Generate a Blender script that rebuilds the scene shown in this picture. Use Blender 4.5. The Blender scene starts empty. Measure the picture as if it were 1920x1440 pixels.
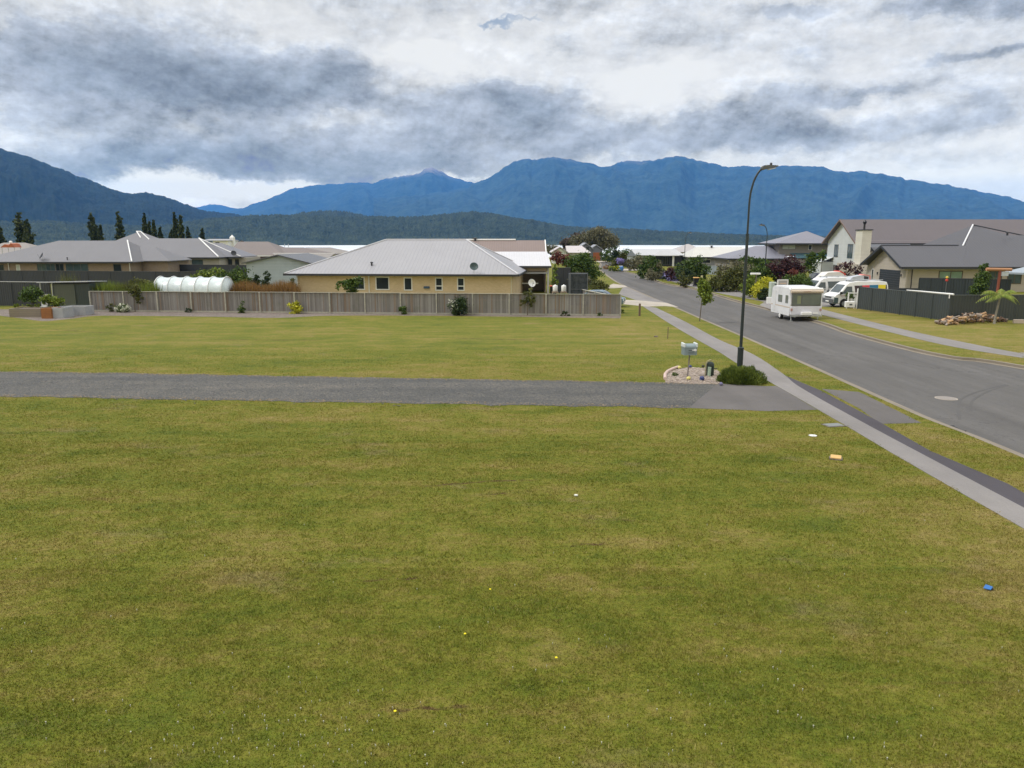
import bpy, math, random
import numpy as np
from mathutils import Vector, Matrix, noise, geometry
R = math.radians
SC = bpy.context.scene
COL = SC.collection
# ---------------------------------------------------------------- survey of the place
F = 1400.0; PIT = math.atan(270/1400.0); H = 6.0
CP, SP = math.cos(PIT), math.sin(PIT)
def ray(px, py):
    x = (px-960)/F; u = (720-py)/F
    return (x, u*SP+CP, u*CP-SP)
def G(px, py, z=0.0):
    d = ray(px, py); t = (z-H)/d[2]
    return (d[0]*t, d[1]*t)
def XA(px, Y, z=1.0):
    return (px-960)/F*(Y*CP-(z-H)*SP)
def ZA(py, Y):
    d = ray(960, py); return H+Y*d[2]/d[1]
def azel(px, py):
    d = ray(px, py); n = math.sqrt(sum(c*c for c in d))
    return math.atan2(d[0], d[1]), math.asin(d[2]/n)

# ---------------------------------------------------------------- camera
cam = bpy.data.cameras.new('camera'); co = bpy.data.objects.new('camera', cam)
COL.objects.link(co); co.location = (0, 0, H); co.rotation_euler = (R(90)-PIT, 0, 0)
cam.sensor_width = 36; cam.lens = F/1920*36; cam.clip_end = 60000; cam.clip_start = .1
SC.camera = co
SC.view_settings.view_transform = 'Standard'; SC.view_settings.look = 'None'
SC.view_settings.exposure = 0; SC.view_settings.gamma = 1
SC.cycles.use_denoising = True
SC.cycles.volume_bounces = 1
SC.cycles.max_bounces = 5; SC.cycles.diffuse_bounces = 2; SC.cycles.glossy_bounces = 2
SC.cycles.transparent_max_bounces = 6

# ---------------------------------------------------------------- objects
def tag(o, label=None, cat=None, group=None, kind=None):
    if label: o['label'] = label
    if cat: o['category'] = cat
    if group: o['group'] = group
    if kind: o['kind'] = kind
    return o
def empty(name, loc, rz, label, cat, group=None):
    o = bpy.data.objects.new(name, None); COL.objects.link(o)
    o.location = loc; o.rotation_euler = (0, 0, rz); o.empty_display_size = .3
    return tag(o, label, cat, group)
def copy_tree(o, parent=None, loc=None, rz=None, label=None):
    c = o.copy(); COL.objects.link(c)
    if parent is not None: c.parent = parent
    if loc is not None: c.location = loc
    if rz is not None: c.rotation_euler = (0, 0, rz)
    if label: c['label'] = label
    for ch in list(o.children): copy_tree(ch, c)
    return c

class MB:
    def __init__(s): s.v = []; s.f = []
    def add(s, vs, fs):
        n = len(s.v); s.v += [tuple(v) for v in vs]; s.f += [tuple(i+n for i in f) for f in fs]; return s
    def box(s, x0, x1, y0, y1, z0, z1):
        return s.add([(x0,y0,z0),(x1,y0,z0),(x1,y1,z0),(x0,y1,z0),(x0,y0,z1),(x1,y0,z1),(x1,y1,z1),(x0,y1,z1)],
            [(0,3,2,1),(4,5,6,7),(0,1,5,4),(1,2,6,5),(2,3,7,6),(3,0,4,7)])
    def bbox(s, x0, x1, y0, y1, z0, z1, b=.02):
        # box with chamfered vertical and top edges
        p = [(x0+b,y0),(x1-b,y0),(x1,y0+b),(x1,y1-b),(x1-b,y1),(x0+b,y1),(x0,y1-b),(x0,y0+b)]
        q = [(min(max(x,x0+b),x1-b), min(max(y,y0+b),y1-b)) for x, y in p]
        vs = [(x,y,z0) for x,y in p]+[(x,y,z1-b) for x,y in p]+[(x,y,z1) for x,y in q]
        fs = [tuple(range(7,-1,-1)), tuple(range(16,24))]
        for L in (0, 8):
            for i in range(8):
                j = (i+1)%8; fs.append((L+i, L+j, L+8+j, L+8+i))
        return s.add(vs, fs)
    def prism(s, poly, axis, a, b):
        # poly: list of 2d points; axis 'y': poly in xz, 'x': poly in yz, 'z': poly in xy
        def m(p, t):
            return {'y':(p[0],t,p[1]), 'x':(t,p[0],p[1]), 'z':(p[0],p[1],t)}[axis]
        n = len(poly)
        vs = [m(p,a) for p in poly]+[m(p,b) for p in poly]
        fs = [tuple(range(n)), tuple(range(2*n-1,n-1,-1))]+[(i,i+n,(i+1)%n+n,(i+1)%n) for i in range(n)]
        return s.add(vs, fs)
    def tube(s, pts, rad, n=8, cap=True):
        pts = [Vector(p) for p in pts]
        if not hasattr(rad, '__len__'): rad = [rad]*len(pts)
        vs = []; up0 = None
        for i, p in enumerate(pts):
            t = (pts[min(i+1,len(pts)-1)]-pts[max(i-1,0)]).normalized()
            a = Vector((0,0,1)) if abs(t.z) < .9 else Vector((1,0,0))
            if up0 is not None: a = up0
            u = t.cross(a).normalized(); w = t.cross(u).normalized(); up0 = -w if False else a
            for k in range(n):
                q = 2*math.pi*k/n
                vs.append(p+(u*math.cos(q)+w*math.sin(q))*rad[i])
        fs = []
        for i in range(len(pts)-1):
            for k in range(n):
                j = (k+1)%n; fs.append((i*n+k, i*n+j, (i+1)*n+j, (i+1)*n+k))
        if cap: fs += [tuple(range(n-1,-1,-1)), tuple(range((len(pts)-1)*n, len(pts)*n))]
        return s.add(vs, fs)
    def lathe(s, prof, c=(0,0,0), n=16, axis='z'):
        vs = []
        for r, h in prof:
            for k in range(n):
                q = 2*math.pi*k/n; a, b = r*math.cos(q), r*math.sin(q)
                v = {'z':(a,b,h), 'y':(a,h,b), 'x':(h,a,b)}[axis]
                vs.append((v[0]+c[0], v[1]+c[1], v[2]+c[2]))
        fs = [(i*n+k, i*n+(k+1)%n, (i+1)*n+(k+1)%n, (i+1)*n+k) for i in range(len(prof)-1) for k in range(n)]
        fs += [tuple(range(n-1,-1,-1)), tuple(range((len(prof)-1)*n, len(prof)*n))]
        return s.add(vs, fs)
    def rock(s, c, r, rnd, n=7, m=5):
        prof = []
        vs = [(c[0], c[1], c[2]-r[2])]
        for j in range(1, m):
            ph = math.pi*j/m-math.pi/2
            for k in range(n):
                q = 2*math.pi*k/n+j*.3; w = rnd.uniform(.8, 1.15)
                vs.append((c[0]+r[0]*w*math.cos(ph)*math.cos(q), c[1]+r[1]*w*math.cos(ph)*math.sin(q), c[2]+r[2]*w*math.sin(ph)))
        vs.append((c[0], c[1], c[2]+r[2]))
        fs = [(0, 1+(k+1)%n, 1+k) for k in range(n)]
        for j in range(m-2):
            for k in range(n):
                fs.append((1+j*n+k, 1+j*n+(k+1)%n, 1+(j+1)*n+(k+1)%n, 1+(j+1)*n+k))
        L = len(vs)-1
        fs += [(L, 1+(m-2)*n+k, 1+(m-2)*n+(k+1)%n) for k in range(n)]
        return s.add(vs, fs)
    def build(s, name, m, parent=None, smooth=False, label=None):
        me = bpy.data.meshes.new(name); me.from_pydata(s.v, [], s.f); me.update()
        if smooth: me.polygons.foreach_set('use_smooth', [True]*len(me.polygons))
        me.materials.append(m)
        o = bpy.data.objects.new(name, me); COL.objects.link(o)
        if parent is not None: o.parent = parent
        if label: o['label'] = label
        return o

def fast_mesh(name, verts, faces, m, parent=None, attr=None, smooth=False):
    """verts (N,3) array, faces (M,k) array of one size; attr: dict name -> per-vertex float"""
    me = bpy.data.meshes.new(name)
    verts = np.ascontiguousarray(verts, dtype=np.float32); faces = np.ascontiguousarray(faces, dtype=np.int32)
    me.vertices.add(len(verts)); me.vertices.foreach_set('co', verts.ravel())
    M, k = faces.shape
    me.loops.add(M*k); me.loops.foreach_set('vertex_index', faces.ravel())
    me.polygons.add(M); me.polygons.foreach_set('loop_start', np.arange(0, M*k, k, dtype=np.int32))
    me.polygons.foreach_set('loop_total', np.full(M, k, dtype=np.int32))
    if smooth: me.polygons.foreach_set('use_smooth', np.ones(M, dtype=bool))
    me.update(calc_edges=True)
    if attr:
        for kx, a in attr.items():
            at = me.attributes.new(kx, 'FLOAT', 'POINT'); at.data.foreach_set('value', np.asarray(a, dtype=np.float32))
    me.materials.append(m)
    o = bpy.data.objects.new(name, me); COL.objects.link(o)
    if parent is not None: o.parent = parent
    return o

# ---------------------------------------------------------------- materials
class NT:
    def __init__(s, tree): s.t = tree
    def n(s, typ, props=None, **inp):
        nd = s.t.nodes.new(typ)
        for k, v in (props or {}).items(): setattr(nd, k, v)
        for k, v in inp.items():
            key = int(k[1:]) if k[0] == 'i' and k[1:].isdigit() else k.replace('_', ' ')
            s.set(nd, key, v)
        return nd
    def set(s, nd, key, v):
        sock = nd.inputs[key]
        if isinstance(v, bpy.types.NodeSocket): s.t.links.new(v, sock)
        elif isinstance(v, bpy.types.Node): s.t.links.new(v.outputs[0], sock)
        else: sock.default_value = v
    def math(s, op, a, b=0.0, c=0.0, clamp=False):
        nd = s.n('ShaderNodeMath', {'operation': op, 'use_clamp': clamp}, i0=a, i1=b)
        if op in ('MULTIPLY_ADD',): s.set(nd, 2, c)
        return nd.outputs[0]
    def mix(s, f, a, b):
        nd = s.n('ShaderNodeMix', {'data_type': 'RGBA'}); s.set(nd, 0, f)
        s.set(nd, 6, a if not isinstance(a, tuple) else (*a, 1)[:4]); s.set(nd, 7, b if not isinstance(b, tuple) else (*b, 1)[:4])
        return nd.outputs[2]
    def ramp(s, f, stops, interp='LINEAR'):
        nd = s.n('ShaderNodeValToRGB'); s.set(nd, 0, f); cr = nd.color_ramp; cr.interpolation = interp
        while len(cr.elements) > 1: cr.elements.remove(cr.elements[-1])
        cr.elements[0].position = stops[0][0]; cr.elements[0].color = (*stops[0][1], 1) if hasattr(stops[0][1], '__len__') else (stops[0][1],)*3+(1,)
        for p, c in stops[1:]:
            e = cr.elements.new(p); e.color = (*c, 1) if hasattr(c, '__len__') else (c,)*3+(1,)
        return nd.outputs[0]
    def noise(s, vec, scale, detail=3, rough=.55, dist=0.0, out=0, dims='3D'):
        nd = s.n('ShaderNodeTexNoise', {'noise_dimensions': dims}, Scale=scale, Detail=detail, Roughness=rough, Distortion=dist)
        if vec is not None: s.set(nd, 'Vector', vec)
        return nd.outputs[out]
    def map(s, vec, scale=(1,1,1), loc=(0,0,0), rot=(0,0,0)):
        return s.n('ShaderNodeMapping', None, Vector=vec, Location=loc, Rotation=rot, Scale=scale).outputs[0]
    def smooth(s, x, a, b):
        nd = s.n('ShaderNodeMapRange', {'interpolation_type': 'SMOOTHSTEP'}); s.set(nd, 0, x)
        s.set(nd, 1, a); s.set(nd, 2, b); return nd.outputs[0]

def newmat(name):
    m = bpy.data.materials.new(name); m.use_nodes = True; t = NT(m.node_tree)
    b = m.node_tree.nodes['Principled BSDF']; return m, t, b
_mc = {}
def mat(name, col, rough=.7, metal=0.0, var=.14, scale=1.5, bump=0.0, bs=20.0, dirt=0.0, spec=.4):
    """plain painted / raw surface with uneven tone, optional bump and grime"""
    if name in _mc: return _mc[name]
    m, t, b = newmat(name)
    oc = t.n('ShaderNodeTexCoord').outputs['Object']
    n1 = t.noise(oc, scale, 5, .6); n2 = t.noise(oc, scale*9, 3, .6)
    k = t.math('ADD', t.math('MULTIPLY', t.math('SUBTRACT', n1, .5), var*2), t.math('MULTIPLY', t.math('SUBTRACT', n2, .5), var))
    hi = tuple(min(1, c*1.5) for c in col); lo = tuple(c*.5 for c in col)
    c = t.mix(t.math('ADD', k, .5, clamp=True), lo, hi)
    if dirt:
        d = t.smooth(t.noise(oc, scale*.7, 6, .7), .45, .75)
        c = t.mix(t.math('MULTIPLY', d, dirt), c, (.08, .07, .055))
    t.set(b, 'Base Color', c); b.inputs['Roughness'].default_value = rough
    b.inputs['Metallic'].default_value = metal; b.inputs['Specular IOR Level'].default_value = spec
    if bump:
        bm = t.n('ShaderNodeBump', None, Strength=bump, Height=t.noise(oc, bs, 4, .6)); t.set(b, 'Normal', bm)
    _mc[name] = m; return m

def axis_coord(t):
    """coordinate running along the wall: x on faces that look along y, y on faces that look along x"""
    tc = t.n('ShaderNodeTexCoord'); xyz = t.n('ShaderNodeSeparateXYZ', None, Vector=tc.outputs['Object'])
    nr = t.n('ShaderNodeSeparateXYZ', None, Vector=tc.outputs['Normal'])
    f = t.math('GREATER_THAN', t.math('ABSOLUTE', nr.outputs[0]), t.math('ABSOLUTE', nr.outputs[1]))
    u = t.math('ADD', t.math('MULTIPLY', xyz.outputs[1], f), t.math('MULTIPLY', xyz.outputs[0], t.math('SUBTRACT', 1.0, f)))
    return tc, xyz, u
def roof_mat(name, col, pitch=.4, amt=.16, rough=.45, metal=.0, var=.08):
    if name in _mc: return _mc[name]
    m, t, b = newmat(name); tc, xyz, u = axis_coord(t)
    w = t.math('ABSOLUTE', t.math('SUBTRACT', t.math('FRACT', t.math('DIVIDE', u, pitch)), .5))
    rib = t.smooth(w, .38, .5)
    n1 = t.noise(tc.outputs['Object'], .35, 5, .6); n2 = t.noise(t.map(tc.outputs['Object'], (2.5, .4, .4)), 2., 4, .6)
    k = t.math('ADD', t.math('MULTIPLY', t.math('SUBTRACT', n1, .5), var*2), t.math('MULTIPLY', t.math('SUBTRACT', n2, .5), var*2))
    k = t.math('ADD', t.math('SUBTRACT', k, t.math('MULTIPLY', rib, amt)), .5, clamp=True)
    c = t.mix(k, tuple(x*.4 for x in col), tuple(min(1, x*1.6) for x in col))
    t.set(b, 'Base Color', c); b.inputs['Roughness'].default_value = rough; b.inputs['Metallic'].default_value = metal
    bm = t.n('ShaderNodeBump', None, Strength=.4, Distance=.04, Height=rib); t.set(b, 'Normal', bm)
    _mc[name] = m; return m
def brick_mat(name, c1, c2, mortar):
    if name in _mc: return _mc[name]
    m, t, b = newmat(name); tc, xyz, u = axis_coord(t)
    v = t.n('ShaderNodeCombineXYZ', None, X=u, Y=xyz.outputs[2])
    br = t.n('ShaderNodeTexBrick', None, Vector=v, Color1=(*c1,1), Color2=(*c2,1), Mortar=(*mortar,1), Scale=1.0)
    br.inputs['Mortar Size'].default_value = .012; br.inputs['Brick Width'].default_value = .24; br.inputs['Row Height'].default_value = .086
    n1 = t.noise(tc.outputs['Object'], .8, 5, .65)
    c = t.mix(t.math('MULTIPLY', t.smooth(n1, .4, .75), .35), br.outputs[0], tuple(x*.62 for x in c1))
    t.set(b, 'Base Color', c); b.inputs['Roughness'].default_value = .85
    t.set(b, 'Normal', t.n('ShaderNodeBump', None, Strength=.3, Distance=.01, Height=br.outputs[1]))
    _mc[name] = m; return m
def board_mat(name, col, h=.18, vertical=False, var=.1, rough=.65, amt=.3):
    """weatherboards (horizontal laps) or vertical profiled sheet"""
    if name in _mc: return _mc[name]
    m, t, b = newmat(name); tc, xyz, u = axis_coord(t)
    q = u if vertical else xyz.outputs[2]
    fr = t.math('FRACT', t.math('DIVIDE', q, h))
    line = t.smooth(fr, .86, .98)
    cell = t.math('FLOOR', t.math('DIVIDE', q, h))
    wn = t.n('ShaderNodeTexWhiteNoise', {'noise_dimensions': '1D'}); t.set(wn, 'W', cell)
    n1 = t.noise(tc.outputs['Object'], .9, 5, .6)
    k = t.math('ADD', t.math('MULTIPLY', t.math('SUBTRACT', n1, .5), var*2.4), t.math('MULTIPLY', t.math('SUBTRACT', wn.outputs[0], .5), var*.5))
    k = t.math('ADD', t.math('SUBTRACT', k, t.math('MULTIPLY', line, amt)), .5, clamp=True)
    c = t.mix(k, tuple(x*.4 for x in col), tuple(min(1, x*1.6) for x in col))
    t.set(b, 'Base Color', c); b.inputs['Roughness'].default_value = rough
    t.set(b, 'Normal', t.n('ShaderNodeBump', None, Strength=.5, Distance=.02, Height=fr))
    _mc[name] = m; return m
def glass_mat(name='window_glass', col=(.02,.027,.03), rough=.06):
    if name in _mc: return _mc[name]
    m, t, b = newmat(name); oc = t.n('ShaderNodeTexCoord').outputs['Object']
    n1 = t.noise(oc, 1.3, 2, .5)
    t.set(b, 'Base Color', t.mix(n1, tuple(c*.6 for c in col), tuple(c*1.8 for c in col)))
    b.inputs['Roughness'].default_value = rough; b.inputs['Specular IOR Level'].default_value = .6
    t.set(b, 'Normal', t.n('ShaderNodeBump', None, Strength=.03, Distance=.1, Height=t.noise(oc, 2., 1)))
    _mc[name] = m; return m
def leaf_mat(name, cols, rough=.6, trans=.15):
    """cols: dark, mid, light leaf colours picked leaf by leaf"""
    if name in _mc: return _mc[name]
    m, t, b = newmat(name)
    at = t.n('ShaderNodeAttribute', {'attribute_name': 'v'}).outputs['Fac']
    c = t.ramp(at, [(0, cols[0]), (.5, cols[1]), (1, cols[2])])
    t.set(b, 'Base Color', c); b.inputs['Roughness'].default_value = rough; b.inputs['Specular IOR Level'].default_value = .25
    tr = t.n('ShaderNodeBsdfTranslucent', None, Color=c)
    mx = t.n('ShaderNodeMixShader', None, i0=trans, i1=b.outputs[0], i2=tr.outputs[0])
    m.node_tree.links.new(mx.outputs[0], m.node_tree.nodes['Material Output'].inputs[0])
    _mc[name] = m; return m
# ================================================================ SKY (world) and sun
SUN_EL, SUN_AZ = R(50), R(-98)          # azimuth measured from +Y towards +X
HAZE_D, HAZE_TOP = 5.4e-5, 1120.0
HAZE_A = (.09, .275, .74)               # brightness a very long path through the air tends to
W = bpy.data.worlds.new('World'); SC.world = W; W.use_nodes = True
t = NT(W.node_tree); bg = W.node_tree.nodes['Background']
d = t.n('ShaderNodeTexCoord').outputs['Generated']
sx = t.n('ShaderNodeSeparateXYZ', None, Vector=d)
az = t.math('ARCTAN2', sx.outputs[0], sx.outputs[1]); el = t.math('ARCSINE', sx.outputs[2])
uvw = t.n('ShaderNodeCombineXYZ', None, X=az, Y=t.math('MULTIPLY', el, 1.35), Z=0.0).outputs[0]
n1 = t.noise(uvw, 5.0, 10, .62, out=1); n2 = t.noise(t.map(uvw, (1,1,1), (4,7,0)), 22.0, 6, .6, out=1)
w1 = t.n('ShaderNodeSeparateXYZ', None, Vector=n1); w2 = t.n('ShaderNodeSeparateXYZ', None, Vector=n2)
def sh(s, k1, k2): return t.math('ADD', t.math('MULTIPLY', t.math('SUBTRACT', w1.outputs[s], .5), k1), t.math('MULTIPLY', t.math('SUBTRACT', w2.outputs[s], .5), k2))
wx = t.math('ADD', az, sh(0, .15, .055)); wy = t.math('ADD', el, sh(1, .095, .036))
def blob(px, py, sx_, sy_, amp, tilt=0.0):
    a, e = azel(px, py); su, sv = sx_/F, sy_/F
    dx = t.math('SUBTRACT', wx, a); dy = t.math('SUBTRACT', wy, e)
    if tilt: dy = t.math('SUBTRACT', dy, t.math('MULTIPLY', dx, tilt))
    q = t.math('ADD', t.math('POWER', t.math('ABSOLUTE', t.math('DIVIDE', dx, su)), 2.0), t.math('POWER', t.math('ABSOLUTE', t.math('DIVIDE', dy, sv)), 2.0))
    return t.math('MULTIPLY', t.math('EXPONENT', t.math('MULTIPLY', q, -1.0)), amp)
def total(lst):
    s = 0.0
    for b_ in lst: s = blob(*b_) if isinstance(s, float) else t.math('ADD', s, blob(*b_))
    return s
BL = [  # dark masses: centre, half sizes, weight
 (60,110,260,55,.62), (330,140,230,58,.72), (430,185,190,45,.50), (610,150,75,40,.62), (120,200,200,34,.25),
 (250,285,240,34,.42), (560,312,260,28,.88),(300,275,200,24,.25), (400,300,240,30,.42), (800,315,110,20,.55), (480,262,200,30,.25),
 (720,195,100,34,.42), (800,232,80,30,.50), (960,200,110,44,1.0), (1062,212,56,34,.45), (880,275,300,30,.50), (1150,262,180,30,.48),
 (1380,225,110,34,.45), (1420,262,160,28,.46), (1520,262,100,30,.32), (1600,176,120,10,.50), (1640,150,170,26,.20), (1480,165,110,10,.2),
 (1830,4,120,16,.8), (1870,108,64,8,.6), (1500,0,110,12,.5), (1500,60,300,50,.12), (1680,240,120,20,.26), (1820,285,110,12,.3),
 (1860,200,110,34,.22), (1060,5,170,20,.25), (820,70,26,10,.26), (1060,85,22,22,.34), (700,0,200,22,.12), (1240,90,220,26,.12)]
LT = [(330,345,250,22,.60), (570,352,150,12,.50), (860,335,70,12,.5), (760,110,150,34,.35), (1250,150,190,50,.35), (1780,300,160,20,.35), (120,250,140,20,.30), (380,222,130,18,.28), (620,228,90,16,.22),
      (1000,268,90,10,.2), (1870,255,90,14,.3), (1330,190,60,12,.2), (690,285,110,10,.22), (200,60,300,26,.2), (900,130,120,26,.2)]
fb = t.noise(uvw, 6.5, 12, .60); fb2 = t.noise(t.map(uvw, (1, 2.0, 1), (3.1, 1.7, 0)), 13.0, 9, .64)
fb3 = t.noise(t.map(uvw, (1, 1.15, 1), (7.1, 2.7, 0)), 30.0, 7, .62)
upv = t.n('ShaderNodeVectorMath', {'operation': 'ADD'}, i0=uvw, i1=(-.006, .022, 0.0)).outputs[0]
fbu = t.noise(upv, 6.5, 12, .60); upw = t.n('ShaderNodeVectorMath', {'operation': 'ADD'}, i0=t.map(uvw, (1, 1.15, 1), (7.1, 2.7, 0)), i1=(-.002, .008, 0.0)).outputs[0]
fb3u = t.noise(upw, 30.0, 7, .62)
D = t.math('SUBTRACT', total(BL), t.math('MULTIPLY', total(LT), .9))
D = t.math('ADD', D, t.math('MULTIPLY', t.math('SUBTRACT', fb, .5), 1.5))
D = t.math('ADD', D, t.math('MULTIPLY', t.math('SUBTRACT', fb2, .5), .80))
D = t.math('ADD', D, t.math('MULTIPLY', t.math('SUBTRACT', fb3, .5), .42))
c = t.ramp(t.math('MULTIPLY', t.math('ADD', D, .30), .58), [(0, (.83,.83,.82)), (.15, (.755,.76,.765)), (.29, (.63,.65,.68)), (.42, (.48,.515,.575)), (.58, (.40,.435,.50)), (.78, (.325,.365,.43)), (1, (.26,.295,.355))], 'EASE')
# lit tops and shaded undersides of the billows
rel = t.math('ADD', t.math('MULTIPLY', t.math('SUBTRACT', fb, fbu), 3.1), t.math('MULTIPLY', t.math('SUBTRACT', fb3, fb3u), .9))
rel = t.math('MULTIPLY', rel, t.smooth(D, -.35, .35))
rl = t.math('ADD', 1.0, rel)
c = t.n('ShaderNodeVectorMath', {'operation': 'MULTIPLY'}, i0=c, i1=t.n('ShaderNodeCombineXYZ', None, X=rl, Y=rl, Z=rl).outputs[0]).outputs[0]
# clouds lie lower and bluer near the horizon
hz = t.smooth(el, R(9.0), R(2.5))
c = t.mix(t.math('MULTIPLY', hz, .35), c, t.mix(t.smooth(D, .1, .75), (.74,.77,.81), (.33,.39,.51)))
# small openings in the cloud show the clear sky behind
sky = t.n('ShaderNodeTexSky', {'sky_type': 'NISHITA', 'sun_disc': False, 'sun_elevation': SUN_EL, 'sun_rotation': SUN_AZ})
skc = t.n('ShaderNodeVectorMath', {'operation': 'SCALE'}, i0=sky.outputs[0]); skc.inputs['Scale'].default_value = .10
hole = t.smooth(t.math('ADD', blob(945,41,38,7,1.0), blob(1010,36,34,4,.6)), .3, 1.1)
c = t.mix(t.math('MULTIPLY', hole, .75), c, skc.outputs[0])
# what reaches the eye has crossed the air below HAZE_TOP: the cloud behind it is that much brighter and warmer
pth = t.math('MINIMUM', t.math('DIVIDE', HAZE_TOP, t.math('MAXIMUM', sx.outputs[2], .02)), 15500.0)
T_ = t.math('EXPONENT', t.math('MULTIPLY', pth, -HAZE_D)); oT = t.math('SUBTRACT', 1.0, T_)
inn = t.n('ShaderNodeVectorMath', {'operation': 'SCALE'}, i0=HAZE_A); t.set(inn, 'Scale', oT)
c = t.n('ShaderNodeVectorMath', {'operation': 'SUBTRACT'}, i0=c, i1=inn.outputs[0]).outputs[0]
c = t.n('ShaderNodeVectorMath', {'operation': 'MAXIMUM'}, i0=c, i1=(.03,.03,.03)).outputs[0]
# overcast sky: brighter towards the zenith (above the part the photograph shows)
gain = t.math('DIVIDE', t.math('ADD', 1.0, t.math('MULTIPLY', t.smooth(el, R(17), R(60)), 1.45)), T_)
cs = t.n('ShaderNodeVectorMath', {'operation': 'SCALE'}, i0=c); t.set(cs, 'Scale', gain)
W.node_tree.links.new(cs.outputs[0], bg.inputs['Color']); bg.inputs['Strength'].default_value = 1.0
W.cycles.sampling_method = 'MANUAL'; W.cycles.sample_map_resolution = 512

sl = bpy.data.lights.new('sun', 'SUN'); sl.energy = 2.2; sl.angle = R(10); sl.color = (1, .97, .93)
so = bpy.data.objects.new('sun', sl); COL.objects.link(so)
sd = Vector((math.sin(SUN_AZ)*math.cos(SUN_EL), math.cos(SUN_AZ)*math.cos(SUN_EL), math.sin(SUN_EL)))
so.rotation_euler = (-sd).to_track_quat('-Z', 'Y').to_euler(); so.location = (0, 0, 50)

# ================================================================ GRASS colour (shared by lawn and blades)
SCUFF = [(G(a_,b_), G(c_,d_), w_) for a_,b_,c_,d_,w_ in ((760,912,1040,897,.09),(860,930,1010,921,.07),(1030,1025,1200,1019,.07),(385,637,610,638,.16),(840,634,1020,638,.16),(90,617,250,628,.14),(620,1090,860,1084,.05),(640,1330,960,1322,.05),(1120,976,1240,976,.08))]
def grass_color(t, fine=True):
    P = t.n('ShaderNodeNewGeometry').outputs['Position']
    big = t.noise(t.map(P, (.12, .20, 1)), 1.0, 4, .6)
    mid = t.noise(t.map(P, (.5, .9, 1), (5, 3, 0)), 1.0, 6, .65)
    sm = t.noise(t.map(P, (2.6, 3.6, 1), (1, 9, 0)), 1.0, 5, .7)
    mow = t.noise(t.map(P, (.035, 1.15, 1), (0, 2, 0), (0, 0, R(4))), 1.0, 3, .6)     # mowing runs
    fn = t.noise(P, 26., 4, .75)
    k = t.math('ADD', t.math('MULTIPLY', big, .26), t.math('MULTIPLY', mid, .34))
    s2 = t.noise(t.map(P, (8., 11., 1), (2, 5, 0)), 1.0, 4, .7)
    k = t.math('ADD', t.math('MULTIPLY', big, .22), t.math('MULTIPLY', mid, .30))
    k = t.math('ADD', k, t.math('MULTIPLY', sm, .20)); k = t.math('ADD', k, t.math('MULTIPLY', mow, .12)); k = t.math('ADD', k, t.math('MULTIPLY', s2, .16))
    # drier ground: the verge across the street, round the letterbox, the near right corner
    q_ = t.n('ShaderNodeSeparateXYZ', None, Vector=P)
    for (x_, y_, rx_, ry_, am_) in ((29, 48, 7, 30, .055), (7.5, 50, 3.2, 7, .065), (9.5, 12.5, 3.2, 5, .05), (6, 24, 7, 1.6, .05), (-6, 25.5, 6, 1.2, .035), (-15, 33.8, 9, 1.3, .03), (13.2, 30, 1.0, 30, .03), (2, 34.5, 8, 1.5, .03), (-3, 13, 4, 2, .02)):
        e_ = t.math('ADD', t.math('POWER', t.math('ABSOLUTE', t.math('DIVIDE', t.math('SUBTRACT', q_.outputs[0], x_), rx_)), 2.0), t.math('POWER', t.math('ABSOLUTE', t.math('DIVIDE', t.math('SUBTRACT', q_.outputs[1], y_), ry_)), 2.0))
        k = t.math('ADD', k, t.math('MULTIPLY', t.math('EXPONENT', t.math('MULTIPLY', e_, -1.0)), am_))
    c = t.ramp(k, [(.39, (.054,.086,.005)), (.45, (.102,.131,.008)), (.505, (.156,.161,.016)), (.56, (.222,.184,.042)), (.63, (.31,.225,.092))])
    # dry thatch in thin broken lines left by the mower
    ln = t.noise(t.map(P, (.10, 2.6, 1), (4, 0, 0), (0, 0, R(3))), 1.0, 4, .6)
    br = t.noise(t.map(P, (.6, .6, 1), (8, 1, 0)), 1.0, 3)
    c = t.mix(t.math('MULTIPLY', t.math('MULTIPLY', t.smooth(ln, .62, .74), t.smooth(br, .48, .62)), .75), c, (.15,.095,.035))
    # scuffed bare patches
    c = t.mix(t.math('MULTIPLY', t.smooth(t.noise(t.map(P, (.33, .5, 1), (20, 11, 0)), 1.0, 8, .74), .55, .70), .62), c, (.235,.175,.092))
    c = t.mix(t.smooth(fn, .35, .75), c, t.mix(.5, c, (.20,.19,.045)))
    # a few scalped lines where the mower turned
    ps = t.n('ShaderNodeSeparateXYZ', None, Vector=P); wb = t.math('MULTIPLY', t.math('SUBTRACT', t.noise(P, 1.1, 4, .6), .5), .5); wb2 = t.noise(P, 3.5, 4, .7)
    for (xa_, ya_), (xb_, yb_), wd in SCUFF:
        sl_ = (yb_-ya_)/(xb_-xa_); dy = t.math('SUBTRACT', t.math('ADD', ps.outputs[1], wb), t.math('ADD', t.math('MULTIPLY', t.math('SUBTRACT', ps.outputs[0], xa_), sl_), ya_))
        mk = t.math('MULTIPLY', t.smooth(t.math('ABSOLUTE', dy), wd, wd*.3), t.math('MULTIPLY', t.smooth(ps.outputs[0], xa_, xa_+1.0), t.smooth(ps.outputs[0], xb_, xb_-1.0)))
        c = t.mix(t.math('MULTIPLY', mk, t.smooth(wb2, .38, .58)), c, (.105,.068,.026))
    return P, c
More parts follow.
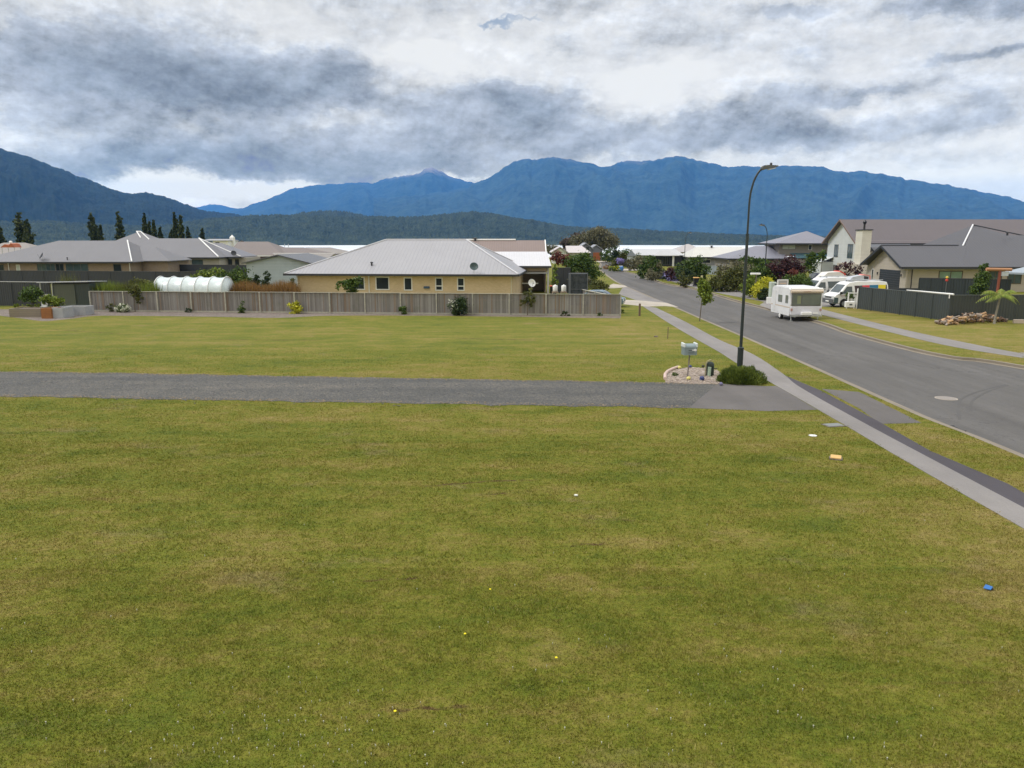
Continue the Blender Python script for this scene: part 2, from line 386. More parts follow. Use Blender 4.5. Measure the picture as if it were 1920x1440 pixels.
def make_lawn_mat():
    m, t, b = newmat('lawn_turf'); P, c = grass_color(t)
    fn = t.noise(P, 55., 3, .8); f2 = t.noise(P, 9., 5, .75)
    dk = t.math('ADD', t.math('MULTIPLY', fn, .7), t.math('MULTIPLY', f2, .9))
    mult = t.ramp(dk, [(.5, .42), (.8, .78), (1.1, 1.08)])
    mm = t.n('ShaderNodeMix', {'data_type': 'RGBA', 'blend_type': 'MULTIPLY'}); t.set(mm, 0, 1.0); t.set(mm, 6, c); t.set(mm, 7, mult)
    t.set(b, 'Base Color', mm.outputs[2]); b.inputs['Roughness'].default_value = .9; b.inputs['Specular IOR Level'].default_value = .15
    t.set(b, 'Normal', t.n('ShaderNodeBump', None, Strength=.6, Distance=.03, Height=dk))
    return m
def make_blade_mat():
    m, t, b = newmat('grass_blades'); P, c = grass_color(t)
    at = t.n('ShaderNodeAttribute', {'attribute_name': 'v'}).outputs['Fac']
    hs = t.mix(t.smooth(at, .72, .95), c, (.26,.22,.075))
    mult = t.ramp(at, [(0, .60), (.6, 1.03), (1, 1.25)])
    mm = t.n('ShaderNodeMix', {'data_type': 'RGBA', 'blend_type': 'MULTIPLY'}); t.set(mm, 0, 1.0); t.set(mm, 6, hs); t.set(mm, 7, mult)
    t.set(b, 'Base Color', mm.outputs[2]); b.inputs['Roughness'].default_value = .7; b.inputs['Specular IOR Level'].default_value = .2
    tr = t.n('ShaderNodeBsdfTranslucent', None, Color=mm.outputs[2])
    mx = t.n('ShaderNodeMixShader', None, i0=.25, i1=b.outputs[0], i2=tr.outputs[0])
    m.node_tree.links.new(mx.outputs[0], m.node_tree.nodes['Material Output'].inputs[0])
    return m
LAWN, BLADE = make_lawn_mat(), make_blade_mat()

def asphalt_mat(name, col, tyre=0.0):
    m, t, b = newmat(name); P = t.n('ShaderNodeNewGeometry').outputs['Position']
    a = t.noise(t.map(P, (1, .12, 1)), .9, 4, .6); c1 = t.noise(P, .35, 6, .65); fn = t.noise(P, 40., 3, .8)
    k = t.math('ADD', t.math('MULTIPLY', a, .30), t.math('ADD', t.math('MULTIPLY', c1, .35), t.math('MULTIPLY', fn, .35)))
    c = t.ramp(k, [(.32, tuple(x*.68 for x in col)), (.5, col), (.68, tuple(x*1.35 for x in col))])
    t.set(b, 'Base Color', c); b.inputs['Roughness'].default_value = .85; b.inputs['Specular IOR Level'].default_value = .3
    t.set(b, 'Normal', t.n('ShaderNodeBump', None, Strength=.4, Distance=.01, Height=fn))
    return m
def road_mat():
    m, t, b = newmat('road_asphalt'); P = t.n('ShaderNodeNewGeometry').outputs['Position']; col = (.092,.087,.083)
    ps = t.n('ShaderNodeSeparateXYZ', None, Vector=P)
    xw = t.math('ADD', ps.outputs[0], t.math('MULTIPLY', t.noise(t.map(P, (1, .05, 1)), .25, 3), 2.0))
    lane = t.math('SINE', t.math('MULTIPLY', xw, 3.1)); st = t.noise(t.map(P, (1.6, .05, 1)), 1.0, 5, .65); pt = t.noise(t.map(P, (.4, .16, 1)), 1.0, 7, .7); fn = t.noise(P, 45., 3, .85); f2 = t.noise(P, 6., 6, .8)
    k = t.math('ADD', t.math('MULTIPLY', lane, .018), t.math('ADD', t.math('MULTIPLY', st, .30), t.math('ADD', t.math('MULTIPLY', pt, .30), t.math('ADD', t.math('MULTIPLY', fn, .22), t.math('MULTIPLY', f2, .18)))))
    c = t.ramp(k, [(.34, tuple(x*.66 for x in col)), (.5, col), (.64, tuple(x*1.38 for x in col))])
    # oil drips and a sealed crack
    c = t.mix(t.math('MULTIPLY', t.smooth(t.noise(P, 1.3, 5, .6), .66, .76), .5), c, (.05,.048,.046))
    ck = t.n('ShaderNodeTexVoronoi', {'feature': 'DISTANCE_TO_EDGE'}, Vector=t.map(t.n('ShaderNodeVectorMath', {'operation': 'ADD'}, i0=P, i1=t.noise(P, .8, 4, .6, out=1)).outputs[0], (.11, .045, 1)), Scale=1.0)
    c = t.mix(t.math('MULTIPLY', t.smooth(ck.outputs[0], .006, .002), .55), c, (.04,.038,.038))
    t.set(b, 'Base Color', c); b.inputs['Roughness'].default_value = .85; b.inputs['Specular IOR Level'].default_value = .3
    t.set(b, 'Normal', t.n('ShaderNodeBump', None, Strength=.5, Distance=.01, Height=fn)); return m
ROADM = road_mat(); PATHM = asphalt_mat('footpath_concrete', (.190,.177,.170))
DARKM = asphalt_mat('fresh_asphalt', (.058,.052,.060)); CROSSM = asphalt_mat('worn_crossing', (.105,.096,.092))
CONCM = asphalt_mat('pale_concrete', (.36,.32,.27)); KERBM = asphalt_mat('kerb_concrete', (.20,.172,.135))
def gravel_mat(name, stops, sc=14.):
    m, t, b = newmat(name); P = t.n('ShaderNodeNewGeometry').outputs['Position']
    v = t.n('ShaderNodeTexVoronoi', None, Vector=P, Scale=sc); cl = t.n('ShaderNodeSeparateXYZ', None, Vector=v.outputs['Color']).outputs[0]
    tr = t.noise(t.map(P, (.06, .8, 1), (0,0,0), (0,0,R(4))), 1.0, 4, .6); pt = t.noise(P, .7, 6, .7)
    k = t.math('ADD', t.math('MULTIPLY', cl, .34), t.math('ADD', t.math('MULTIPLY', tr, .36), t.math('MULTIPLY', pt, .34)))
    t.set(b, 'Base Color', t.ramp(k, stops)); b.inputs['Roughness'].default_value = .9
    t.set(b, 'Normal', t.n('ShaderNodeBump', None, Strength=.8, Distance=.02, Height=t.math('ADD', v.outputs['Distance'], t.noise(P, 3., 4))))
    return m
GRAV = gravel_mat('drive_gravel', [(.30,(.030,.031,.030)), (.46,(.054,.055,.053)), (.58,(.076,.073,.068)), (.74,(.15,.13,.105))], 24.)
STONE = gravel_mat('bed_stones', [(.30,(.13,.10,.08)), (.5,(.23,.18,.15)), (.75,(.36,.31,.26))], 9.)
SOIL = gravel_mat('bark_soil', [(.30,(.075,.058,.047)), (.5,(.13,.105,.088)), (.75,(.22,.18,.155))], 12.)

def sheet(name, poly, z, m, label=None, thick=0.0, res=None):
    """flat sheet from a ground outline, with a skirt so that it reads as a real slab"""
    tris = geometry.tessellate_polygon([[Vector((p[0], p[1], 0)) for p in poly]])
    vs = [(p[0], p[1], z) for p in poly]; fs = []
    for tr in tris:
        a, b_, c_ = (Vector(vs[i]) for i in tr)
        fs.append(tuple(tr) if (b_-a).cross(c_-a).z > 0 else tuple(reversed(tr)))
    n = len(poly)
    if thick:
        ar = sum(poly[i][0]*poly[(i+1)%n][1]-poly[(i+1)%n][0]*poly[i][1] for i in range(n))
        vs += [(p[0], p[1], z-thick) for p in poly]
        for i in range(n):
            j = (i+1)%n; f = (i, i+n, j+n, j); fs.append(f if ar > 0 else f[::-1])
    mb = MB(); mb.add(vs, fs); o = mb.build(name, m); o['kind'] = 'structure'
    if label: o['label'] = label
    return o
def GP(lst, z=0.0): return [G(x, y, z) for x, y in lst]
def dens(pts, k=6):
    """smooth a polyline through points (Catmull-Rom)"""
    out = []
    for i in range(len(pts)-1):
        p0, p1, p2, p3 = pts[max(i-1,0)], pts[i], pts[i+1], pts[min(i+2,len(pts)-1)]
        for j in range(k):
            u = j/k
            out.append(tuple(.5*((2*p1[a])+(-p0[a]+p2[a])*u+(2*p0[a]-5*p1[a]+4*p2[a]-p3[a])*u*u+(-p0[a]+3*p1[a]-3*p2[a]+p3[a])*u**3) for a in (0,1)))
    out.append(pts[-1]); return out

# left kerb line of the road, near to far (lawn edge), and right kerb line
LK = [(14.3,-30),(14.35,0),(14.4,12)]+[G(x,y) for x,y in [(1853,830),(1728,781),(1620,733),(1520,688),(1394,632),(1319,600),(1250,570)]]+[G(1185,542.5),G(1154,528),G(1134,514),G(1122,503),(22.8,196),(24,214)]
RK = [(31.5,-30),(30.5,0),(28.8,18)]+[G(x,y) for x,y in [(1918,685),(1791,668),(1707,651),(1597,622),(1544,604),(1440,577),(1380,562),(1310,542),(1245,530),(1212,517)]]+[(22.2,146),(22.6,162),(24.6,180),(27.5,196),(29,204),(29.5,214)]
LK = dens(LK, 5); RK = dens(RK, 5)
FARY = 214
# base terrain: one sheet, flat under the town, falling to the lake shore
def land_z(x, y):
    base = -.14
    s = min(1, max(0, (y-262)/190.0)); s = s*s*(3-2*s)
    return base-6.2*s
ys = [-60, -20, 0, 30, 60, 90, 120, 150, 180, 214, 240, 262]+[262+i*12 for i in range(1, 20)]+[560, 700]
xs = [-900, -600, -400, -300, -200, -150, -100, -60, -30, 0, 30, 60, 100, 150, 200, 300, 400, 600, 900]
gv = [(x, y, land_z(x, y)) for y in ys for x in xs]; nx = len(xs)
gf = [(j*nx+i, j*nx+i+1, (j+1)*nx+i+1, (j+1)*nx+i) for j in range(len(ys)-1) for i in range(nx-1)]
mb = MB(); mb.add(gv, gf); o = mb.build('ground', LAWN); o['kind'] = 'structure'
ROADZ = -.125
sheet('road', LK+RK[::-1], ROADZ, ROADM)
sheet('lawn', [(-260, -30)]+LK+[(24, 250), (-260, 250)], 0, LAWN, 'grass lots on the near side of the street', thick=.14)
sheet('lawn', RK[::-1]+[(260, -30), (260, 250), (29.5, 250)], 0, LAWN, 'grass verge and gardens across the street', thick=.14)
# kerbs: concrete nib and channel as raised strips along both edges
def strip(line, a, b_, z0, z1, name, m, label=None):
    L = []; Rr = []
    for i, p in enumerate(line):
        q0 = line[max(i-1,0)]; q1 = line[min(i+1,len(line)-1)]
        tx, ty = q1[0]-q0[0], q1[1]-q0[1]; n = math.hypot(tx, ty) or 1; nxv, nyv = ty/n, -tx/n
        L.append((p[0]+nxv*a, p[1]+nyv*a)); Rr.append((p[0]+nxv*b_, p[1]+nyv*b_))
    mb = MB(); k = len(line)
    vs = [(x,y,z0) for x,y in L]+[(x,y,z0) for x,y in Rr]+[(x,y,z1) for x,y in L]+[(x,y,z1) for x,y in Rr]
    fs = []
    for i in range(k-1):
        fs += [(2*k+i, 3*k+i, 3*k+i+1, 2*k+i+1), (i, 2*k+i, 2*k+i+1, i+1), (k+i, k+i+1, 3*k+i+1, 3*k+i)]
    mb.add(vs, fs); o = mb.build(name, m); o['kind'] = 'structure'
    if label: o['label'] = label
    return o
strip(LK, -.04, .15, -.13, .006, 'kerb', KERBM); strip(LK, .15, .48, -.13, -.112, 'gutter_channel', KERBM)
strip(RK, -.15, .04, -.13, .006, 'kerb', KERBM); strip(RK, -.45, -.15, -.13, -.112, 'gutter_channel', KERBM)

for a_ in ([(1799,787),(1799,753),(1816,741),(1845,731),(1885,721)],[(1820,770),(1822,754),(1832,745),(1857,732),(1890,722)]):
    ln_ = dens([G(x,y,ROADZ) for x,y in a_], 6); strip(ln_, -.05, .05, ROADZ, ROADZ+.004, 'tyre_mark', asphalt_mat('tyre_rubber', (.080,.076,.073)))
PATHS = {}
def ground_sheet(key, poly, z, m, name, label=None, thick=.03):
    PATHS[key] = poly; return sheet(name, poly, z, m, label, thick)
# footpath this side
fpL = [(10.75,-30),(10.75,0),(10.85,18),(10.98,24),(11.05,29),(11.1,33),(11.15,37)]+GP([(1348,660),(1286,625),(1248,602),(1203,573)])
fpR = [(11.6,-30),(11.6,0),(11.68,18),(11.76,25),(11.95,30.5),(12.35,33.5)]+GP([(1411,664),(1348,637),(1286,604),(1230,577)])
ground_sheet('path', dens(fpL,4)+dens(fpR,4)[::-1], .012, PATHM, 'footpath')
far_fpL = GP([(1213,575),(1196,566),(1180,556),(1166,541),(1150,528),(1136,520)]); far_fpR = GP([(1246,574),(1215,556),(1190,545),(1172,537),(1156,528),(1142,520)])
# dark strip of fresh asphalt beside it
ds = [(12.3,33.2),(11.9,30.4),(11.7,25),(11.62,18),(11.55,0),(12.3,0)]+GP([(1960,948),(1891,908),(1745,846),(1641,787),(1600,765),(1540,733)])
ground_sheet('strip', ds, .008, DARKM, 'asphalt_strip')
# gravel drive
def wob(a, b_, n, amp, seed):
    r = random.Random(seed); out = []; ph = 0
    for i in range(n+1):
        q = i/n; w_ = noise.fractal(Vector((q*n*.11+seed*9, seed, 0)), .8, 2.1, 4)*amp*2.2
        out.append((a[0]+(b_[0]-a[0])*q, a[1]+(b_[1]-a[1])*q+w_+r.uniform(-amp, amp)*.4))
    return out
gt = wob(G(-420,689), G(1345,719), 220, .09, 1); gb = wob(G(-420,737), G(1290,765), 220, .11, 2)
ground_sheet('drive', gt+gb[::-1], .010, GRAV, 'gravel_drive')
ap = GP([(1345,719),(1430,724),(1455,724)])+[(11.05,30),(10.98,26.2)]+GP([(1440,771),(1290,765),(1300,745)])
ground_sheet('apron', ap, .0065, CROSSM, 'driveway_apron')
cr = GP([(1540,729),(1610,735),(1626,742),(1728,793),(1652,795),(1608,764)])
ground_sheet('crossing', cr, .0035, CROSSM, 'vehicle_crossing')
# pale border of soil and bark below the wooden fence
FA, FB = G(172,583.5), G(1163,592)
fdir = Vector((FB[0]-FA[0], FB[1]-FA[1])); fdir.normalize(); fn_ = Vector((fdir.y, -fdir.x)); RZ = math.atan2(fdir.y, fdir.x)
rr = random.Random(5); sb = []
front = GP([(0,592),(40,597),(80,602),(110,600),(140,597),(170,593),(220,592),(400,594),(520,596),(620,592),(800,592),(900,593),(1163,597)])
ground_sheet('soil', dens(front,4)+[(FB[0]+.1,FB[1]+.25),(FA[0],FA[1]+.3),(-47,66.2)], .005, SOIL, 'garden_border')
# concrete driveways on this side
ground_sheet('drv1', GP([(1160,562),(1190,563),(1250,568),(1272,576),(1246,574),(1213,575),(1165,570)]), .016, CONCM, 'concrete_driveway')
ground_sheet('drv1b', GP([(1166,541),(1172,537),(1215,556),(1250,568),(1213,568),(1196,564),(1160,552)]), .009, PATHM, 'footpath')
ground_sheet('drv2', GP([(1143,535),(1150,532),(1172,535.5),(1176,538),(1160,540),(1140,541)]), .013, CONCM, 'concrete_driveway')
# footpath across the street
rfL = [(31.2,12)]+GP([(1990,681),(1916,671),(1791,651),(1697,630),(1590,603),(1539,590),(1470,573),(1380,556),(1330,546),(1290,536),(1240,522),(1208,511)])
rfR = [(32.8,12)]+GP([(1990,673),(1916,663),(1812,643),(1703,620),(1600,595),(1545,581),(1480,566),(1400,548),(1350,539),(1300,529),(1250,517),(1214,508)])
ground_sheet('rpath', dens(rfL,4)+dens(rfR,4)[::-1], .012, PATHM, 'footpath')
ground_sheet('rdrv1', GP([(1300,531),(1340,530),(1370,530),(1400,532),(1330,546),(1304,540)]), .006, PATHM, 'concrete_driveway')
ground_sheet('rdrv2', GP([(1450,582),(1455,575),(1545,575),(1600,577),(1660,572),(1720,570),(1700,552),(1500,553),(1440,562),(1424,572)]), .008, PATHM, 'concrete_driveway')
ground_sheet('rdrv3', GP([(1166,504),(1212,503.5),(1204,507),(1165,508.5)]), .016, CONCM, 'concrete_driveway')
ground_sheet('fdrv', GP([(1118,489.5),(1140,489.5),(1138,491.5),(1119,491.5)]), .02, CONCM, 'concrete_driveway')
# stone bed at the corner of the drive
bed = GP([(1246,709),(1254,699),(1272,692),(1295,689),(1320,691),(1345,695),(1356,703),(1358,716),(1345,720.5),(1290,720),(1248,718)])
ground_sheet('bed', bed, .022, STONE, 'stone_bed', thick=.04)

# loose stones and pale crumbs scattered along both edges of the drive
def crumbs(line, n, sd, off0, off1, seed, m_, label, name='gravel_stones'):
    r = random.Random(seed); mb = MB()
    for k in range(n):
        i = r.randrange(len(line)-1); q = r.random(); x = line[i][0]*(1-q)+line[i+1][0]*q; y = line[i][1]*(1-q)+line[i+1][1]*q+r.uniform(off0, off1)+r.gauss(0, sd*.6)
        s = r.uniform(.012, .034); mb.rock((x, y, .014), (s*r.uniform(.8,1.8), s, s*.5), r, 5, 3)
    o = mb.build(name, m_); tag(o, label, 'gravel', kind='stuff')
PB1 = mat('pale_crumbs', (.24,.19,.13), .9, var=.5, scale=2.5); PB2 = mat('grey_stones', (.13,.125,.125), .9, var=.6, scale=2.5)
near_t = [p for p in gt if -27 < p[0] < 9]; near_b = [p for p in gb if -27 < p[0] < 9]
crumbs(near_t, 1100, .07, -.30, .02, 3, PB1, 'pale dry crumbs along the far edge of the gravel drive')
crumbs(near_b, 900, .10, .0, .40, 4, PB1, 'pale dry crumbs along the near edge of the gravel drive')
crumbs(near_b, 1500, .5, .0, 4.6, 5, PB2, 'loose grey stones on the gravel drive')
def inside(px, py, poly):
    n = len(poly); r = np.zeros(px.shape, bool); j = n-1
    for i in range(n):
        xi, yi = poly[i]; xj, yj = poly[j]
        c = ((yi > py) != (yj > py)) & (px < (xj-xi)*(py-yi)/((yj-yi) or 1e-9)+xi); r ^= c; j = i
    return r
# ---- grass blades: real little leaves over the turf, finer and denser close by
def blades(name, y0, y1, dens_, h, w, seed, label, xmul=.74, fade=0):
    rg = np.random.default_rng(seed)
    xm = y1*xmul+1.5; n = int((y1-y0)*2*xm*dens_)
    x = rg.uniform(-xm, xm, n); y = rg.uniform(y0, y1, n)
    keep = np.abs(x) < y*xmul+1.5
    if fade: keep &= rg.random(n) > (y-y0)/(y1-y0)
    lkx = np.interp(y, [p[1] for p in LK], [p[0] for p in LK])-.06
    rkx = np.interp(y, [p[1] for p in RK], [p[0] for p in RK])+.06
    keep &= (x < lkx) | (x > rkx)
    x, y = x[keep], y[keep]; k2 = np.ones(len(x), bool)
    wv = .05*np.sin(y*3.1+np.sin(x*2.3)*1.5)+.035*np.sin(y*8.7+x*5.)+.03*np.sin(x*6.1+np.sin(y*3.3)*2)
    jx, jy = x+wv+rg.normal(0, .045, len(x)), y+wv+rg.normal(0, .045, len(x))
    for key, poly in PATHS.items(): k2 &= ~inside(jx, jy, poly)
    x, y = x[k2], y[k2]; n = len(x)
    # tufts: pull blades together and vary their length by patch
    q = np.sin(x*7.3+np.sin(y*5.1)*2)*np.sin(y*6.7+np.sin(x*4.3)*2)+np.sin(x*1.9+1)*np.sin(y*2.3)*.7
    hh = h*(.75+.3*q)*rg.uniform(.5, 1.5, n); hh = np.clip(hh, h*.3, h*2.2)
    a = rg.uniform(0, 2*np.pi, n); ln = rg.normal(0, .8, n)*hh; la = rg.uniform(0, 2*np.pi, n)
    ww = w*rg.uniform(.6, 1.4, n)
    v = np.empty((n, 3, 3), np.float32)
    v[:,0,0] = x-np.cos(a)*ww/2; v[:,0,1] = y-np.sin(a)*ww/2; v[:,0,2] = .0
    v[:,1,0] = x+np.cos(a)*ww/2; v[:,1,1] = y+np.sin(a)*ww/2; v[:,1,2] = .0
    v[:,2,0] = x+np.cos(la)*ln; v[:,2,1] = y+np.sin(la)*ln; v[:,2,2] = hh
    at = np.repeat(np.clip(rg.beta(2, 2.2, n)+.06*q, 0, 1), 3)
    o = fast_mesh(name, v.reshape(-1,3), np.arange(3*n).reshape(-1,3), BLADE, attr={'v': at})
    tag(o, label, 'grass', kind='stuff'); return o
GD = globals().get('GRASS_DENS', 1.0)
blades('grass', 7.0, 13, 2600*GD, .034, .011, 11, 'short green and straw blades of the nearest turf')
blades('grass', 13, 22, 1000*GD, .036, .016, 12, 'short mown blades in the middle of the near lawn')
blades('grass', 22, 44, 700*GD, .030, .018, 13, 'mown blades beside the gravel drive', fade=1)

# ---- lake
mb = MB(); mb.add([(-9000,380,-4.6),(9000,380,-4.6),(9000,6000,-4.6),(-9000,6000,-4.6)], [(0,1,2,3)])
m, t, b = newmat('lake_water'); P = t.n('ShaderNodeNewGeometry').outputs['Position']
n_ = t.noise(t.map(P, (.05, .15, 1)), 1.0, 6, .7)
b.inputs['Base Color'].default_value = (.30,.34,.36,1); b.inputs['Roughness'].default_value = .42; b.inputs['Metallic'].default_value = .75
t.set(b, 'Base Color', t.ramp(t.noise(t.map(P, (.0008, .006, 1)), 1.0, 5, .6), [(.35, (.66,.70,.74)), (.6, (.90,.92,.94))]))
t.set(b, 'Normal', t.n('ShaderNodeBump', None, Strength=.6, Distance=1.0, Height=n_))
o = mb.build('lake_water', m); o['kind'] = 'structure'

# ---- hills and mountains: height fields over bearing and distance
def hill_mat(name, low, high, top, z0, z1, sc):
    m, t, b = newmat(name); P = t.n('ShaderNodeNewGeometry').outputs['Position']
    zz = t.n('ShaderNodeSeparateXYZ', None, Vector=P).outputs[2]
    n1 = t.noise(P, sc, 6, .7); n2 = t.noise(P, sc*7, 4, .7)
    k = t.math('ADD', t.math('MULTIPLY', n1, .5), t.math('MULTIPLY', n2, .5))
    c = t.ramp(k, [(.34, low), (.66, high)])
    f = t.smooth(t.math('ADD', zz, t.math('MULTIPLY', t.math('SUBTRACT', n1, .5), (z1-z0)*1.6)), z0, z1)
    c = t.mix(f, c, top)
    t.set(b, 'Base Color', c); b.inputs['Roughness'].default_value = .95; b.inputs['Specular IOR Level'].default_value = .1
    return m
def hills(name, prof, R0, R1, na, nr, m, spur, sf, rough, tree=0.0, seed=0, base=-5.5, R2=None, pw=.9):
    """prof: skyline points (px, py). R0 foot, R1 skyline distance"""
    az_ = np.array([azel(x, y)[0] for x, y in prof]); te = np.array([math.tan(azel(x, y)[1]) for x, y in prof])
    A = np.linspace(az_[0], az_[-1], na); T = np.interp(A, az_, te); R2 = R2 or R1*1.18
    rr_ = np.concatenate([np.linspace(0, 1, int(nr*.8)), 1+np.linspace(0, 1, nr-int(nr*.8)+1)[1:]])
    rg = np.random.default_rng(seed)
    V = np.empty((nr, na, 3), np.float32)
    for i, a in enumerate(A):
        rid = H+R1*T[i]; rn = noise.fractal(Vector((a*sf*6+seed, 3.3, 0)), .8, 2.1, 5)*rough*.9
        rid += rn
        for j, s in enumerate(rr_):
            r = R0+(R1-R0)*s if s <= 1 else R1+(R2-R1)*(s-1)
            if s <= 1:
                sh = s**pw
                sp = 1-abs(noise.noise(Vector((a*sf+seed+.9*noise.noise(Vector((a*sf*.6, s*1.5, 7))), s*1.3, seed*1.7))))*2.0
                sp += .45*noise.fractal(Vector((a*sf*2.7, s*4+seed, 2.2)), .9, 2.1, 4)
                z = base+(rid-base)*sh+sp*spur*(s*(1-s))**.8*(rid-base)*1.2
                if s < .995: z = min(z, base+(rid-base)*(sh**.55)*1.0)
                z += noise.fractal(Vector((a*sf*3.2, s*22, seed)), .9, 2.1, 4)*rough*.6*min(1, (1-s)*8)
            else: z = rid-(rid-base)*.5*(s-1)
            V[j, i] = (math.sin(a)*r, math.cos(a)*r, z)
    if tree: V[:, :, 2] += rg.uniform(0, tree, (nr, na))*np.clip(rr_*8, 0, 1)[:, None]
    idx = np.arange(nr*na).reshape(nr, na)
    fc = np.stack([idx[:-1,:-1], idx[:-1,1:], idx[1:,1:], idx[1:,:-1]], -1).reshape(-1, 4)
    o = fast_mesh(name, V.reshape(-1,3), fc, m, smooth=not tree); o['kind'] = 'structure'; return o
MNT = hill_mat('hazed_mountain_bush', (.003,.016,.024), (.050,.085,.075), (.30,.235,.18), 740, 1000, .0042)  # bush tones with some blue of the distant air mixed into the colour
MNL = hill_mat('hazed_near_mountain_bush', (.003,.010,.013), (.022,.036,.030), (.09,.09,.06), 420, 680, .008)  # bush colour shifted darker and bluer, standing in for part of the haze
FOR = hill_mat('shore_forest', (.002,.009,.008), (.062,.078,.044), (.07,.075,.045), 300, 600, .030)
mainp = [(700,372),(790,366),(850,357),(880,350),(900,340),(922,331),(940,317),(965,303),(985,298),(1000,299),(1035,295),(1055,297),(1080,301),(1108,307),(1130,314),(1145,313),(1160,305),(1177,300),(1200,302),(1225,301),(1240,297),(1255,293),(1270,292),(1290,296),(1318,303),(1345,309),(1365,313),(1395,312),(1440,313),(1470,310),(1500,310),(1530,311),(1560,318),(1585,322),(1605,320),(1625,321),(1660,328),(1710,338),(1760,345),(1810,353),(1860,363),(1920,377),(2000,392),(2150,405),(2500,420)]
hills('mountain', mainp, 4300, 8200, 760, 110, MNT, .34, 15, 16, seed=3)
hills('mountain', [(330,415),(400,402),(425,398),(450,391),(470,385),(500,374),(540,357),(575,349),(600,346),(650,343),(700,343),(715,338),(735,333),(750,330),(775,329),(788,323),(795,317),(810,314),(825,320),(840,330),(870,338),(890,343),(960,350),(1100,360)], 6500, 10500, 360, 80, MNT, .32, 18, 16, seed=8)
hills('mountain', [(250,400),(330,394),(372,388),(395,383),(415,384),(432,389),(480,398),(560,402)], 11500, 14000, 120, 30, MNT, .2, 30, 10, seed=14)
hills('mountain', [(-400,250),(-200,262),(-60,268),(0,280),(30,288),(65,300),(100,313),(150,333),(200,352),(225,361),(250,365),(285,364),(305,369),(340,381),(370,392),(400,398),(430,402),(470,408),(520,416),(580,428),(640,440)], 2300, 3700, 520, 110, MNL, .34, 16, 6, tree=6, seed=21)
hills('hills', [(-400,430),(-100,424),(0,420),(90,418),(180,424),(280,428),(340,421),(390,414),(440,410),(470,408),(520,407),(600,408),(650,410),(700,409),(750,411),(800,409),(850,403),(885,400),(920,403),(960,411),(1000,416),(1060,428),(1100,430),(1150,432),(1200,434),(1240,437),(1300,440),(1400,444),(1500,447),(1700,449),(2100,449)], 1600, 2150, 1300, 120, FOR, .25, 40, 3, tree=8, seed=31, pw=.75)
hills('hills', [(500,420),(540,409),(570,400),(600,397),(640,398),(665,402),(700,410),(760,418)], 2250, 2700, 240, 50, FOR, .2, 40, 3, tree=8, seed=37)

# ---- the air: thin blue haze in one closed box
mb = MB(); mb.box(-13000, 13000, -300, 15500, -8, HAZE_TOP)
m = bpy.data.materials.new('haze_air'); m.use_nodes = True; nt = m.node_tree; nt.nodes.remove(nt.nodes['Principled BSDF'])
pv = nt.nodes.new('ShaderNodeVolumePrincipled'); pv.inputs['Color'].default_value = (.09,.37,1.0,1); pv.inputs['Density'].default_value = HAZE_D
nt.links.new(pv.outputs[0], nt.nodes['Material Output'].inputs['Volume'])
o = mb.build('haze', m); o['kind'] = 'stuff'; o['label'] = 'thin blue haze in the air over lake and hills'
# ================================================================ building kit (local frames; front faces -y, street side faces -x)
WHITE = mat('white_paint', (.78,.78,.76), .45, var=.05)
FRAMEW = mat('white_joinery', (.72,.72,.70), .4, var=.04)
DARKF = mat('charcoal_fascia', (.028,.030,.036), .45, var=.1)
GREYF = mat('grey_joinery', (.10,.105,.11), .4, var=.1)
GLASS = glass_mat(); GLASSB = glass_mat('blue_glass', (.05,.075,.085)); GLASSG = glass_mat('curtained_glass', (.13,.22,.17), .3)
GALV = mat('galvanised_steel', (.42,.44,.45), .4, .6, var=.08)
TIMBER = mat('raw_timber', (.30,.23,.17), .8, var=.3, scale=4)

def hip(mb, x0, x1, y0, y1, z0, z1, il, ir, th=.12):
    """hip or gable roof with ridge along x; il/ir = how far the ridge stops short of each end (0 = gable)"""
    ym = (y0+y1)/2
    vs = [(x0,y0,z0),(x1,y0,z0),(x1,y1,z0),(x0,y1,z0),(x0+il,ym,z1),(x1-ir,ym,z1)]
    vs += [(v[0],v[1],v[2]-th) for v in vs]
    fs = [(0,1,5,4),(2,3,4,5),(7,6,10,11),(9,8,11,10),(0,6,7,1),(2,8,9,3)]
    fs += [(1,2,5),(8,7,11),(1,7,8,2)] if ir > 1e-6 else [(1,7,11,5),(5,11,8,2)]
    fs += [(3,0,4),(6,9,10),(3,9,6,0)] if il > 1e-6 else [(0,4,10,6),(4,3,9,10)]
    return mb.add(vs, fs)
def hip_y(mb, x0, x1, y0, y1, z0, z1, i0, i1, th=.12):
    t = MB(); hip(t, y0, y1, -x1, -x0, z0, z1, i0, i1, th)
    return mb.add([(-v[1], v[0], v[2]) for v in t.v], t.f)
def caps(mb, x0, x1, y0, y1, z0, z1, il, ir, r=.09, hips=(1,1,1,1)):
    ym = (y0+y1)/2
    mb.tube([(x0+il,ym,z1),(x1-ir,ym,z1)], r, 6)
    for k, (a, c) in enumerate((((x0,y0,z0),(x0+il,ym,z1)), ((x0,y1,z0),(x0+il,ym,z1)), ((x1,y0,z0),(x1-ir,ym,z1)), ((x1,y1,z0),(x1-ir,ym,z1)))):
        if hips[k]: mb.tube([a, c], r, 6)
    return mb
def gutter(mb, x0, x1, y0, y1, z, h=.17, w=.12, sides='fblr'):
    if 'f' in sides: mb.box(x0-w, x1+w, y0-w, y0-.004, z-h, z)
    if 'b' in sides: mb.box(x0-w, x1+w, y1+.004, y1+w, z-h, z)
    if 'l' in sides: mb.box(x0-w, x0-.004, y0, y1, z-h, z)
    if 'r' in sides: mb.box(x1+.004, x1+w, y0, y1, z-h, z)
    return mb
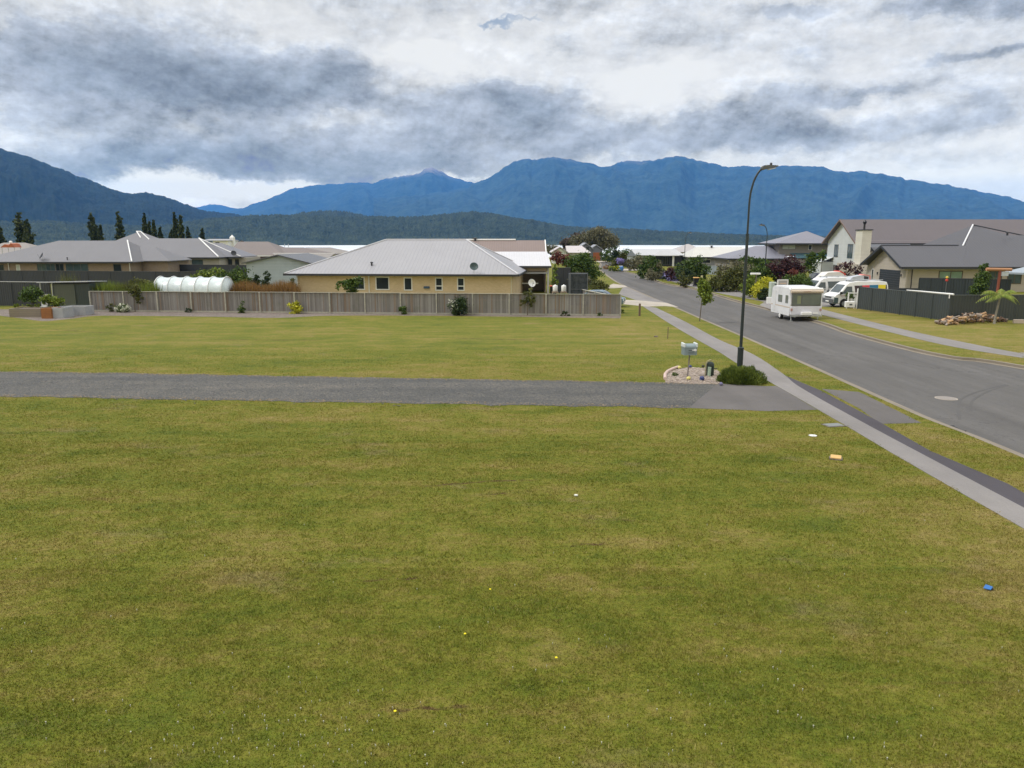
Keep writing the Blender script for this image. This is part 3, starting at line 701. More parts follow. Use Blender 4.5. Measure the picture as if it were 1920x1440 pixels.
def win(root, face, u, z, w, h, at=0.0, fm=None, gm=None, bar=None, split=None, fw=.06, name='window'):
    """window on the wall; face 'S' looks along -y (u is x, at is wall y), 'W' looks along -x (u is y, at is wall x)"""
    fm = fm or FRAMEW; gm = gm or GLASS
    f = MB(); g = MB()
    def bx(m, u0, u1, z0, z1, d0, d1):
        if face == 'S': m.box(u0, u1, at-d1, at-d0, z0, z1)
        else: m.box(at-d1, at-d0, u0, u1, z0, z1)
    bx(f, u, u+fw, z, z+h, -.02, .05); bx(f, u+w-fw, u+w, z, z+h, -.02, .05)
    bx(f, u+fw+.002, u+w-fw-.002, z, z+fw, -.02, .045); bx(f, u+fw+.002, u+w-fw-.002, z+h-fw, z+h, -.02, .045)
    if split: bx(f, u+fw+.002, u+w-fw-.002, z+h*split-fw/2, z+h*split+fw/2, -.02, .043)
    for k in range(1, bar or 1): bx(f, u+w*k/bar-fw/2, u+w*k/bar+fw/2, z+fw+.002, z+h-fw-.002, -.02, .041)
    bx(g, u+fw*.8, u+w-fw*.8, z+fw*.8, z+h-fw*.8, -.01, .018)
    fo = f.build(name, fm, root); g.build('pane', gm, fo); return fo
def roller(root, face, u, z, w, h, at, m, name='garage_door', ribs=9):
    mb = MB()
    for k in range(ribs):
        z0, z1 = z+h*k/ribs+.015, z+h*(k+1)/ribs
        if face == 'S': mb.box(u, u+w, at-.045, at+.01, z0, z1)
        else: mb.box(at-.045, at+.01, u, u+w, z0, z1)
    return mb.build(name, m, root)
def downpipe(root, x, y, z, m=None): 
    mb = MB(); mb.tube([(x,y,.02),(x,y,z-.15)], .05, 8); mb.box(x-.06, x+.06, y-.06, y+.06, z-.3, z-.18); return mb.build('downpipe', m or FRAMEW, root)
def dish(root_name, loc, rz, label, m, r=.45, tilt=R(35), az=0.0, pole=.9, white=False):
    e = empty(root_name, loc, rz, label, 'satellite dish', 'satellite dishes')
    prof = [(0.01, 0), (r*.35, .02), (r*.7, .07), (r, .15), (r*1.01, .165), (r*.98, .165), (r*.68, .09), (r*.3, .035), (.01, .02)]
    mb = MB(); mb.lathe([(a, -b_) for a, b_ in prof], n=20, axis='y')
    M = Matrix.Translation((0, -.08, pole+.1))@Matrix.Rotation(az, 4, 'Z')@Matrix.Rotation(-tilt, 4, 'X')
    mb.v = [tuple(M@Vector(v)) for v in mb.v]; mb.build('reflector', m, e, smooth=True)
    p = MB(); p.tube([(0,.1,0),(0,.1,pole),(0,.02,pole+.1)], .025, 8); p.box(-.12,.12,0,.2,-.03,.01); p.build('mast', GALV, e)
    a = MB(); q0 = M@Vector((0,-.02,-r)); q1 = M@Vector((0,-r*1.1,-r*.2)); a.tube([q0, q1], .014, 6); a.lathe([(.03,-.05),(.045,.05)], c=tuple(q1), n=8); a.build('receiver_arm', GREYF, e)
    return e
def vent(root, x, y, z, h=.5, r=.06, m=None):
    mb = MB(); mb.tube([(x,y,z-.2),(x,y,z+h)], r, 8); mb.lathe([(r*1.8,z+h-.02),(r*1.8,z+h+.06),(r*.4,z+h+.12)], c=(x,y,0), n=10); return mb.build('vent_pipe', m or DARKF, root)
def gable_fill(mb, x, y0, y1, z0, z1, t=.15):
    """triangular wall over y0..y1 at x, apex z1"""
    return mb.prism([(y0,z0),(y1,z0),((y0+y1)/2,z1)], 'x', x, x+t)
def house_at(pxl, pxr, Y, rz, z=2.6):
    """front-left base corner and front length for a facade seen between two image columns"""
    x0 = XA(pxl, Y, z); d = (math.cos(rz), math.sin(rz))
    # s so that the far end is seen at pxr: (x0+s*dx) = k*((Y+s*dy)*CP-(z-H)*SP)
    k = (pxr-960)/F
    s = (k*(Y*CP-(z-H)*SP)-x0)/(d[0]-k*d[1]*CP)
    return x0, s

# ---------------------------------------------------------------- foliage
def leafcloud(centers, radii, n, size, seed, clumps=None, flat=.0, fill=.35, aspect=1.6):
    """leaf quads gathered in clumps on and inside ellipsoids; returns verts, faces, v"""
    rg = np.random.default_rng(seed); C = np.array(centers, float); Rr = np.array(radii, float)
    w = (Rr[:,0]*Rr[:,1]*Rr[:,2])**(.67); w /= w.sum()
    n = int(n*1.5); size = size*1.22
    K = clumps or max(10, n//26)
    bi = rg.choice(len(C), K, p=w); d = rg.normal(size=(K,3)); d /= np.linalg.norm(d, axis=1)[:,None]
    rad = np.where(rg.random(K) < fill, rg.uniform(.2, .8, K), rg.uniform(.8, 1.05, K))
    cc = C[bi]+d*Rr[bi]*rad[:,None]
    cs = Rr[bi].min(axis=1)*rg.uniform(.15, .34, K); cv = rg.normal(0, .16, K)
    ci = rg.integers(0, K, n)
    p = cc[ci]+rg.normal(size=(n,3))*cs[ci][:,None]*np.array([1,1,.75])
    a = rg.normal(size=(n,3)); a[:,2] *= (1-flat); a /= np.linalg.norm(a, axis=1)[:,None]
    b_ = np.cross(a, rg.normal(size=(n,3))); b_ /= np.linalg.norm(b_, axis=1)[:,None]
    s = size*rg.uniform(.6, 1.3, n)[:,None]
    V = np.stack([p-a*s*aspect/2, p+b_*s/2, p+a*s*aspect/2, p-b_*s/2], 1)
    v = np.clip(.5+cv[ci]+rg.normal(0, .18, n), 0, 1)
    return V.reshape(-1,3), np.arange(4*n).reshape(-1,4), np.repeat(v, 4)
LM = {
 'green': leaf_mat('leaves_green', [(.022,.045,.008),(.055,.095,.014),(.115,.165,.030)]),
 'lime': leaf_mat('leaves_lime', [(.055,.085,.010),(.13,.18,.020),(.23,.28,.045)]),
 'dark': leaf_mat('leaves_dark', [(.010,.022,.008),(.028,.050,.014),(.060,.090,.026)]),
 'olive': leaf_mat('leaves_olive', [(.035,.045,.010),(.085,.095,.022),(.15,.15,.045)]),
 'yellow': leaf_mat('leaves_yellow', [(.20,.20,.010),(.42,.42,.020),(.62,.58,.07)]),
 'purple': leaf_mat('leaves_purple', [(.016,.007,.010),(.045,.016,.020),(.10,.035,.035)]),
 'red': leaf_mat('leaves_red', [(.06,.016,.014),(.14,.04,.03),(.24,.09,.05)]),
 'grey': leaf_mat('leaves_grey', [(.065,.065,.038),(.145,.14,.080),(.24,.22,.13)]),
 'poplar': leaf_mat('leaves_poplar', [(.016,.026,.008),(.045,.062,.016),(.095,.105,.030)]),
 'rust': leaf_mat('leaves_rust', [(.10,.055,.02),(.22,.12,.04),(.34,.21,.08)]),
 'violet': leaf_mat('petals_violet', [(.10,.09,.22),(.24,.20,.46),(.42,.38,.70)]),
 'white': leaf_mat('petals_white', [(.30,.34,.20),(.60,.62,.48),(.82,.82,.74)]),
 'brown': leaf_mat('twigs_brown', [(.05,.035,.03),(.11,.08,.065),(.18,.135,.10)]),
}
BARK = mat('bark', (.10,.078,.058), .9, var=.35, scale=6, bump=.6, bs=14)
def shrub(name, x, y, blobs, leafm, n, size, label, cat='shrub', group=None, z=0.0, stem=.03, trunk=None, limbs=4, seed=None, flowers=None, fill=.35):
    """blobs: (dx, dy, z, rx, ry, rz). Builds crown + stem (a trunk with limbs when trunk is given: its height)"""
    seed = seed if seed is not None else int(abs(x*13+y*7)*10)
    e = empty(name, (x, y, z), 0, label, cat, group)
    V, Fc, v = leafcloud([b_[:3] for b_ in blobs], [b_[3:] for b_ in blobs], n, size, seed, fill=fill)
    V[:, 2] = np.maximum(V[:, 2], .01)
    fast_mesh('crown' if trunk else 'foliage', V, Fc, LM[leafm], e, {'v': v})
    if flowers:
        V, Fc, v = leafcloud([b_[:3] for b_ in blobs], [(b_[3]*1.05, b_[4]*1.05, b_[5]*1.05) for b_ in blobs], flowers[1], flowers[2], seed+5, fill=0)
        V[:, 2] = np.maximum(V[:, 2], .02)
        fast_mesh('flowers', V, Fc, LM[flowers[0]], e, {'v': v})
    rd = random.Random(seed); mb = MB(); th = trunk or blobs[0][2]*.8
    lean = (rd.uniform(-.06, .06)*th, rd.uniform(-.06, .06)*th)
    mb.tube([(0,0,-.05),(lean[0]*.4,lean[1]*.4,th*.5),(lean[0],lean[1],th)], [stem*1.25, stem, stem*.8], 7)
    for k in range(limbs):
        b_ = blobs[k%len(blobs)]
        tx, ty, tz = b_[0]+rd.uniform(-.6,.6)*b_[3], b_[1]+rd.uniform(-.6,.6)*b_[4], b_[2]+rd.uniform(-.1,.6)*b_[5]
        s = rd.uniform(.6, 1)
        st = (lean[0]*s, lean[1]*s, th*s)
        mb.tube([st, ((st[0]+tx)/2, (st[1]+ty)/2, st[2]+(tz-st[2])*.62), (tx, ty, max(tz, th*s+.05))], [stem*.6, stem*.42, stem*.15], 6)
    mb.build('trunk' if trunk else 'stem', BARK, e)
    return e
def at(px, py): return G(px, py, 0)
# ================================================================ LEFT SIDE: fence, houses beyond it
# ---- weathered paling fence: 15 bays
WOOD = board_mat('weathered_palings', (.235,.212,.200), .10, vertical=True, var=.55, rough=.9, amt=.5)
POSTM = mat('weathered_post', (.31,.30,.255), .9, var=.35, scale=5)
def fence_mat():
    m, t, b = newmat('old_palings'); tc, xyz, u = axis_coord(t)
    q = t.math('DIVIDE', u, .10); cell = t.math('FLOOR', q); fr = t.math('FRACT', q)
    w = t.n('ShaderNodeTexWhiteNoise', {'noise_dimensions': '1D'}); t.set(w, 'W', cell)
    w2 = t.n('ShaderNodeTexWhiteNoise', {'noise_dimensions': '1D'}); t.set(w2, 'W', t.math('ADD', cell, 37.3))
    st = t.noise(t.map(tc.outputs['Object'], (14, 1, .8)), 1.0, 5, .7); pt = t.noise(tc.outputs['Object'], .45, 5, .6)
    k = t.math('ADD', t.math('ADD', .07, t.math('MULTIPLY', w.outputs[0], .28)), t.math('ADD', t.math('MULTIPLY', st, .42), t.math('MULTIPLY', pt, .2)))
    c = t.ramp(k, [(.2, (.09,.082,.078)), (.42, (.165,.155,.148)), (.6, (.225,.215,.208)), (.85, (.33,.325,.32))])
    c = t.mix(t.math('MULTIPLY', t.smooth(w2.outputs[0], .80, .95), .6), c, (.20,.13,.08))
    # mossy green bloom here and there, darker edges on each paling
    c = t.mix(t.math('MULTIPLY', t.smooth(t.noise(tc.outputs['Object'], .8, 4, .6), .55, .75), .35), c, (.11,.125,.07))
    c = t.mix(t.smooth(t.math('ABSOLUTE', t.math('SUBTRACT', fr, .5)), .44, .5), c, (.05,.043,.04))
    t.set(b, 'Base Color', c); b.inputs['Roughness'].default_value = .9; b.inputs['Specular IOR Level'].default_value = .2
    t.set(b, 'Normal', t.n('ShaderNodeBump', None, Strength=.5, Distance=.01, Height=st)); return m
PALE = fence_mat()
L = math.hypot(FB[0]-FA[0], FB[1]-FA[1]); NB = 15; bw = L/NB
fe = empty('paling_fence', (FA[0], FA[1], 0), RZ, 'long weathered grey timber paling fence across the far edge of the lawn', 'fence')
rd = random.Random(3)
for i in range(NB):
    mb = MB(); x = i*bw+.06
    zt = 1.68+rd.uniform(-.015, .015)
    while x < (i+1)*bw-.08:
        w = .094; mb.box(x, x+w, rd.uniform(-.006, .006), .02, .10+rd.uniform(-.01,.01), zt+rd.uniform(-.008,.008)); x += .10
    mb.build('paling_panel', PALE, fe)
    r_ = MB(); r_.box(i*bw-.02, (i+1)*bw-.023, -.075, .085, zt+.012, zt+.05); r_.build('top_rail', POSTM, fe)
    k = MB(); k.box(i*bw+.07, (i+1)*bw-.07, .022, .07, .35, .44); k.box(i*bw+.07, (i+1)*bw-.07, .022, .07, 1.3, 1.39)
    k.box(i*bw+.07, (i+1)*bw-.07, -.03, .022, -.02, .12); k.build('bottom_board', POSTM, fe)
for i in range(NB+1):
    mb = MB(); mb.bbox(i*bw-.055, i*bw+.055, -.10, .10, -.1, 1.70, .008); mb.build('post', POSTM, fe)
# short return of the fence along the street side
x0, y0 = FB[0]-2.75, FB[1]+.2
f2 = empty('side_fence', (FB[0]-3.0, FB[1]+13.5, 0), math.atan2(-12.5, 2.9), 'lower timber paling fence running back beside the parked car', 'fence')
L2 = 12.6
for i in range(5):
    mb = MB(); x = i*L2/5+.06
    while x < (i+1)*L2/5-.08: mb.box(x, x+.094, 0, .02, .08, 1.42+rd.uniform(-.01,.01)); x += .10
    mb.build('paling_panel', PALE, f2)
    r_ = MB(); r_.box(i*L2/5, (i+1)*L2/5-.005, -.09, .11, 1.43, 1.48); r_.build('top_rail', POSTM, f2)
    mb = MB(); mb.bbox(i*L2/5-.05, i*L2/5+.05, -.14, -.03, -.1, 1.5, .01); mb.build('post', POSTM, f2)

# ---- A: brick house right behind the fence
BRICK = brick_mat('buff_brick', (.62,.46,.27), (.54,.39,.21), (.58,.50,.38))
ROOFG = roof_mat('pale_grey_roof', (.265,.262,.280), .76/2, .13)
Ya = 77.0; xa, La = house_at(556, 961, Ya, RZ)
h = empty('brick_house', (xa, Ya, 0), RZ, 'low buff brick house with wide pale grey hip roof behind the paling fence', 'house')
D_ = 14.5
mb = MB(); mb.box(0, La, 0, D_, -.1, 2.62); mb.build('wall', BRICK, h)
o = .62; rf = MB(); il = (ZA(0,1)*0)+8.3
hip(rf, -o-.4, La+o, -o, D_+o, 2.66, 6.02, 8.6, 6.3)
ro = rf.build('roof', ROOFG, h)
cp = MB(); caps(cp, -o-.4, La+o, -o, D_+o, 2.70, 6.06, 8.6, 6.3, .07); cp.build('ridge_cap', mat('ridge_metal', (.5,.5,.53), .4, var=.05), ro)
g = MB(); gutter(g, -o-.4, La+o, -o, D_+o, 2.66, .20, .12); g.build('fascia', DARKF, h)
sf = MB(); sf.box(-o-.38, La+o-.02, -o+.02, D_+o-.02, 2.50, 2.535); sf.build('soffit', WHITE, h)
def u_at(px, root_x, Y): # local x on this front for an image column
    return house_at(px, px, Y, RZ)[0] and house_at_local(px, root_x, Y)
def house_at_local(px, x0, Y, rz=None, z=2.0):
    rz = RZ if rz is None else rz
    k = (px-960)/F; dx, dy = math.cos(rz), math.sin(rz)
    return (k*(Y*CP-(z-H)*SP)-x0)/(dx-k*dy*CP)
for p0, p1, z0, z1, sp in ((665,684,1.02,2.32,None),(704,730,1.02,2.36,None),(757,773,.98,2.30,None),(816,830,.98,2.30,.36),(857,871,.98,2.30,.36)):
    a, c_ = house_at_local(p0, xa, Ya), house_at_local(p1, xa, Ya)
    win(h, 'S', a, z0, c_-a, z1-z0, 0, split=sp, fw=.10)
for p in (558, 692): downpipe(h, house_at_local(p, xa, Ya), -.08, 2.6)
downpipe(h, La-.12, -.08, 2.6, mat('cream_pipe', (.6,.55,.42), .5))
vent(h, house_at_local(692, xa, Ya), 1.2, 3.35, .35, .09)
mb = MB(); a = house_at_local(800, xa, Ya); mb.bbox(a-.3, a+.3, -.16, -.003, 1.2, 1.42, .03); mb.build('hose_reel', mat('blue_plastic', (.05,.09,.14), .4), h)
M_ = Matrix.Rotation(RZ, 4, 'Z')
def place(root_x, Y, lx, ly, lz): v = M_@Vector((lx, ly, 0)); return (root_x+v.x, Y+v.y, lz)
dish('satellite_dish', place(xa, Ya, house_at_local(890, xa, Ya), -.45, 2.72), 0, 'large dark green satellite dish on the eave of the brick house', mat('dark_green_metal', (.03,.055,.055), .4), r=.42, tilt=R(28), az=R(8), pole=.55)

# ---- B: carport wing with bright corrugated roof, right of the brick house
ROOFW = roof_mat('white_roof', (.50,.495,.52), .30, .10)
BEIGE = board_mat('beige_boards', (.34,.27,.21), .2)
Yb = 86.0; xb = XA(905, Yb, 3); wb = XA(1030, Yb, 3)-xb
h = empty('garage_wing', (xb, Yb, 0), 0, 'open fronted beige garage with bright white low roof right of the brick house', 'garage')
mb = MB(); mb.box(0, wb-.3, 5.5, 5.7, 0, 3.0); mb.box(0, .15, 0, 5.48, 0, 3.0); mb.box(wb-.45, wb-.3, 1.0, 5.48, 0, 3.0); mb.box(0, wb-.1, .0, .14, 2.5, 3.0); mb.build('wall', BEIGE, h)
mb = MB(); mb.add([(-.3,-.5,3.12),(wb+.2,-.5,3.12),(wb+.05,7,4.6),(-.3,7,4.6),(-.3,-.5,3.02),(wb+.2,-.5,3.02),(wb+.05,7,4.5),(-.3,7,4.5)], [(0,1,2,3),(7,6,5,4),(0,4,5,1),(1,5,6,2),(2,6,7,3),(3,7,4,0)]); mb.build('roof', ROOFW, h)
mb = MB(); mb.box(-.3, wb+.2, -.64, -.504, 2.9, 3.12); mb.build('fascia', DARKF, h)
mb = MB(); mb.box(0, wb-.1, -.12, -.003, 2.22, 2.42); mb.build('beam', mat('grey_beam', (.33,.34,.37), .5), h)
mb = MB(); mb.bbox(wb-.22, wb-.04, -.1, .08, 0, 2.98, .01); mb.build('post', mat('lilac_post', (.45,.44,.47), .5), h)
mb = MB(); mb.box(.6, .75, 1.2, 4.9, .25, 1.35); mb.box(.6, wb-1.2, 1.2, 1.3, 1.0, 1.12); mb.build('rail', WHITE, h)

# ---- C: long pink-brown roofed house behind both
ROOFP = roof_mat('pinkish_tile_roof', (.19,.145,.132), .32, .16, rough=.7)
Yc = 102.0; xc = XA(712, Yc, 4); wc = XA(1024, Yc, 4)-xc
h = empty('brown_roofed_house', (xc, Yc, 0), 0, 'long house showing only its pinkish brown roof above the brick house', 'house')
mb = MB(); mb.box(.5, wc-.3, .6, 9, 0, 3.7); gable_fill(mb, wc-.45, .6, 9, 3.7, 5.6); gable_fill(mb, .5, .6, 9, 3.7, 5.6); mb.build('wall', BEIGE, h)
mb = MB(); hip(mb, 0, wc, 0, 9.6, 3.75, 5.95, 0, 0); mb.build('roof', ROOFP, h)
mb = MB(); mb.tube([(XA(862,Yc+4.8,6)-xc,4.8,6.05),(XA(967,Yc+4.8,6)-xc,4.8,6.05)], .12, 6); mb.build('ridge_cap', WHITE, h)
mb = MB(); mb.add([(wc-.02,-.05,3.72),(wc+.12,-.05,3.72),(wc+.12,4.8,6.05),(wc-.02,4.8,6.05),(wc-.02,-.05,3.6),(wc+.12,-.05,3.6),(wc+.12,4.8,5.93),(wc-.02,4.8,5.93)], [(0,1,2,3),(7,6,5,4),(0,4,5,1),(1,5,6,2),(2,6,7,3),(3,7,4,0)]); mb.build('barge_board', WHITE, h)
vent(h, XA(891,Yc+4.8,6)-xc, 4.7, 5.95, .25, .14)

# ---- D: pale blue weatherboard gable shed
BLUEB = board_mat('pale_blue_boards', (.33,.38,.42), .17, amt=.28)
Yd = 92.0; xd = XA(462, Yd, 3); wd = XA(581, Yd, 3)-xd
h = empty('gabled_shed', (xd, Yd, 0), RZ, 'pale blue weatherboard shed with a low gable facing the lawn', 'shed')
ap_ = wd*.53; zE, zR = ZA(493,Yd), ZA(480,Yd)
mb = MB(); mb.prism([(0,.45),(wd,.45),(wd,zE),(ap_,zR),(0,zE)], 'y', 0, 10); mb.build('wall', BLUEB, h)
mb = MB(); mb.box(.02, wd-.02, .02, 9.9, 0, .43); mb.build('base', mat('rusty_base', (.16,.07,.055), .8), h)
mb = MB()
for (x0_, z0_, x1_, z1_) in ((-.45, zE-.10, ap_, zR+.06), (ap_, zR+.06, wd+.45, zE-.10)):
    mb.add([(x0_,-.35,z0_),(x1_,-.35,z1_),(x1_,10.3,z1_),(x0_,10.3,z0_),(x0_,-.35,z0_+.13),(x1_,-.35,z1_+.13),(x1_,10.3,z1_+.13),(x0_,10.3,z0_+.13)], [(0,3,2,1),(4,5,6,7),(0,1,5,4),(1,2,6,5),(2,3,7,6),(3,0,4,7)])
mb.build('roof', roof_mat('charcoal_roof', (.085,.09,.105), .3, .2), h)

# ---- E: grey hip roof house at the far left
ROOFL = roof_mat('lilac_grey_roof', (.140,.138,.150), .33, .07, rough=.6)
BRICKB = brick_mat('brown_brick', (.25,.18,.125), (.20,.14,.10), (.27,.24,.20))
Ye = 118.0; xe = XA(-60, Ye, 2.6); we = XA(246, Ye, 2.6)-xe
h = empty('brick_house', (xe, Ye, 0), 0, 'brown brick house with broad grey hip roof at the far left', 'house')
mb = MB(); mb.box(.6, we-.6, .6, 13, -.1, 2.6)
mb.box(we-.55, we+3.6, 4.5, 13, -.1, 2.6); mb.build('wall', BRICKB, h)
r_ = MB(); hip(r_, 0, we+.1, 0, 13.6, 2.66, 5.9, 10.5, 3.8); ro = r_.build('roof', ROOFL, h)
r_ = MB(); hip(r_, we-7, we+4.2, 3.9, 12.6, 2.72, 4.9, 0, 4.2); r_.build('side_roof', ROOFL, h)
cp = MB(); cp.tube([(we+.1,0,2.72),(we-3.7,6.8,5.96)], .10, 6); cp.build('ridge_cap', WHITE, ro)
g = MB(); gutter(g, 0, we+.1, 0, 13.6, 2.66, .22, .14, 'fl'); g.build('fascia', DARKF, h)
for p0, p1, z0, z1, gm, fm, bar in ((-6,8,0,2.2,GLASS,GREYF,1),(31,38,.4,2.2,mat('grey_green_door', (.42,.47,.44), .5),FRAMEW,1),(70,104,.2,2.35,GLASSB,GREYF,4),(105,120,.3,2.35,GLASS,GREYF,2),(124,166,.3,2.35,GLASSB,GREYF,3),(213,228,0,2.3,GLASS,GREYF,1)):
    a = XA(p0, Ye+.6, 1.5)-xe; c_ = XA(p1, Ye+.6, 1.5)-xe
    win(h, 'S', a, z0, c_-a, z1-z0, .6, fm=fm, gm=gm, bar=bar)
downpipe(h, XA(240, Ye, 2)-xe, .5, 2.6); downpipe(h, XA(12, Ye, 2)-xe, .5, 2.6)
a = XA(252, Ye+4.5, 1.5)-xe; win(h, 'S', a, 1.0, 1.2, 1.2, 4.5, fm=GREYF)
dish('satellite_dish', (XA(76,Ye,3), Ye+.6, 2.78), 0, 'small black satellite dish on the roof edge at the far left', mat('black_metal', (.02,.02,.022), .4), r=.55, tilt=R(30), az=R(-50), pole=.65)
vent(h, XA(122,Ye,3)-xe, .6, 2.8, .45, .07)

# ---- F: second grey hip roof house, with a taller pyramid roof behind its ridge
Yf = 140.0; xf = XA(285, Yf, 2.8); wf = XA(410, Yf, 2.8)-xf
GREYW = board_mat('stone_grey_boards', (.33,.31,.28), .2)
h = empty('bungalow', (xf, Yf, 0), 0, 'grey roofed bungalow with white ridge caps and a small pyramid roof on top', 'house')
mb = MB(); mb.box(.5, wf-.2, .6, 13, -.1, 2.7); mb.box(wf-.15, wf+3.4, 5, 13, -.1, 2.7); mb.build('wall', GREYW, h)
z1 = ZA(447, Yf+6.8); xr = XA(373, Yf+6.8, z1)-xf
r_ = MB(); hip(r_, XA(212,Yf,3)-xf, wf, 0, 13.6, 2.85, z1, 4.0, wf-xr); ro = r_.build('roof', ROOFL, h)
r_ = MB(); hip(r_, wf-9, XA(452,Yf+4,2.8)-xf, 4.2, 13.4, 2.87, 5.4, 0, 5.2); r_.build('side_roof', roof_mat('slate_roof', (.13,.13,.15), .33, .1), h)
r_ = MB(); xp = XA(264, Yf+15, 7)-xf; hip(r_, xp-5.2, xp+5.4, 9.5, 19.5, 4.9, ZA(434.5,Yf+14.5), 5.1, 5.1); rp = r_.build('pyramid_roof', ROOFL, h)
cp = MB(); cp.tube([(wf,0,2.95),(xr,6.8,z1+.06)], .13, 6); cp.tube([(wf+2.6,4.2,2.95),(xr,6.8,z1+.06)], .08, 6)
cp.build('ridge_cap', WHITE, ro)
cp = MB(); zp = ZA(434.5,Yf+14.5); cp.tube([(xp+5.4,9.5,4.95),(xp+.3,14.5,zp+.05)], .10, 6); cp.tube([(xp-.6,14.5,zp+.05),(xp+.3,14.5,zp+.05)], .14, 6); cp.tube([(xp-.5,14.5,zp+.05),(xp+1.3,12.2,zp-1.2)], .12, 6); cp.build('ridge_cap', WHITE, rp)
g = MB(); gutter(g, 0, wf, 0, 13.6, 2.85, .24, .14, 'fr'); g.box(wf+.2, XA(452,Yf+4,2.8)-xf, 4.04, 4.19, 2.62, 2.86); g.build('fascia', DARKF, h)
for p0, p1, z0, z1_, gm in ((303,316,.6,2.3,GLASS),(317,325,1.2,2.3,mat('light_blind', (.5,.52,.5), .5)),(360,381,.4,2.4,GLASSB)):
    a = XA(p0, Yf+.6, 1.5)-xf; c_ = XA(p1, Yf+.6, 1.5)-xf; win(h, 'S', a, z0, c_-a, z1_-z0, .6, fm=GREYF, gm=gm)
for p in (428, 441):
    a = XA(p, Yf+5, 1.5)-xf; win(h, 'S', a, .3, .8, 2.1, 5, fm=GREYF)
dish('satellite_dish', (XA(441,Yf+5,3), Yf+4.3, 2.9), 0, 'black satellite dish at the right eave of the grey bungalow', mat('black_metal', (.02,.02,.022), .4), r=.5, tilt=R(25), az=R(30), pole=.5)

# ---- G: brown roof house and others further back
ROOFB = roof_mat('brown_grey_roof', (.155,.13,.122), .34, .12, rough=.7)
ROOFT = roof_mat('taupe_roof', (.22,.20,.185), .34, .10, rough=.7)
REDB = brick_mat('red_brick', (.16,.055,.04), (.13,.045,.035), (.2,.16,.14))
Yg = 165.0; xg = XA(424, Yg, 3); wg = XA(532, Yg, 3)-xg
h = empty('bungalow', (xg, Yg, 0), 0, 'red brick bungalow with brown hip roof beyond the blue shed', 'house')
mb = MB(); mb.box(.6, wg-.6, .6, 15, -.1, 2.6); mb.build('wall', REDB, h)
z1 = ZA(453, Yg+8); r_ = MB(); hip(r_, 0, wg, 0, 16, 2.7, z1, XA(447,Yg+8,5)-xg, wg-(XA(503,Yg+8,5)-xg)); r_.build('roof', ROOFB, h)
r_ = MB(); hip(r_, wg-8, wg+8.5, 2, 15, 2.75, ZA(464,Yg+8), 0, 6.5); r_.build('side_roof', ROOFB, h)
g = MB(); gutter(g, 0, wg, 0, 16, 2.7, .22, .14, 'fr'); g.build('fascia', WHITE, h)
mb = MB(); mb.box(-2, 1.2, 1, 2, 0, 2.5); mb.build('porch', WHITE, h)
win(h, 'S', 2.2, .8, 1.8, 1.4, .6); 
Yh = 205.0; xh = XA(520, Yh, 3); wh = XA(650, Yh, 3)-xh
h = empty('bungalow', (xh, Yh, 0), 0, 'taupe roofed bungalow left of the brick house ridge, close to the lake', 'house')
mb = MB(); mb.box(.6, wh-.6, .6, 13, -.1, 2.4); mb.build('wall', GREYW, h)
r_ = MB(); hip(r_, 0, wh, 0, 14, 2.4, ZA(464,Yh+7), 6, 6); ro = r_.build('roof', ROOFT, h)
for i_, p in enumerate((534,541)): vent(h, XA(p,Yh+6,4)-xh, 6, 3.9, .9, .08, GALV)
win(h, 'S', 5, .8, 3, 1.2, .6)
Yi = 150.0; xi_ = XA(520, Yi, 2.6); wi = XA(612, Yi, 2.6)-xi_
h = empty('carport', (xi_, Yi, 0), 0, 'low taupe lean-to roof with white front edge behind the blue shed', 'carport')
mb = MB(); mb.add([(0,0,2.3),(wi,0,2.2),(wi,7,3.2),(-3,7,3.2),(0,0,2.2),(wi,0,2.1),(wi,7,3.1),(-3,7,3.1)], [(0,1,2,3),(7,6,5,4),(0,4,5,1),(1,5,6,2),(2,6,7,3),(3,7,4,0)]); mb.build('roof', ROOFT, h)
mb = MB(); mb.box(-3, wi, 6.9, 7.1, 3.21, 3.36); mb.build('fascia', WHITE, h)
mb = MB(); mb.box(.2, wi-.2, 6.2, 6.4, 0, 3.0); mb.build('wall', GREYW, h)
for x_ in (.3, wi/2, wi-.3): mb = MB(); mb.box(x_, x_+.12, .2, .32, 0, 2.2); mb.build('post', WHITE, h)
Yj = 225.0; xj = XA(399, Yj, 5); wj = XA(428, Yj, 5)-xj
h = empty('white_house', (xj, Yj, 0), 0, 'small white two storey house with a pointed white chimney before the hills', 'house')
mb = MB(); mb.box(0, wj, 0, 8, -.5, ZA(451,Yj)); mb.box(-6, -.02, .5, 8, -.5, ZA(455,Yj)); mb.build('wall', WHITE, h)
r_ = MB(); hip(r_, -3.5, wj+.3, -.4, 8.4, ZA(450.8,Yj), ZA(448,Yj), 1, 1, .1); r_.build('roof', ROOFG, h)
mb = MB(); a = XA(423,Yj,7)-xj; mb.box(a, a+1.2, 3, 4.2, 4, ZA(445,Yj)); mb.add([(a,3,ZA(445,Yj)),(a+1.2,3,ZA(445,Yj)),(a+1.2,4.2,ZA(445,Yj)),(a,4.2,ZA(445,Yj)),(a+.6,3.6,ZA(440,Yj))], [(0,1,4),(1,2,4),(2,3,4),(3,0,4)]); mb.build('chimney', WHITE, h)
win(h, 'S', .8, 4.4, 1.2, 1.0, 0, fm=GREYF)
Yk = 150.0; xk = XA(-80, Yk, 4); wk = XA(38, Yk, 4)-xk
h = empty('bungalow', (xk, Yk, 0), 0, 'pale grey roofed house just showing at the left edge', 'house')
mb = MB(); mb.box(.6, wk-.6, .6, 12, -.1, 2.7); mb.build('wall', GREYW, h)
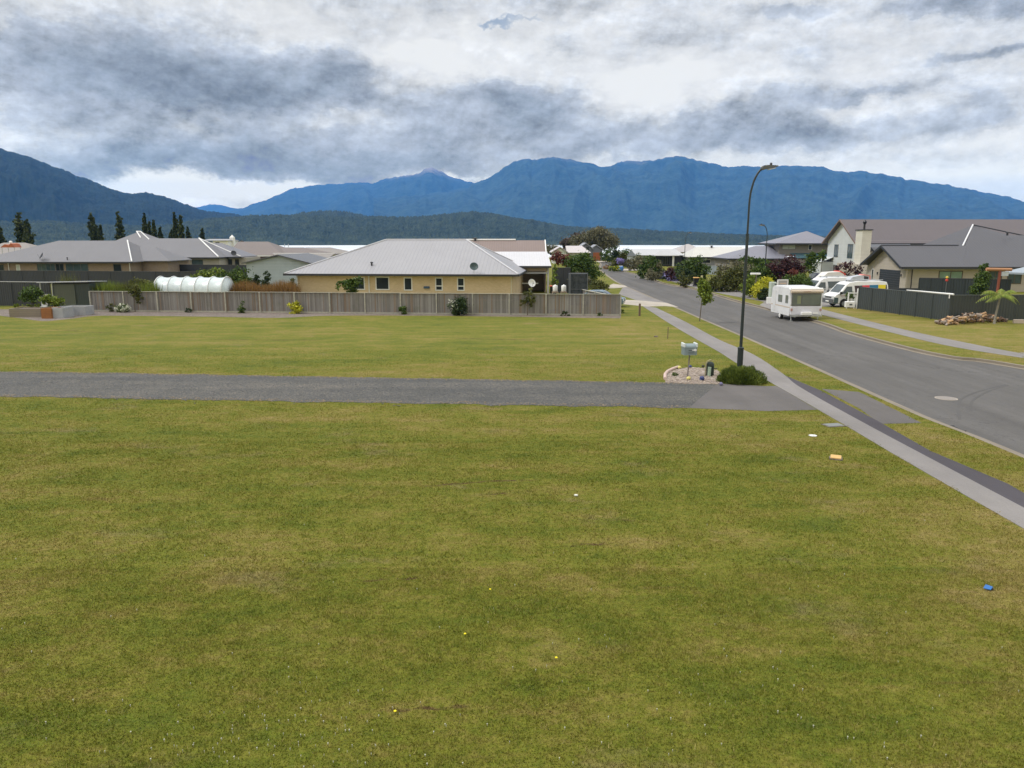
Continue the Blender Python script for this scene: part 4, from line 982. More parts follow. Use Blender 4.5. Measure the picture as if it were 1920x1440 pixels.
r_ = MB(); hip(r_, 0, wk+4, 0, 13, 2.8, ZA(455,Yk+6.5), 5, 7); r_.build('roof', ROOFT, h)
h = empty('orange_tarpaulin', (XA(16,Yk-3,4), Yk-3, 0), 0, 'orange tarpaulin draped over a frame above the leftmost roofs', 'tarpaulin')
mb = MB(); x0_, x1_ = XA(1,Yk-3,4)-XA(16,Yk-3,4), XA(28,Yk-3,4)-XA(16,Yk-3,4); zb = ZA(464,Yk-3)
pr = [(x0_,zb),(x0_+.9,ZA(458,Yk-3)),(x0_+1.5,ZA(459.5,Yk-3)),(.1,zb+.35),(.5,ZA(456,Yk-3)),(.9,ZA(457.5,Yk-3)),(x1_,zb)]
mb.prism(pr, 'y', 0, 2.2); mb.build('cover', mat('orange_cloth', (.34,.10,.045), .7, var=.25), h)
mb = MB()
for x_ in (x0_+.2, x1_-.2):
    for y_ in (.2, 2.0): mb.tube([(x_,y_,0),(x_,y_,zb)], .05, 6)
mb.build('frame', GALV, h)
mb = MB(); mb.lathe([(.28, ZA(459,Yk-3)),(.3, ZA(453,Yk-3)),(.1, ZA(451.5,Yk-3))], c=(-.1,1.1,0), n=10); mb.build('white_bundle', WHITE, h)

# ---- dark sheet fences
DKS = board_mat('dark_sheet', (.022,.026,.034), .25, vertical=True, amt=.35, rough=.5)
DKT = mat('dark_rail', (.07,.07,.075), .5)
def sheet_fence(x0, y0, x1, y1, hgt, label, bays, m=DKS, cap=DKT, name='sheet_fence'):
    L_ = math.hypot(x1-x0, y1-y0); e = empty(name, (x0,y0,0), math.atan2(y1-y0, x1-x0), label, 'fence')
    for i in range(bays):
        a, c_ = i*L_/bays, (i+1)*L_/bays
        mb = MB(); n_ = max(3, int((c_-a)/.22))
        pts = []
        for k in range(n_*2+1): pts.append((a+.03+(c_-a-.06)*k/(n_*2), .012 if k%2 else -.012))
        mb.prism(pts+[(p[0], p[1]+.02) for p in pts[::-1]], 'z', .05, hgt-.03); mb.build('panel', m, e)
        r_ = MB(); r_.box(a, c_-.004, -.03, .035, hgt-.03, hgt+.03); r_.build('top_rail', cap, e)
        p = MB(); p.box(a-.035, a+.035, -.045, .045, 0, hgt-.034); p.build('post', m, e)
    return e
sheet_fence(XA(-120,106,1.9), 106, XA(378,100,1.9), 100, 1.85, 'long charcoal sheet fence below the far left brick house', 12)
sheet_fence(XA(288,128,2), 128, XA(462,124,2), 124, 1.95, 'charcoal sheet fence in front of the grey bungalow', 7)
sheet_fence(XA(-60,69,1.9), 69.5, XA(98,68.5,1.9), 68.3, 2.25, 'tall dark sheet fence behind the garden beds at the left edge', 4, cap=mat('light_rail', (.38,.39,.42), .5))
sheet_fence(XA(1036,86,1.8), 86, XA(1070,86,1.8), 86, 2.9, 'tall black screen panels beside the white roofed garage', 2)

# ---- garden shed with lean-to roof
GREENS = board_mat('dark_green_sheet', (.030,.042,.040), .2, vertical=True, amt=.3, rough=.5)
xs0 = XA(98, 67, 1.2); xs1 = XA(169, 67, 1.2); xsp = XA(77, 67, 1.2)
h = empty('garden_shed', (xs0, 67.0, 0), 0, 'dark green sheet metal shed with thin flat roof beside the paling fence', 'shed')
w_ = xs1-xs0
mb = MB(); mb.box(0, w_, .02, 2.6, 0, 2.2); mb.build('wall', GREENS, h)
mb = MB(); mb.add([(xsp-xs0-.1,-.3,2.34),(w_+.12,-.3,2.42),(w_+.12,2.8,2.3),(xsp-xs0-.1,2.8,2.22),(xsp-xs0-.1,-.3,2.26),(w_+.12,-.3,2.34),(w_+.12,2.8,2.22),(xsp-xs0-.1,2.8,2.14)], [(0,1,2,3),(7,6,5,4),(0,4,5,1),(1,5,6,2),(2,6,7,3),(3,7,4,0)]); mb.build('roof', mat('light_rail', (.38,.39,.42), .5), h)
a = XA(103,67,1)-xs0; c_ = XA(142,67,1)-xs0
mb = MB(); mb.box(a, c_, -.05, .015, .12, 2.12); mb.build('sliding_door', board_mat('olive_sheet', (.075,.085,.062), .16, vertical=True, amt=.3), h)
for k, (p_, q_) in enumerate(((77,81),(99,103))):
    mb = MB(); mb.tube([(XA(p_,67,2)-xs0,-.12,2.24),(XA(q_,67,0)-xs0-.02,-.12,0)], .045, 6); mb.build('post', GALV, h)
h = empty('garden_tap', (XA(85,67.4,1),67.5,0), 0, 'white wall bracket hanging in the open bay of the shed', 'bracket')
mb = MB(); mb.box(-.25,.25,0,.06,1.1,1.22); mb.tube([(0,.03,0),(0,.03,1.1)], .03, 6); mb.build('arm', GALV, h)

# ---- raised garden beds
BEDW = board_mat('bed_boards', (.20,.17,.135), .15, amt=.5); BEDG = mat('bed_grey', (.30,.31,.33), .8, var=.25, scale=3); BEDO = mat('bed_orange', (.23,.095,.03), .8, var=.35, scale=4)
def planter(px0, px1, py, dep, hgt, m, label, group='raised garden beds'):
    x0, y0 = G(px0, py); x1, _ = G(px1, py); w = x1-x0; t_ = .07
    e = empty('raised_garden_bed', (x0, y0, 0), 0, label, 'garden bed', group)
    for (a,b_,c_,d_) in ((0,w,0,t_),(0,w,dep-t_,dep),(0,t_,t_+.002,dep-t_-.002),(w-t_,w,t_+.002,dep-t_-.002)):
        mb = MB(); mb.bbox(a,b_,c_,d_,0,hgt,.01); mb.build('side_board', m, e)
    mb = MB(); mb.box(t_, w-t_, t_, dep-t_, hgt-.2, hgt-.08); mb.build('soil', SOIL, e)
    return e
planter(18, 77, 595, 1.6, .68, BEDW, 'long timber sided garden bed with rhubarb and rose at the left edge')
planter(78, 97, 597.5, 1.4, .80, BEDO, 'small rusty orange garden bed between the long one and the grey one')
planter(98, 119, 597, 1.5, .82, BEDG, 'narrow grey garden bed next to the rusty orange one')
planter(119, 161, 591.5, 1.3, .72, BEDG, 'wide empty grey garden bed in front of the shed door')
def gp(px, py): return G(px, py)
x, y = gp(50, 592); shrub('rose_bush', x, y+.9, [(0,0,1.15,.75,.55,.6),(-.5,0,.9,.5,.4,.35),(.6,0,.95,.45,.4,.35)], 'green', 1100, .085, 'leafy green bush with reddish tips in the long garden bed', z=.55)
x, y = gp(90, 594); shrub('vegetable_plant', x, y+.7, [(-.3,0,.65,.5,.4,.4),(.5,.1,.45,.55,.4,.28)], 'lime', 800, .10, 'bright green vegetable plants spilling over the rusty bed', 'plant', z=.65)
x, y = gp(42, 592); shrub('lettuce_plant', x-.6, y+.5, [(0,0,.2,.4,.3,.16),(.9,0,.15,.3,.25,.12),(1.6,0,.16,.3,.2,.12)], 'lime', 350, .08, 'low lettuce along the front of the long garden bed', 'plant', z=.6)
h = empty('folding_chair', (gp(71,592)[0], gp(71,592)[1]+.9, .62), R(20), 'white folding chair back leaning in the garden bed', 'chair')
mb = MB(); mb.box(-.2,.2,0,.04,.05,.5); mb.v = [(x+z*.35,y,z) for x,y,z in mb.v]; mb.build('backrest', WHITE, h)
mb = MB(); mb.box(-.2,.2,-.35,.0,.0,.05); mb.build('seat', WHITE, h)

# ---- tunnel greenhouse
PLAST = mat('milky_plastic', (.50,.56,.57), .3, var=.30, scale=2.2)
xt0, xt1 = XA(290, 71.5, 1.4), XA(421, 71.5, 1.4); wt = xt1-xt0
h = empty('tunnel_greenhouse', (xt0, 71.2, 0), RZ, 'white plastic tunnel greenhouse with round hoops behind the fence', 'greenhouse')
def arc(r, n=14, zz=1.15): return [(-r, 0)]+[(-r*math.cos(math.pi*k/n), zz+r*math.sin(math.pi*k/n)*.98) for k in range(n+1)]+[(r, 0)]
ro_, ri_ = arc(1.42), arc(1.40); mb = MB(); ns = 40; rd = random.Random(9)
for k in range(ns+1):
    f = k/ns*5; sag = 1-.035*abs(math.sin(f*math.pi))
    for (yy, zz) in ro_: mb.v.append((wt*k/ns, 1.42+yy*sag, zz*sag+rd.uniform(-.01,.01)))
q = len(ro_); mb.f = [(k*q+j, k*q+j+1, (k+1)*q+j+1, (k+1)*q+j) for k in range(ns) for j in range(q-1)]+[tuple(range(q-1,-1,-1)), tuple(range(ns*q, ns*q+q))]
mb.build('cover', PLAST, h, smooth=True)
for k in range(6):
    mb = MB(); mb.tube([(wt*k/5, 1.42+yy*1.015, zz*1.012) for yy, zz in ro_], .035, 6); mb.build('hoop', WHITE, h)

# ---- the white dish on a pole and bins beyond the right part of the fence
dish('satellite_dish', (XA(996,69,1.9), 69, .9), 0, 'round white satellite dish on a pole behind the fence', WHITE, r=.36, tilt=R(15), az=R(25), pole=1.1)
def wheelie(name, x, y, rz, label, body, lid, s=1.0, group=None):
    e = empty(name, (x, y, 0), rz, label, 'bin', group)
    mb = MB(); mb.add([(-.24*s,-.26*s,.08),(.24*s,-.26*s,.08),(.24*s,.22*s,.08),(-.24*s,.22*s,.08),(-.29*s,-.36*s,1.0*s),(.29*s,-.36*s,1.0*s),(.29*s,.3*s,1.0*s),(-.29*s,.3*s,1.0*s)], [(0,3,2,1),(4,5,6,7),(0,1,5,4),(1,2,6,5),(2,3,7,6),(3,0,4,7)])
    mb.box(-.3*s,.3*s,-.39*s,-.362*s,.9*s,.98*s); mb.build('body', body, e)
    mb = MB(); mb.bbox(-.32*s,.32*s,-.4*s,.34*s,1.003*s,1.09*s,.04); mb.build('lid', lid, e)
    for sx in (-1,1): 
        mb = MB(); mb.lathe([(.1,-.03),(.1,.03)], c=(sx*.27*s,.24*s,.1), n=12, axis='x'); mb.build('wheel', mat('rubber', (.02,.02,.02), .8), e)
    mb = MB(); mb.tube([(-.22*s,.38*s,.98*s),(.22*s,.38*s,.98*s)], .018, 6); mb.build('handle', body, e)
    return e
BINB = mat('black_plastic', (.018,.018,.02), .45)
wheelie('wheelie_bin', XA(1037,80,1), 80, 0, 'black wheelie bin with red lid by the white roofed garage', BINB, mat('red_plastic', (.42,.06,.03), .4), 1.15)
for i, p in enumerate((1041, 1057)):
    e = empty('white_drum', (XA(p,74,1.4), 74, 0), 0, ['white plastic drum right beside the red lidded bin', 'white plastic drum in front of the black screen, right of the other drum'][i], 'drum', 'white plastic drums')
    mb = MB(); mb.lathe([(.2,1.0),(.24,1.1),(.24,1.55),(.2,1.62),(.06,1.64),(.06,1.7)], n=14); mb.build('body', WHITE, e, smooth=True)
    mb = MB(); mb.box(-.3,.3,-.3,.3,.92,.998); [mb.box(a,a+.06,c_,c_+.06,0,.918) for a in (-.3,.24) for c_ in (-.3,.24)]; mb.build('stand', TIMBER, e)
# dark trampoline-like netted enclosure / black shed by the hedge
h = empty('netted_enclosure', (XA(1069,70,1), 70, 0), 0, 'black netted frame enclosure behind the fence below the hedge', 'enclosure')
we_ = XA(1101,70,1)-XA(1069,70,1)
m, t, b = newmat('black_netting'); oc = t.n('ShaderNodeTexCoord').outputs['Object']; b.inputs['Base Color'].default_value = (.02,.028,.03,1); b.inputs['Roughness'].default_value = .8
t.set(b, 'Base Color', t.ramp(t.noise(oc, 2.2, 5, .7), [(.4,(.012,.018,.02)),(.62,(.05,.055,.06))])); NET = m
mb = MB(); mb.box(0, we_, 0, 2.2, 0, 2.9); mb.build('net', NET, h)
mb = MB()
for x_ in (0, we_):
    mb.tube([(x_,-.04,0),(x_,-.04,2.98)], .035, 6)
mb.tube([(0,-.04,2.98),(we_,-.04,2.98)], .035, 6); mb.tube([(0,-.04,1.5),(we_,-.04,1.5)], .02, 6); mb.build('frame', GREYF, h)

# ---- plants in front of and behind the paling fence
def fp(px, off=.45):  # a point in front of the fence at an image column
    k = (px-960)/F; s = (k*(FA[1]*CP+H*SP)-FA[0])/(fdir.x-k*fdir.y*CP); return FA[0]+fdir.x*s+fn_.x*off, FA[1]+fdir.y*s+fn_.y*off
# ---- shrubs along the paling fence
def S1(px, off, blobs, lm, n, size, label, **k):
    x, y = fp(px, off); return shrub(k.pop('name', 'shrub'), x, y, blobs, lm, n, size, label, **k)
S1(240, .75, [(0,0,.30,.50,.35,.32)], 'green', 420, .07, 'rounded white flowering bush at the left end of the paling fence', flowers=('white', 420, .07))
S1(216, .5, [(0,0,.35,.32,.25,.36)], 'olive', 240, .06, 'small olive bush left of the white flowering one')
S1(358, .4, [(0,0,.18,.28,.2,.2)], 'dark', 200, .05, 'tiny dark bush by the fence under the tunnel greenhouse')
S1(460, .6, [(0,0,.5,.28,.25,.5),(-.15,0,.2,.25,.2,.2)], 'green', 340, .06, 'upright thin green bush by the fence under the white greenhouse end')
S1(558, .65, [(0,0,.45,.55,.4,.45),(.2,0,.65,.3,.3,.3)], 'yellow', 900, .07, 'bright yellow rounded bush in front of the paling fence')
S1(759, .5, [(0,0,.32,.38,.3,.34)], 'green', 340, .07, 'small green bush before the middle of the paling fence')
S1(863, .75, [(0,0,.78,.72,.6,.62),(-.2,0,.4,.5,.45,.4),(.2,0,1.0,.45,.4,.4)], 'dark', 1500, .08, 'large round dark green bush with pale blossoms at the fence', flowers=('white', 90, .06))
S1(1060, .5, [(0,0,.16,.45,.25,.18)], 'dark', 240, .06, 'low dark bush at the fence foot below the black screens')
S1(1124, .4, [(0,0,.12,.25,.2,.13)], 'green', 130, .05, 'tiny weed at the fence foot in the last bay')
S1(258, .35, [(.15,0,1.75,.5,.3,.45),(.45,0,1.1,.3,.25,.45),(-.1,0,2.1,.35,.3,.3),(.5,0,.6,.25,.2,.3)], 'olive', 560, .09, 'thin straggly sapling growing up the fence near its left end', name='sapling', cat='tree', trunk=1.7, stem=.03, limbs=6)
S1(990, .4, [(0,0,1.3,.65,.35,.55),(-.35,0,.95,.4,.3,.3),(.35,0,1.15,.45,.3,.35),(0,0,1.9,.3,.3,.35)], 'olive', 420, .085, 'sparse yellowing sapling before the fence below the white dish', name='sapling', cat='tree', trunk=1.2, stem=.03, limbs=7)
S1(655, -.6, [(0,0,2.15,.62,.5,.55),(.45,0,2.6,.45,.4,.45),(-.75,0,2.3,.4,.3,.3),(.1,0,1.6,.4,.3,.35),(.75,0,2.95,.2,.2,.3)], 'green', 900, .11, 'leafy bush leaning over the top of the paling fence before the brick house', trunk=1.8, stem=.05, limbs=7)
def B1(px, Y, blobs, lm, n, size, label, name='shrub', **k):
    return shrub(name, XA(px, Y, 1.0), Y, blobs, lm, n, size, label, **k)
def grassy(name, px0, px1, Y, zt, lm, n, seed, label, w=.05):
    rg = np.random.default_rng(seed); x0, x1 = XA(px0,Y,1.2), XA(px1,Y,1.2)
    x = rg.uniform(x0, x1, n); y = Y+rg.uniform(-1.2,1.2,n); h = zt*rg.uniform(.6,1.08,n)*(1+.12*np.sin(x*1.7+seed))
    a = rg.uniform(0,6.28,n); V = np.empty((n,3,3)); V[:,0]=np.stack([x-w*np.cos(a),y-w*np.sin(a),x*0],1); V[:,1]=np.stack([x+w*np.cos(a),y+w*np.sin(a),x*0],1)
    V[:,2]=np.stack([x+rg.normal(0,.25,n),y+rg.normal(0,.25,n),h],1)
    o = fast_mesh(name, V.reshape(-1,3), np.arange(3*n).reshape(-1,3), LM[lm], attr={'v': np.repeat(np.clip(rg.normal(.55,.2,n),0,1),3)})
    return tag(o, label, 'grass', kind='stuff')
grassy('tall_grass', 176, 290, 68.5, 2.15, 'lime', 2200, 1, 'tall yellow green grass behind the left end of the fence')
grassy('tall_grass', 174, 292, 68.8, 2.15, 'olive', 3800, 4, 'tall olive reeds behind the left end of the fence')
grassy('tall_grass', 424, 556, 73.5, 1.95, 'rust', 4200, 2, 'dry orange brown grass between greenhouse and brick house')
grassy('tall_grass', 120, 142, 67.5+3.2, 2.75, 'olive', 260, 3, 'feathery yellow grass rising over the shed roof')
B1(262, 69.5, [(0,0,2.0,.8,.5,.55),(.5,0,1.6,.6,.5,.6),(-.7,0,1.7,.6,.5,.5)], 'olive', 900, .11, 'olive green bush between the reeds and the white greenhouse')
B1(385, 82, [(0,0,1.7,1.2,.9,.9),(1.4,0,1.9,1.1,.9,.9),(-1.3,0,1.4,1.1,.8,.8)], 'lime', 1900, .13, 'broad light green bush behind the tunnel greenhouse')
B1(433, 80, [(0,0,1.6,1.3,1.0,1.2),(1.3,0,1.9,.8,.8,1.3),(-1.3,0,1.5,.9,.8,.9)], 'green', 2300, .13, 'tall dark leafed bush left of the blue shed')
B1(478, 77, [(0,0,1.2,.55,.5,.8),(.2,0,2.0,.35,.35,.5)], 'dark', 900, .10, 'bushy dark conifer before the blue shed, the left one of two', name='conifer', cat='tree')
B1(500, 77, [(0,0,1.2,.5,.5,.85),(.1,0,2.2,.3,.3,.55)], 'dark', 900, .10, 'slightly taller dark conifer before the blue shed, the right one of two', name='conifer', cat='tree')
B1(548, 76, [(0,0,1.3,.45,.45,.8)], 'olive', 420, .09, 'narrow green bush at the left corner of the brick house')
B1(1040, 78, [(0,0,1.9,.35,.3,.75),(.1,0,2.9,.22,.2,.6)], 'lime', 420, .10, 'slender light green sapling beside the black screens', name='sapling', cat='tree', trunk=1.6)
B1(1047, 118, [(0,0,3.3,1.1,.8,.9),(1.2,0,2.9,.9,.7,.8)], 'red', 1100, .16, 'red leafed bush above the black screens', trunk=2.2)
B1(1062, 100, [(0,0,1.5,.9,.7,.8)], 'olive', 500, .12, 'low olive bush between black screens and hedge')
B1(1090, 96, [(0,0,2.2,1.7,1.3,1.9),(-.9,0,3.2,.9,.9,.9),(1.3,0,1.6,1.3,1.1,1.5),(.4,0,3.6,1.0,.9,.8),(-1.1,0,1.5,.8,.9,1.2)], 'green', 5200, .13, 'big dense green hedge tree beside the street corner', name='hedge_tree', cat='tree', trunk=1.8, stem=.12)
B1(1088, 84, [(0,0,1.55,1.1,.7,.6)], 'grey', 700, .11, 'grey green bush spilling over the netted enclosure')
B1(1118, 88, [(0,0,.7,1.3,.8,.65),(.9,0,.6,.7,.6,.5)], 'olive', 900, .10, 'low olive bush between the hedge and the street')
x_, y_ = at(1170, 588); shrub('weed_tuft', x_-.15, y_+.9, [(0,0,.12,.35,.5,.16)], 'lime', 260, .05, 'lush green tuft beside the end post of the paling fence', 'plant')

# ================================================================ VEHICLES
def wheel(root, x, y, r=.33, w=.22, hub=None, side=-1):
    e = MB(); e.lathe([(r*.62,-w/2),(r*.93,-w/2),(r,-w*.32),(r,w*.32),(r*.93,w/2),(r*.62,w/2)], c=(x,y,r), n=24, axis='y'); wh = e.build('wheel', mat('rubber', (.02,.02,.02), .8), root, smooth=False)
    k = MB(); k.lathe([(r*.60,-w/2-.004),(r*.60,w/2+.004)], c=(x,y,r), n=20, axis='y'); k.lathe([(r*.2,-w/2-.03),(r*.2,w/2+.03)], c=(x,y,r), n=12, axis='y')
    for j in range(6):
        a = j*math.pi/3; k.box(x+r*.34*math.cos(a)-.03, x+r*.34*math.cos(a)+.03, y-w/2-.02, y+w/2+.02, r+r*.34*math.sin(a)-.03, r+r*.34*math.sin(a)+.03)
    k.build('rim', hub or GALV, wh); return wh
CARW = mat('white_car_paint', (.70,.705,.70), .25, var=.05, spec=.6, dirt=.12)
BUMP = mat('grey_bumper', (.085,.09,.095), .6)
def sym(mb, prof, w, inset=0.06, tumble=0.0):
    """side profile (x,z) extruded across the width with rounded shoulders; tumblehome narrows the upper part"""
    zt = max(p[1] for p in prof); zb = min(p[1] for p in prof)
    def yy(z, s, f): return s*(w/2*f-tumble*max(0, (z-zb-.9))/(zt-zb-.9))
    n = len(prof); cx = sum(p[0] for p in prof)/n; cz = (zt+zb)/2
    rings = []
    for s, f, k in ((-1,1-inset*.6,.965),(-1,1.0,1-inset*.0),(1,1.0,1.0),(1,1-inset*.6,.965)): pass
    vs = []
    for s, dy, k in ((-1,0,.975),(-1,.05,1.0),(1,.05,1.0),(1,0,.975)):
        for (x, z) in prof:
            xx = cx+(x-cx)*k; zz = cz+(z-cz)*k; vs.append((xx, yy(zz, s, 1)-s*dy, zz))
    fs = [tuple(range(n-1,-1,-1)), tuple(range(3*n, 4*n))]
    for r_ in range(3):
        for i in range(n): fs.append((r_*n+i, r_*n+(i+1)%n, (r_+1)*n+(i+1)%n, (r_+1)*n+i))
    return mb.add(vs, fs)
def van(name, loc, rz, label, panels=False):
    """high roof van, nose towards local -x; length 5.3 m"""
    e = empty(name, loc, rz, label, 'van', 'white vans parked on the driveway')
    prof = [(0.05,.32),(0,.55),(.02,.95),(.18,1.12),(.55,1.28),(1.18,2.02),(1.5,2.22),(2.3,2.32),(4.6,2.32),(5.15,2.24),(5.28,1.9),(5.34,1.2),(5.35,.45),(5.2,.30)]
    mb = MB(); sym(mb, prof, 1.9, tumble=.16); mb.build('body', CARW, e)
    def side(poly, name_, m_, s=-1, off=.006):
        q = MB()
        def Y(z): return s*(.95-.16*max(0, z-.30-.9)/(2.02-.9)+off)
        pts = [(x, Y(z), z) for x, z in poly]; pts2 = [(x, Y(z)-s*.04, z) for x, z in poly]; n = len(poly)
        q.add(pts+pts2, [tuple(range(n)), tuple(range(2*n-1,n-1,-1))]+[(i, i+n, (i+1)%n+n, (i+1)%n) for i in range(n)]); return q.build(name_, m_, e)
    VG = glass_mat('van_glass', (.045,.06,.065), .08)
    for s in (-1, 1):
        side([(.72,1.22),(1.75,1.26),(1.72,1.86),(1.22,1.86)], 'side_window', VG, s)
        if not (panels and s == -1): side([(2.05,1.28),(5.0,1.28),(4.95,1.96),(1.95,1.93)], 'side_window', VG, s)
        side([(.62,1.06),(.64,1.08),(.64,1.2),(.62,1.2)], 'door_seam', BUMP, s)
        side([(1.88,.55),(1.90,.55),(1.90,2.05),(1.88,2.05)], 'door_seam', BUMP, s)
        side([(1.6,1.10),(1.78,1.10),(1.78,1.15),(1.6,1.15)], 'door_handle', BUMP, s)
        side([(2.0,1.14),(2.16,1.14),(2.16,1.21),(2.0,1.21)], 'door_handle', BUMP, s)
        side([(-.002+.02,.34),(.42,.34),(.42,.86),(.02,.90)], 'bumper_side', mat('teal_grey_bumper', (.055,.085,.09), .5), s)
        arch = [(1.0+.43*math.cos(a*math.pi/8), .34+.43*math.sin(a*math.pi/8)) for a in range(9)]; side(arch, 'wheel_arch', BINB, s, .004)
        arch = [(4.2+.43*math.cos(a*math.pi/8), .34+.43*math.sin(a*math.pi/8)) for a in range(9)]; side(arch, 'wheel_arch', BINB, s, .004)
    mb = MB(); mb.add([(.60,-.72,1.30),(.60,.72,1.30),(1.17,.66,1.98),(1.17,-.66,1.98),(.56,-.72,1.33),(.56,.72,1.33),(1.13,.66,2.01),(1.13,-.66,2.01)], [(0,1,2,3),(7,6,5,4),(0,4,5,1),(1,5,6,2),(2,6,7,3),(3,7,4,0)]); mb.build('windscreen', VG, e)
    mb = MB(); mb.bbox(-.07,.2,-.9,.9,.34,.74,.04); mb.build('front_bumper', BUMP, e)
    mb = MB(); mb.box(-.02,.03,-.5,.5,.80,.96); mb.build('grille', BUMP, e)
    mb = MB(); mb.box(-.095,-.072,-.26,.26,.46,.58); mb.build('number_plate', FRAMEW, e)
    for s in (-1,1):
        mb = MB(); mb.bbox(-.015,.16,s*.72-.17,s*.72+.17,.80,1.02,.03); mb.build('headlight', glass_mat('lamp_glass', (.45,.47,.48), .1), e)
        mb = MB(); mb.bbox(.52,.68,s*1.06-.12,s*1.06+.12,1.18,1.42,.03); mb.build('mirror', BINB, e)
        for x_ in (1.0,4.2): wheel(e, x_, s*.84, .34, .22)
    mb = MB(); mb.tube([(1.7,-.55,2.40),(4.9,-.55,2.42)], .025, 6); mb.tube([(1.7,.55,2.40),(4.9,.55,2.42)], .025, 6)
    for x_ in (2.0,3.3,4.6): mb.tube([(x_,-.62,2.36),(x_,.62,2.36)], .025, 6); mb.box(x_-.04,x_+.04,-.6,-.5,2.27,2.42); mb.box(x_-.04,x_+.04,.5,.6,2.27,2.42)
    mb.build('roof_rack', GALV, e)
    if panels:
        DKP = mat('dark_panel', (.035,.018,.022), .35); 
        side([(2.05,1.27),(2.75,1.27),(2.75,1.95),(1.95,1.93)], 'dark_side_panel', DKP)
        side([(2.72,1.24),(3.42,1.24),(3.42,1.97),(2.72,1.95)], 'red_side_panel', mat('red_panel', (.60,.035,.055), .35), off=.010)
        side([(3.43,1.20),(4.28,1.20),(4.28,1.99),(3.43,1.97)], 'blue_side_panel', mat('blue_panel', (.012,.14,.27), .35), off=.010)
        side([(4.29,1.16),(5.0,1.16),(5.0,1.99),(4.29,1.99)], 'yellow_side_panel', mat('yellow_panel', (.78,.55,.02), .35), off=.010)
        side([(5.02,1.3),(5.14,1.3),(5.12,1.98),(5.02,1.99)], 'dark_side_panel', DKP)
        rd = random.Random(4)
        for (x0,z0,n_,m_,nm) in ((2.85,1.66,6,mat('dark_red_mark',(.30,.02,.03),.4),'mark'),(3.6,1.5,7,mat('ochre_mark',(.30,.20,.06),.4),'mark'),(4.5,1.36,8,mat('dark_figure',(.20,.15,.03),.4),'mark')):
            q = MB()
            for k in range(n_):
                x_ = x0+k*.075; z_ = z0+rd.uniform(-.09,.12)
                def Y(z): return -(.95-.16*max(0, z-1.2)/1.12+.014)
                q.add([(x_,Y(z_),z_),(x_+.06,Y(z_),z_+.01),(x_+.05,Y(z_+.13),z_+.12),(x_+.01,Y(z_+.13),z_+.13)], [(0,1,2,3)])
            q.build(nm, m_, e)
        q = MB()
        for k in range(9):
            x_ = .68+k*.085; z_ = .98+k*.006+(.03 if k%2 else 0); q.box(x_, x_+.05, -.956, -.945, z_, z_+.05+(.03 if k%3==0 else 0))
        q.build('door_lettering', mat('pale_red_letters', (.55,.25,.22), .4), e)
    return e
vx, vy = at(1548, 575)
V1 = van('parked_van', (vx+.2, 68.6, .01), R(8), 'white van with red, blue and yellow side panels parked on the driveway', True)
V2 = van('parked_van', (XA(1508,75.5,1), 75.5, .01), R(10), 'plain white van parked behind the colourful one')
h = empty('motor_boat', (XA(1541,82,1), 82, .01), R(4), 'white boat with red tipped canopy on a trailer behind the plain van', 'boat')
mb = MB(); mb.prism([(-2.2,1.1),(-1.8,.75),(2.0,.7),(2.3,1.45),(-1.0,1.45)], 'y', -.9, .9); mb.build('hull', CARW, h)
mb = MB(); mb.prism([(-1.0,1.46),(2.2,1.46),(2.0,2.35),(1.5,2.62),(.2,2.55)], 'y', -.75, .75); mb.build('canopy', mat('canopy_white', (.62,.60,.56), .6), h)
mb = MB(); mb.prism([(1.55,2.62),(2.02,2.36),(2.2,1.9),(2.32,1.9),(2.15,2.42),(1.62,2.72)], 'y', -.77, .77); mb.build('red_flap', mat('red_cloth', (.5,.05,.035), .6), h)
mb = MB(); mb.box(-2.6,2.0,-.8,-.7,.45,.55); mb.box(-2.6,2.0,.7,.8,.45,.55); mb.build('trailer', GALV, h)
for s in (-1,1): wheel(h, .6, s*.95, .3, .18)
for k,(px_,lab) in enumerate(((1617,'grey roof box lying on top of the colourful van'),)):
    h = empty('roof_box', (vx+2.9, 68.6+.42, 2.43), R(8), lab, 'roof box')
    mb = MB(); mb.prism([(-.95,0),(.95,0),(.9,.32),(.2,.42),(-.7,.26)], 'y', -.38, .38); mb.build('lid', mat('silver_box', (.42,.44,.48), .35), h)
    mb = MB(); mb.prism([(.42,.06),(.86,.06),(.84,.28),(.40,.34)], 'y', -.384, .384); mb.build('side_panel', DARKF, h)
    mb = MB(); mb.prism([(.3,.42),(.95,.33),(.98,.02),(1.1,.02),(1.05,.40),(.4,.50)], 'y', -.36, .36); mb.build('red_strap', mat('pink_red', (.6,.2,.18), .5), h)
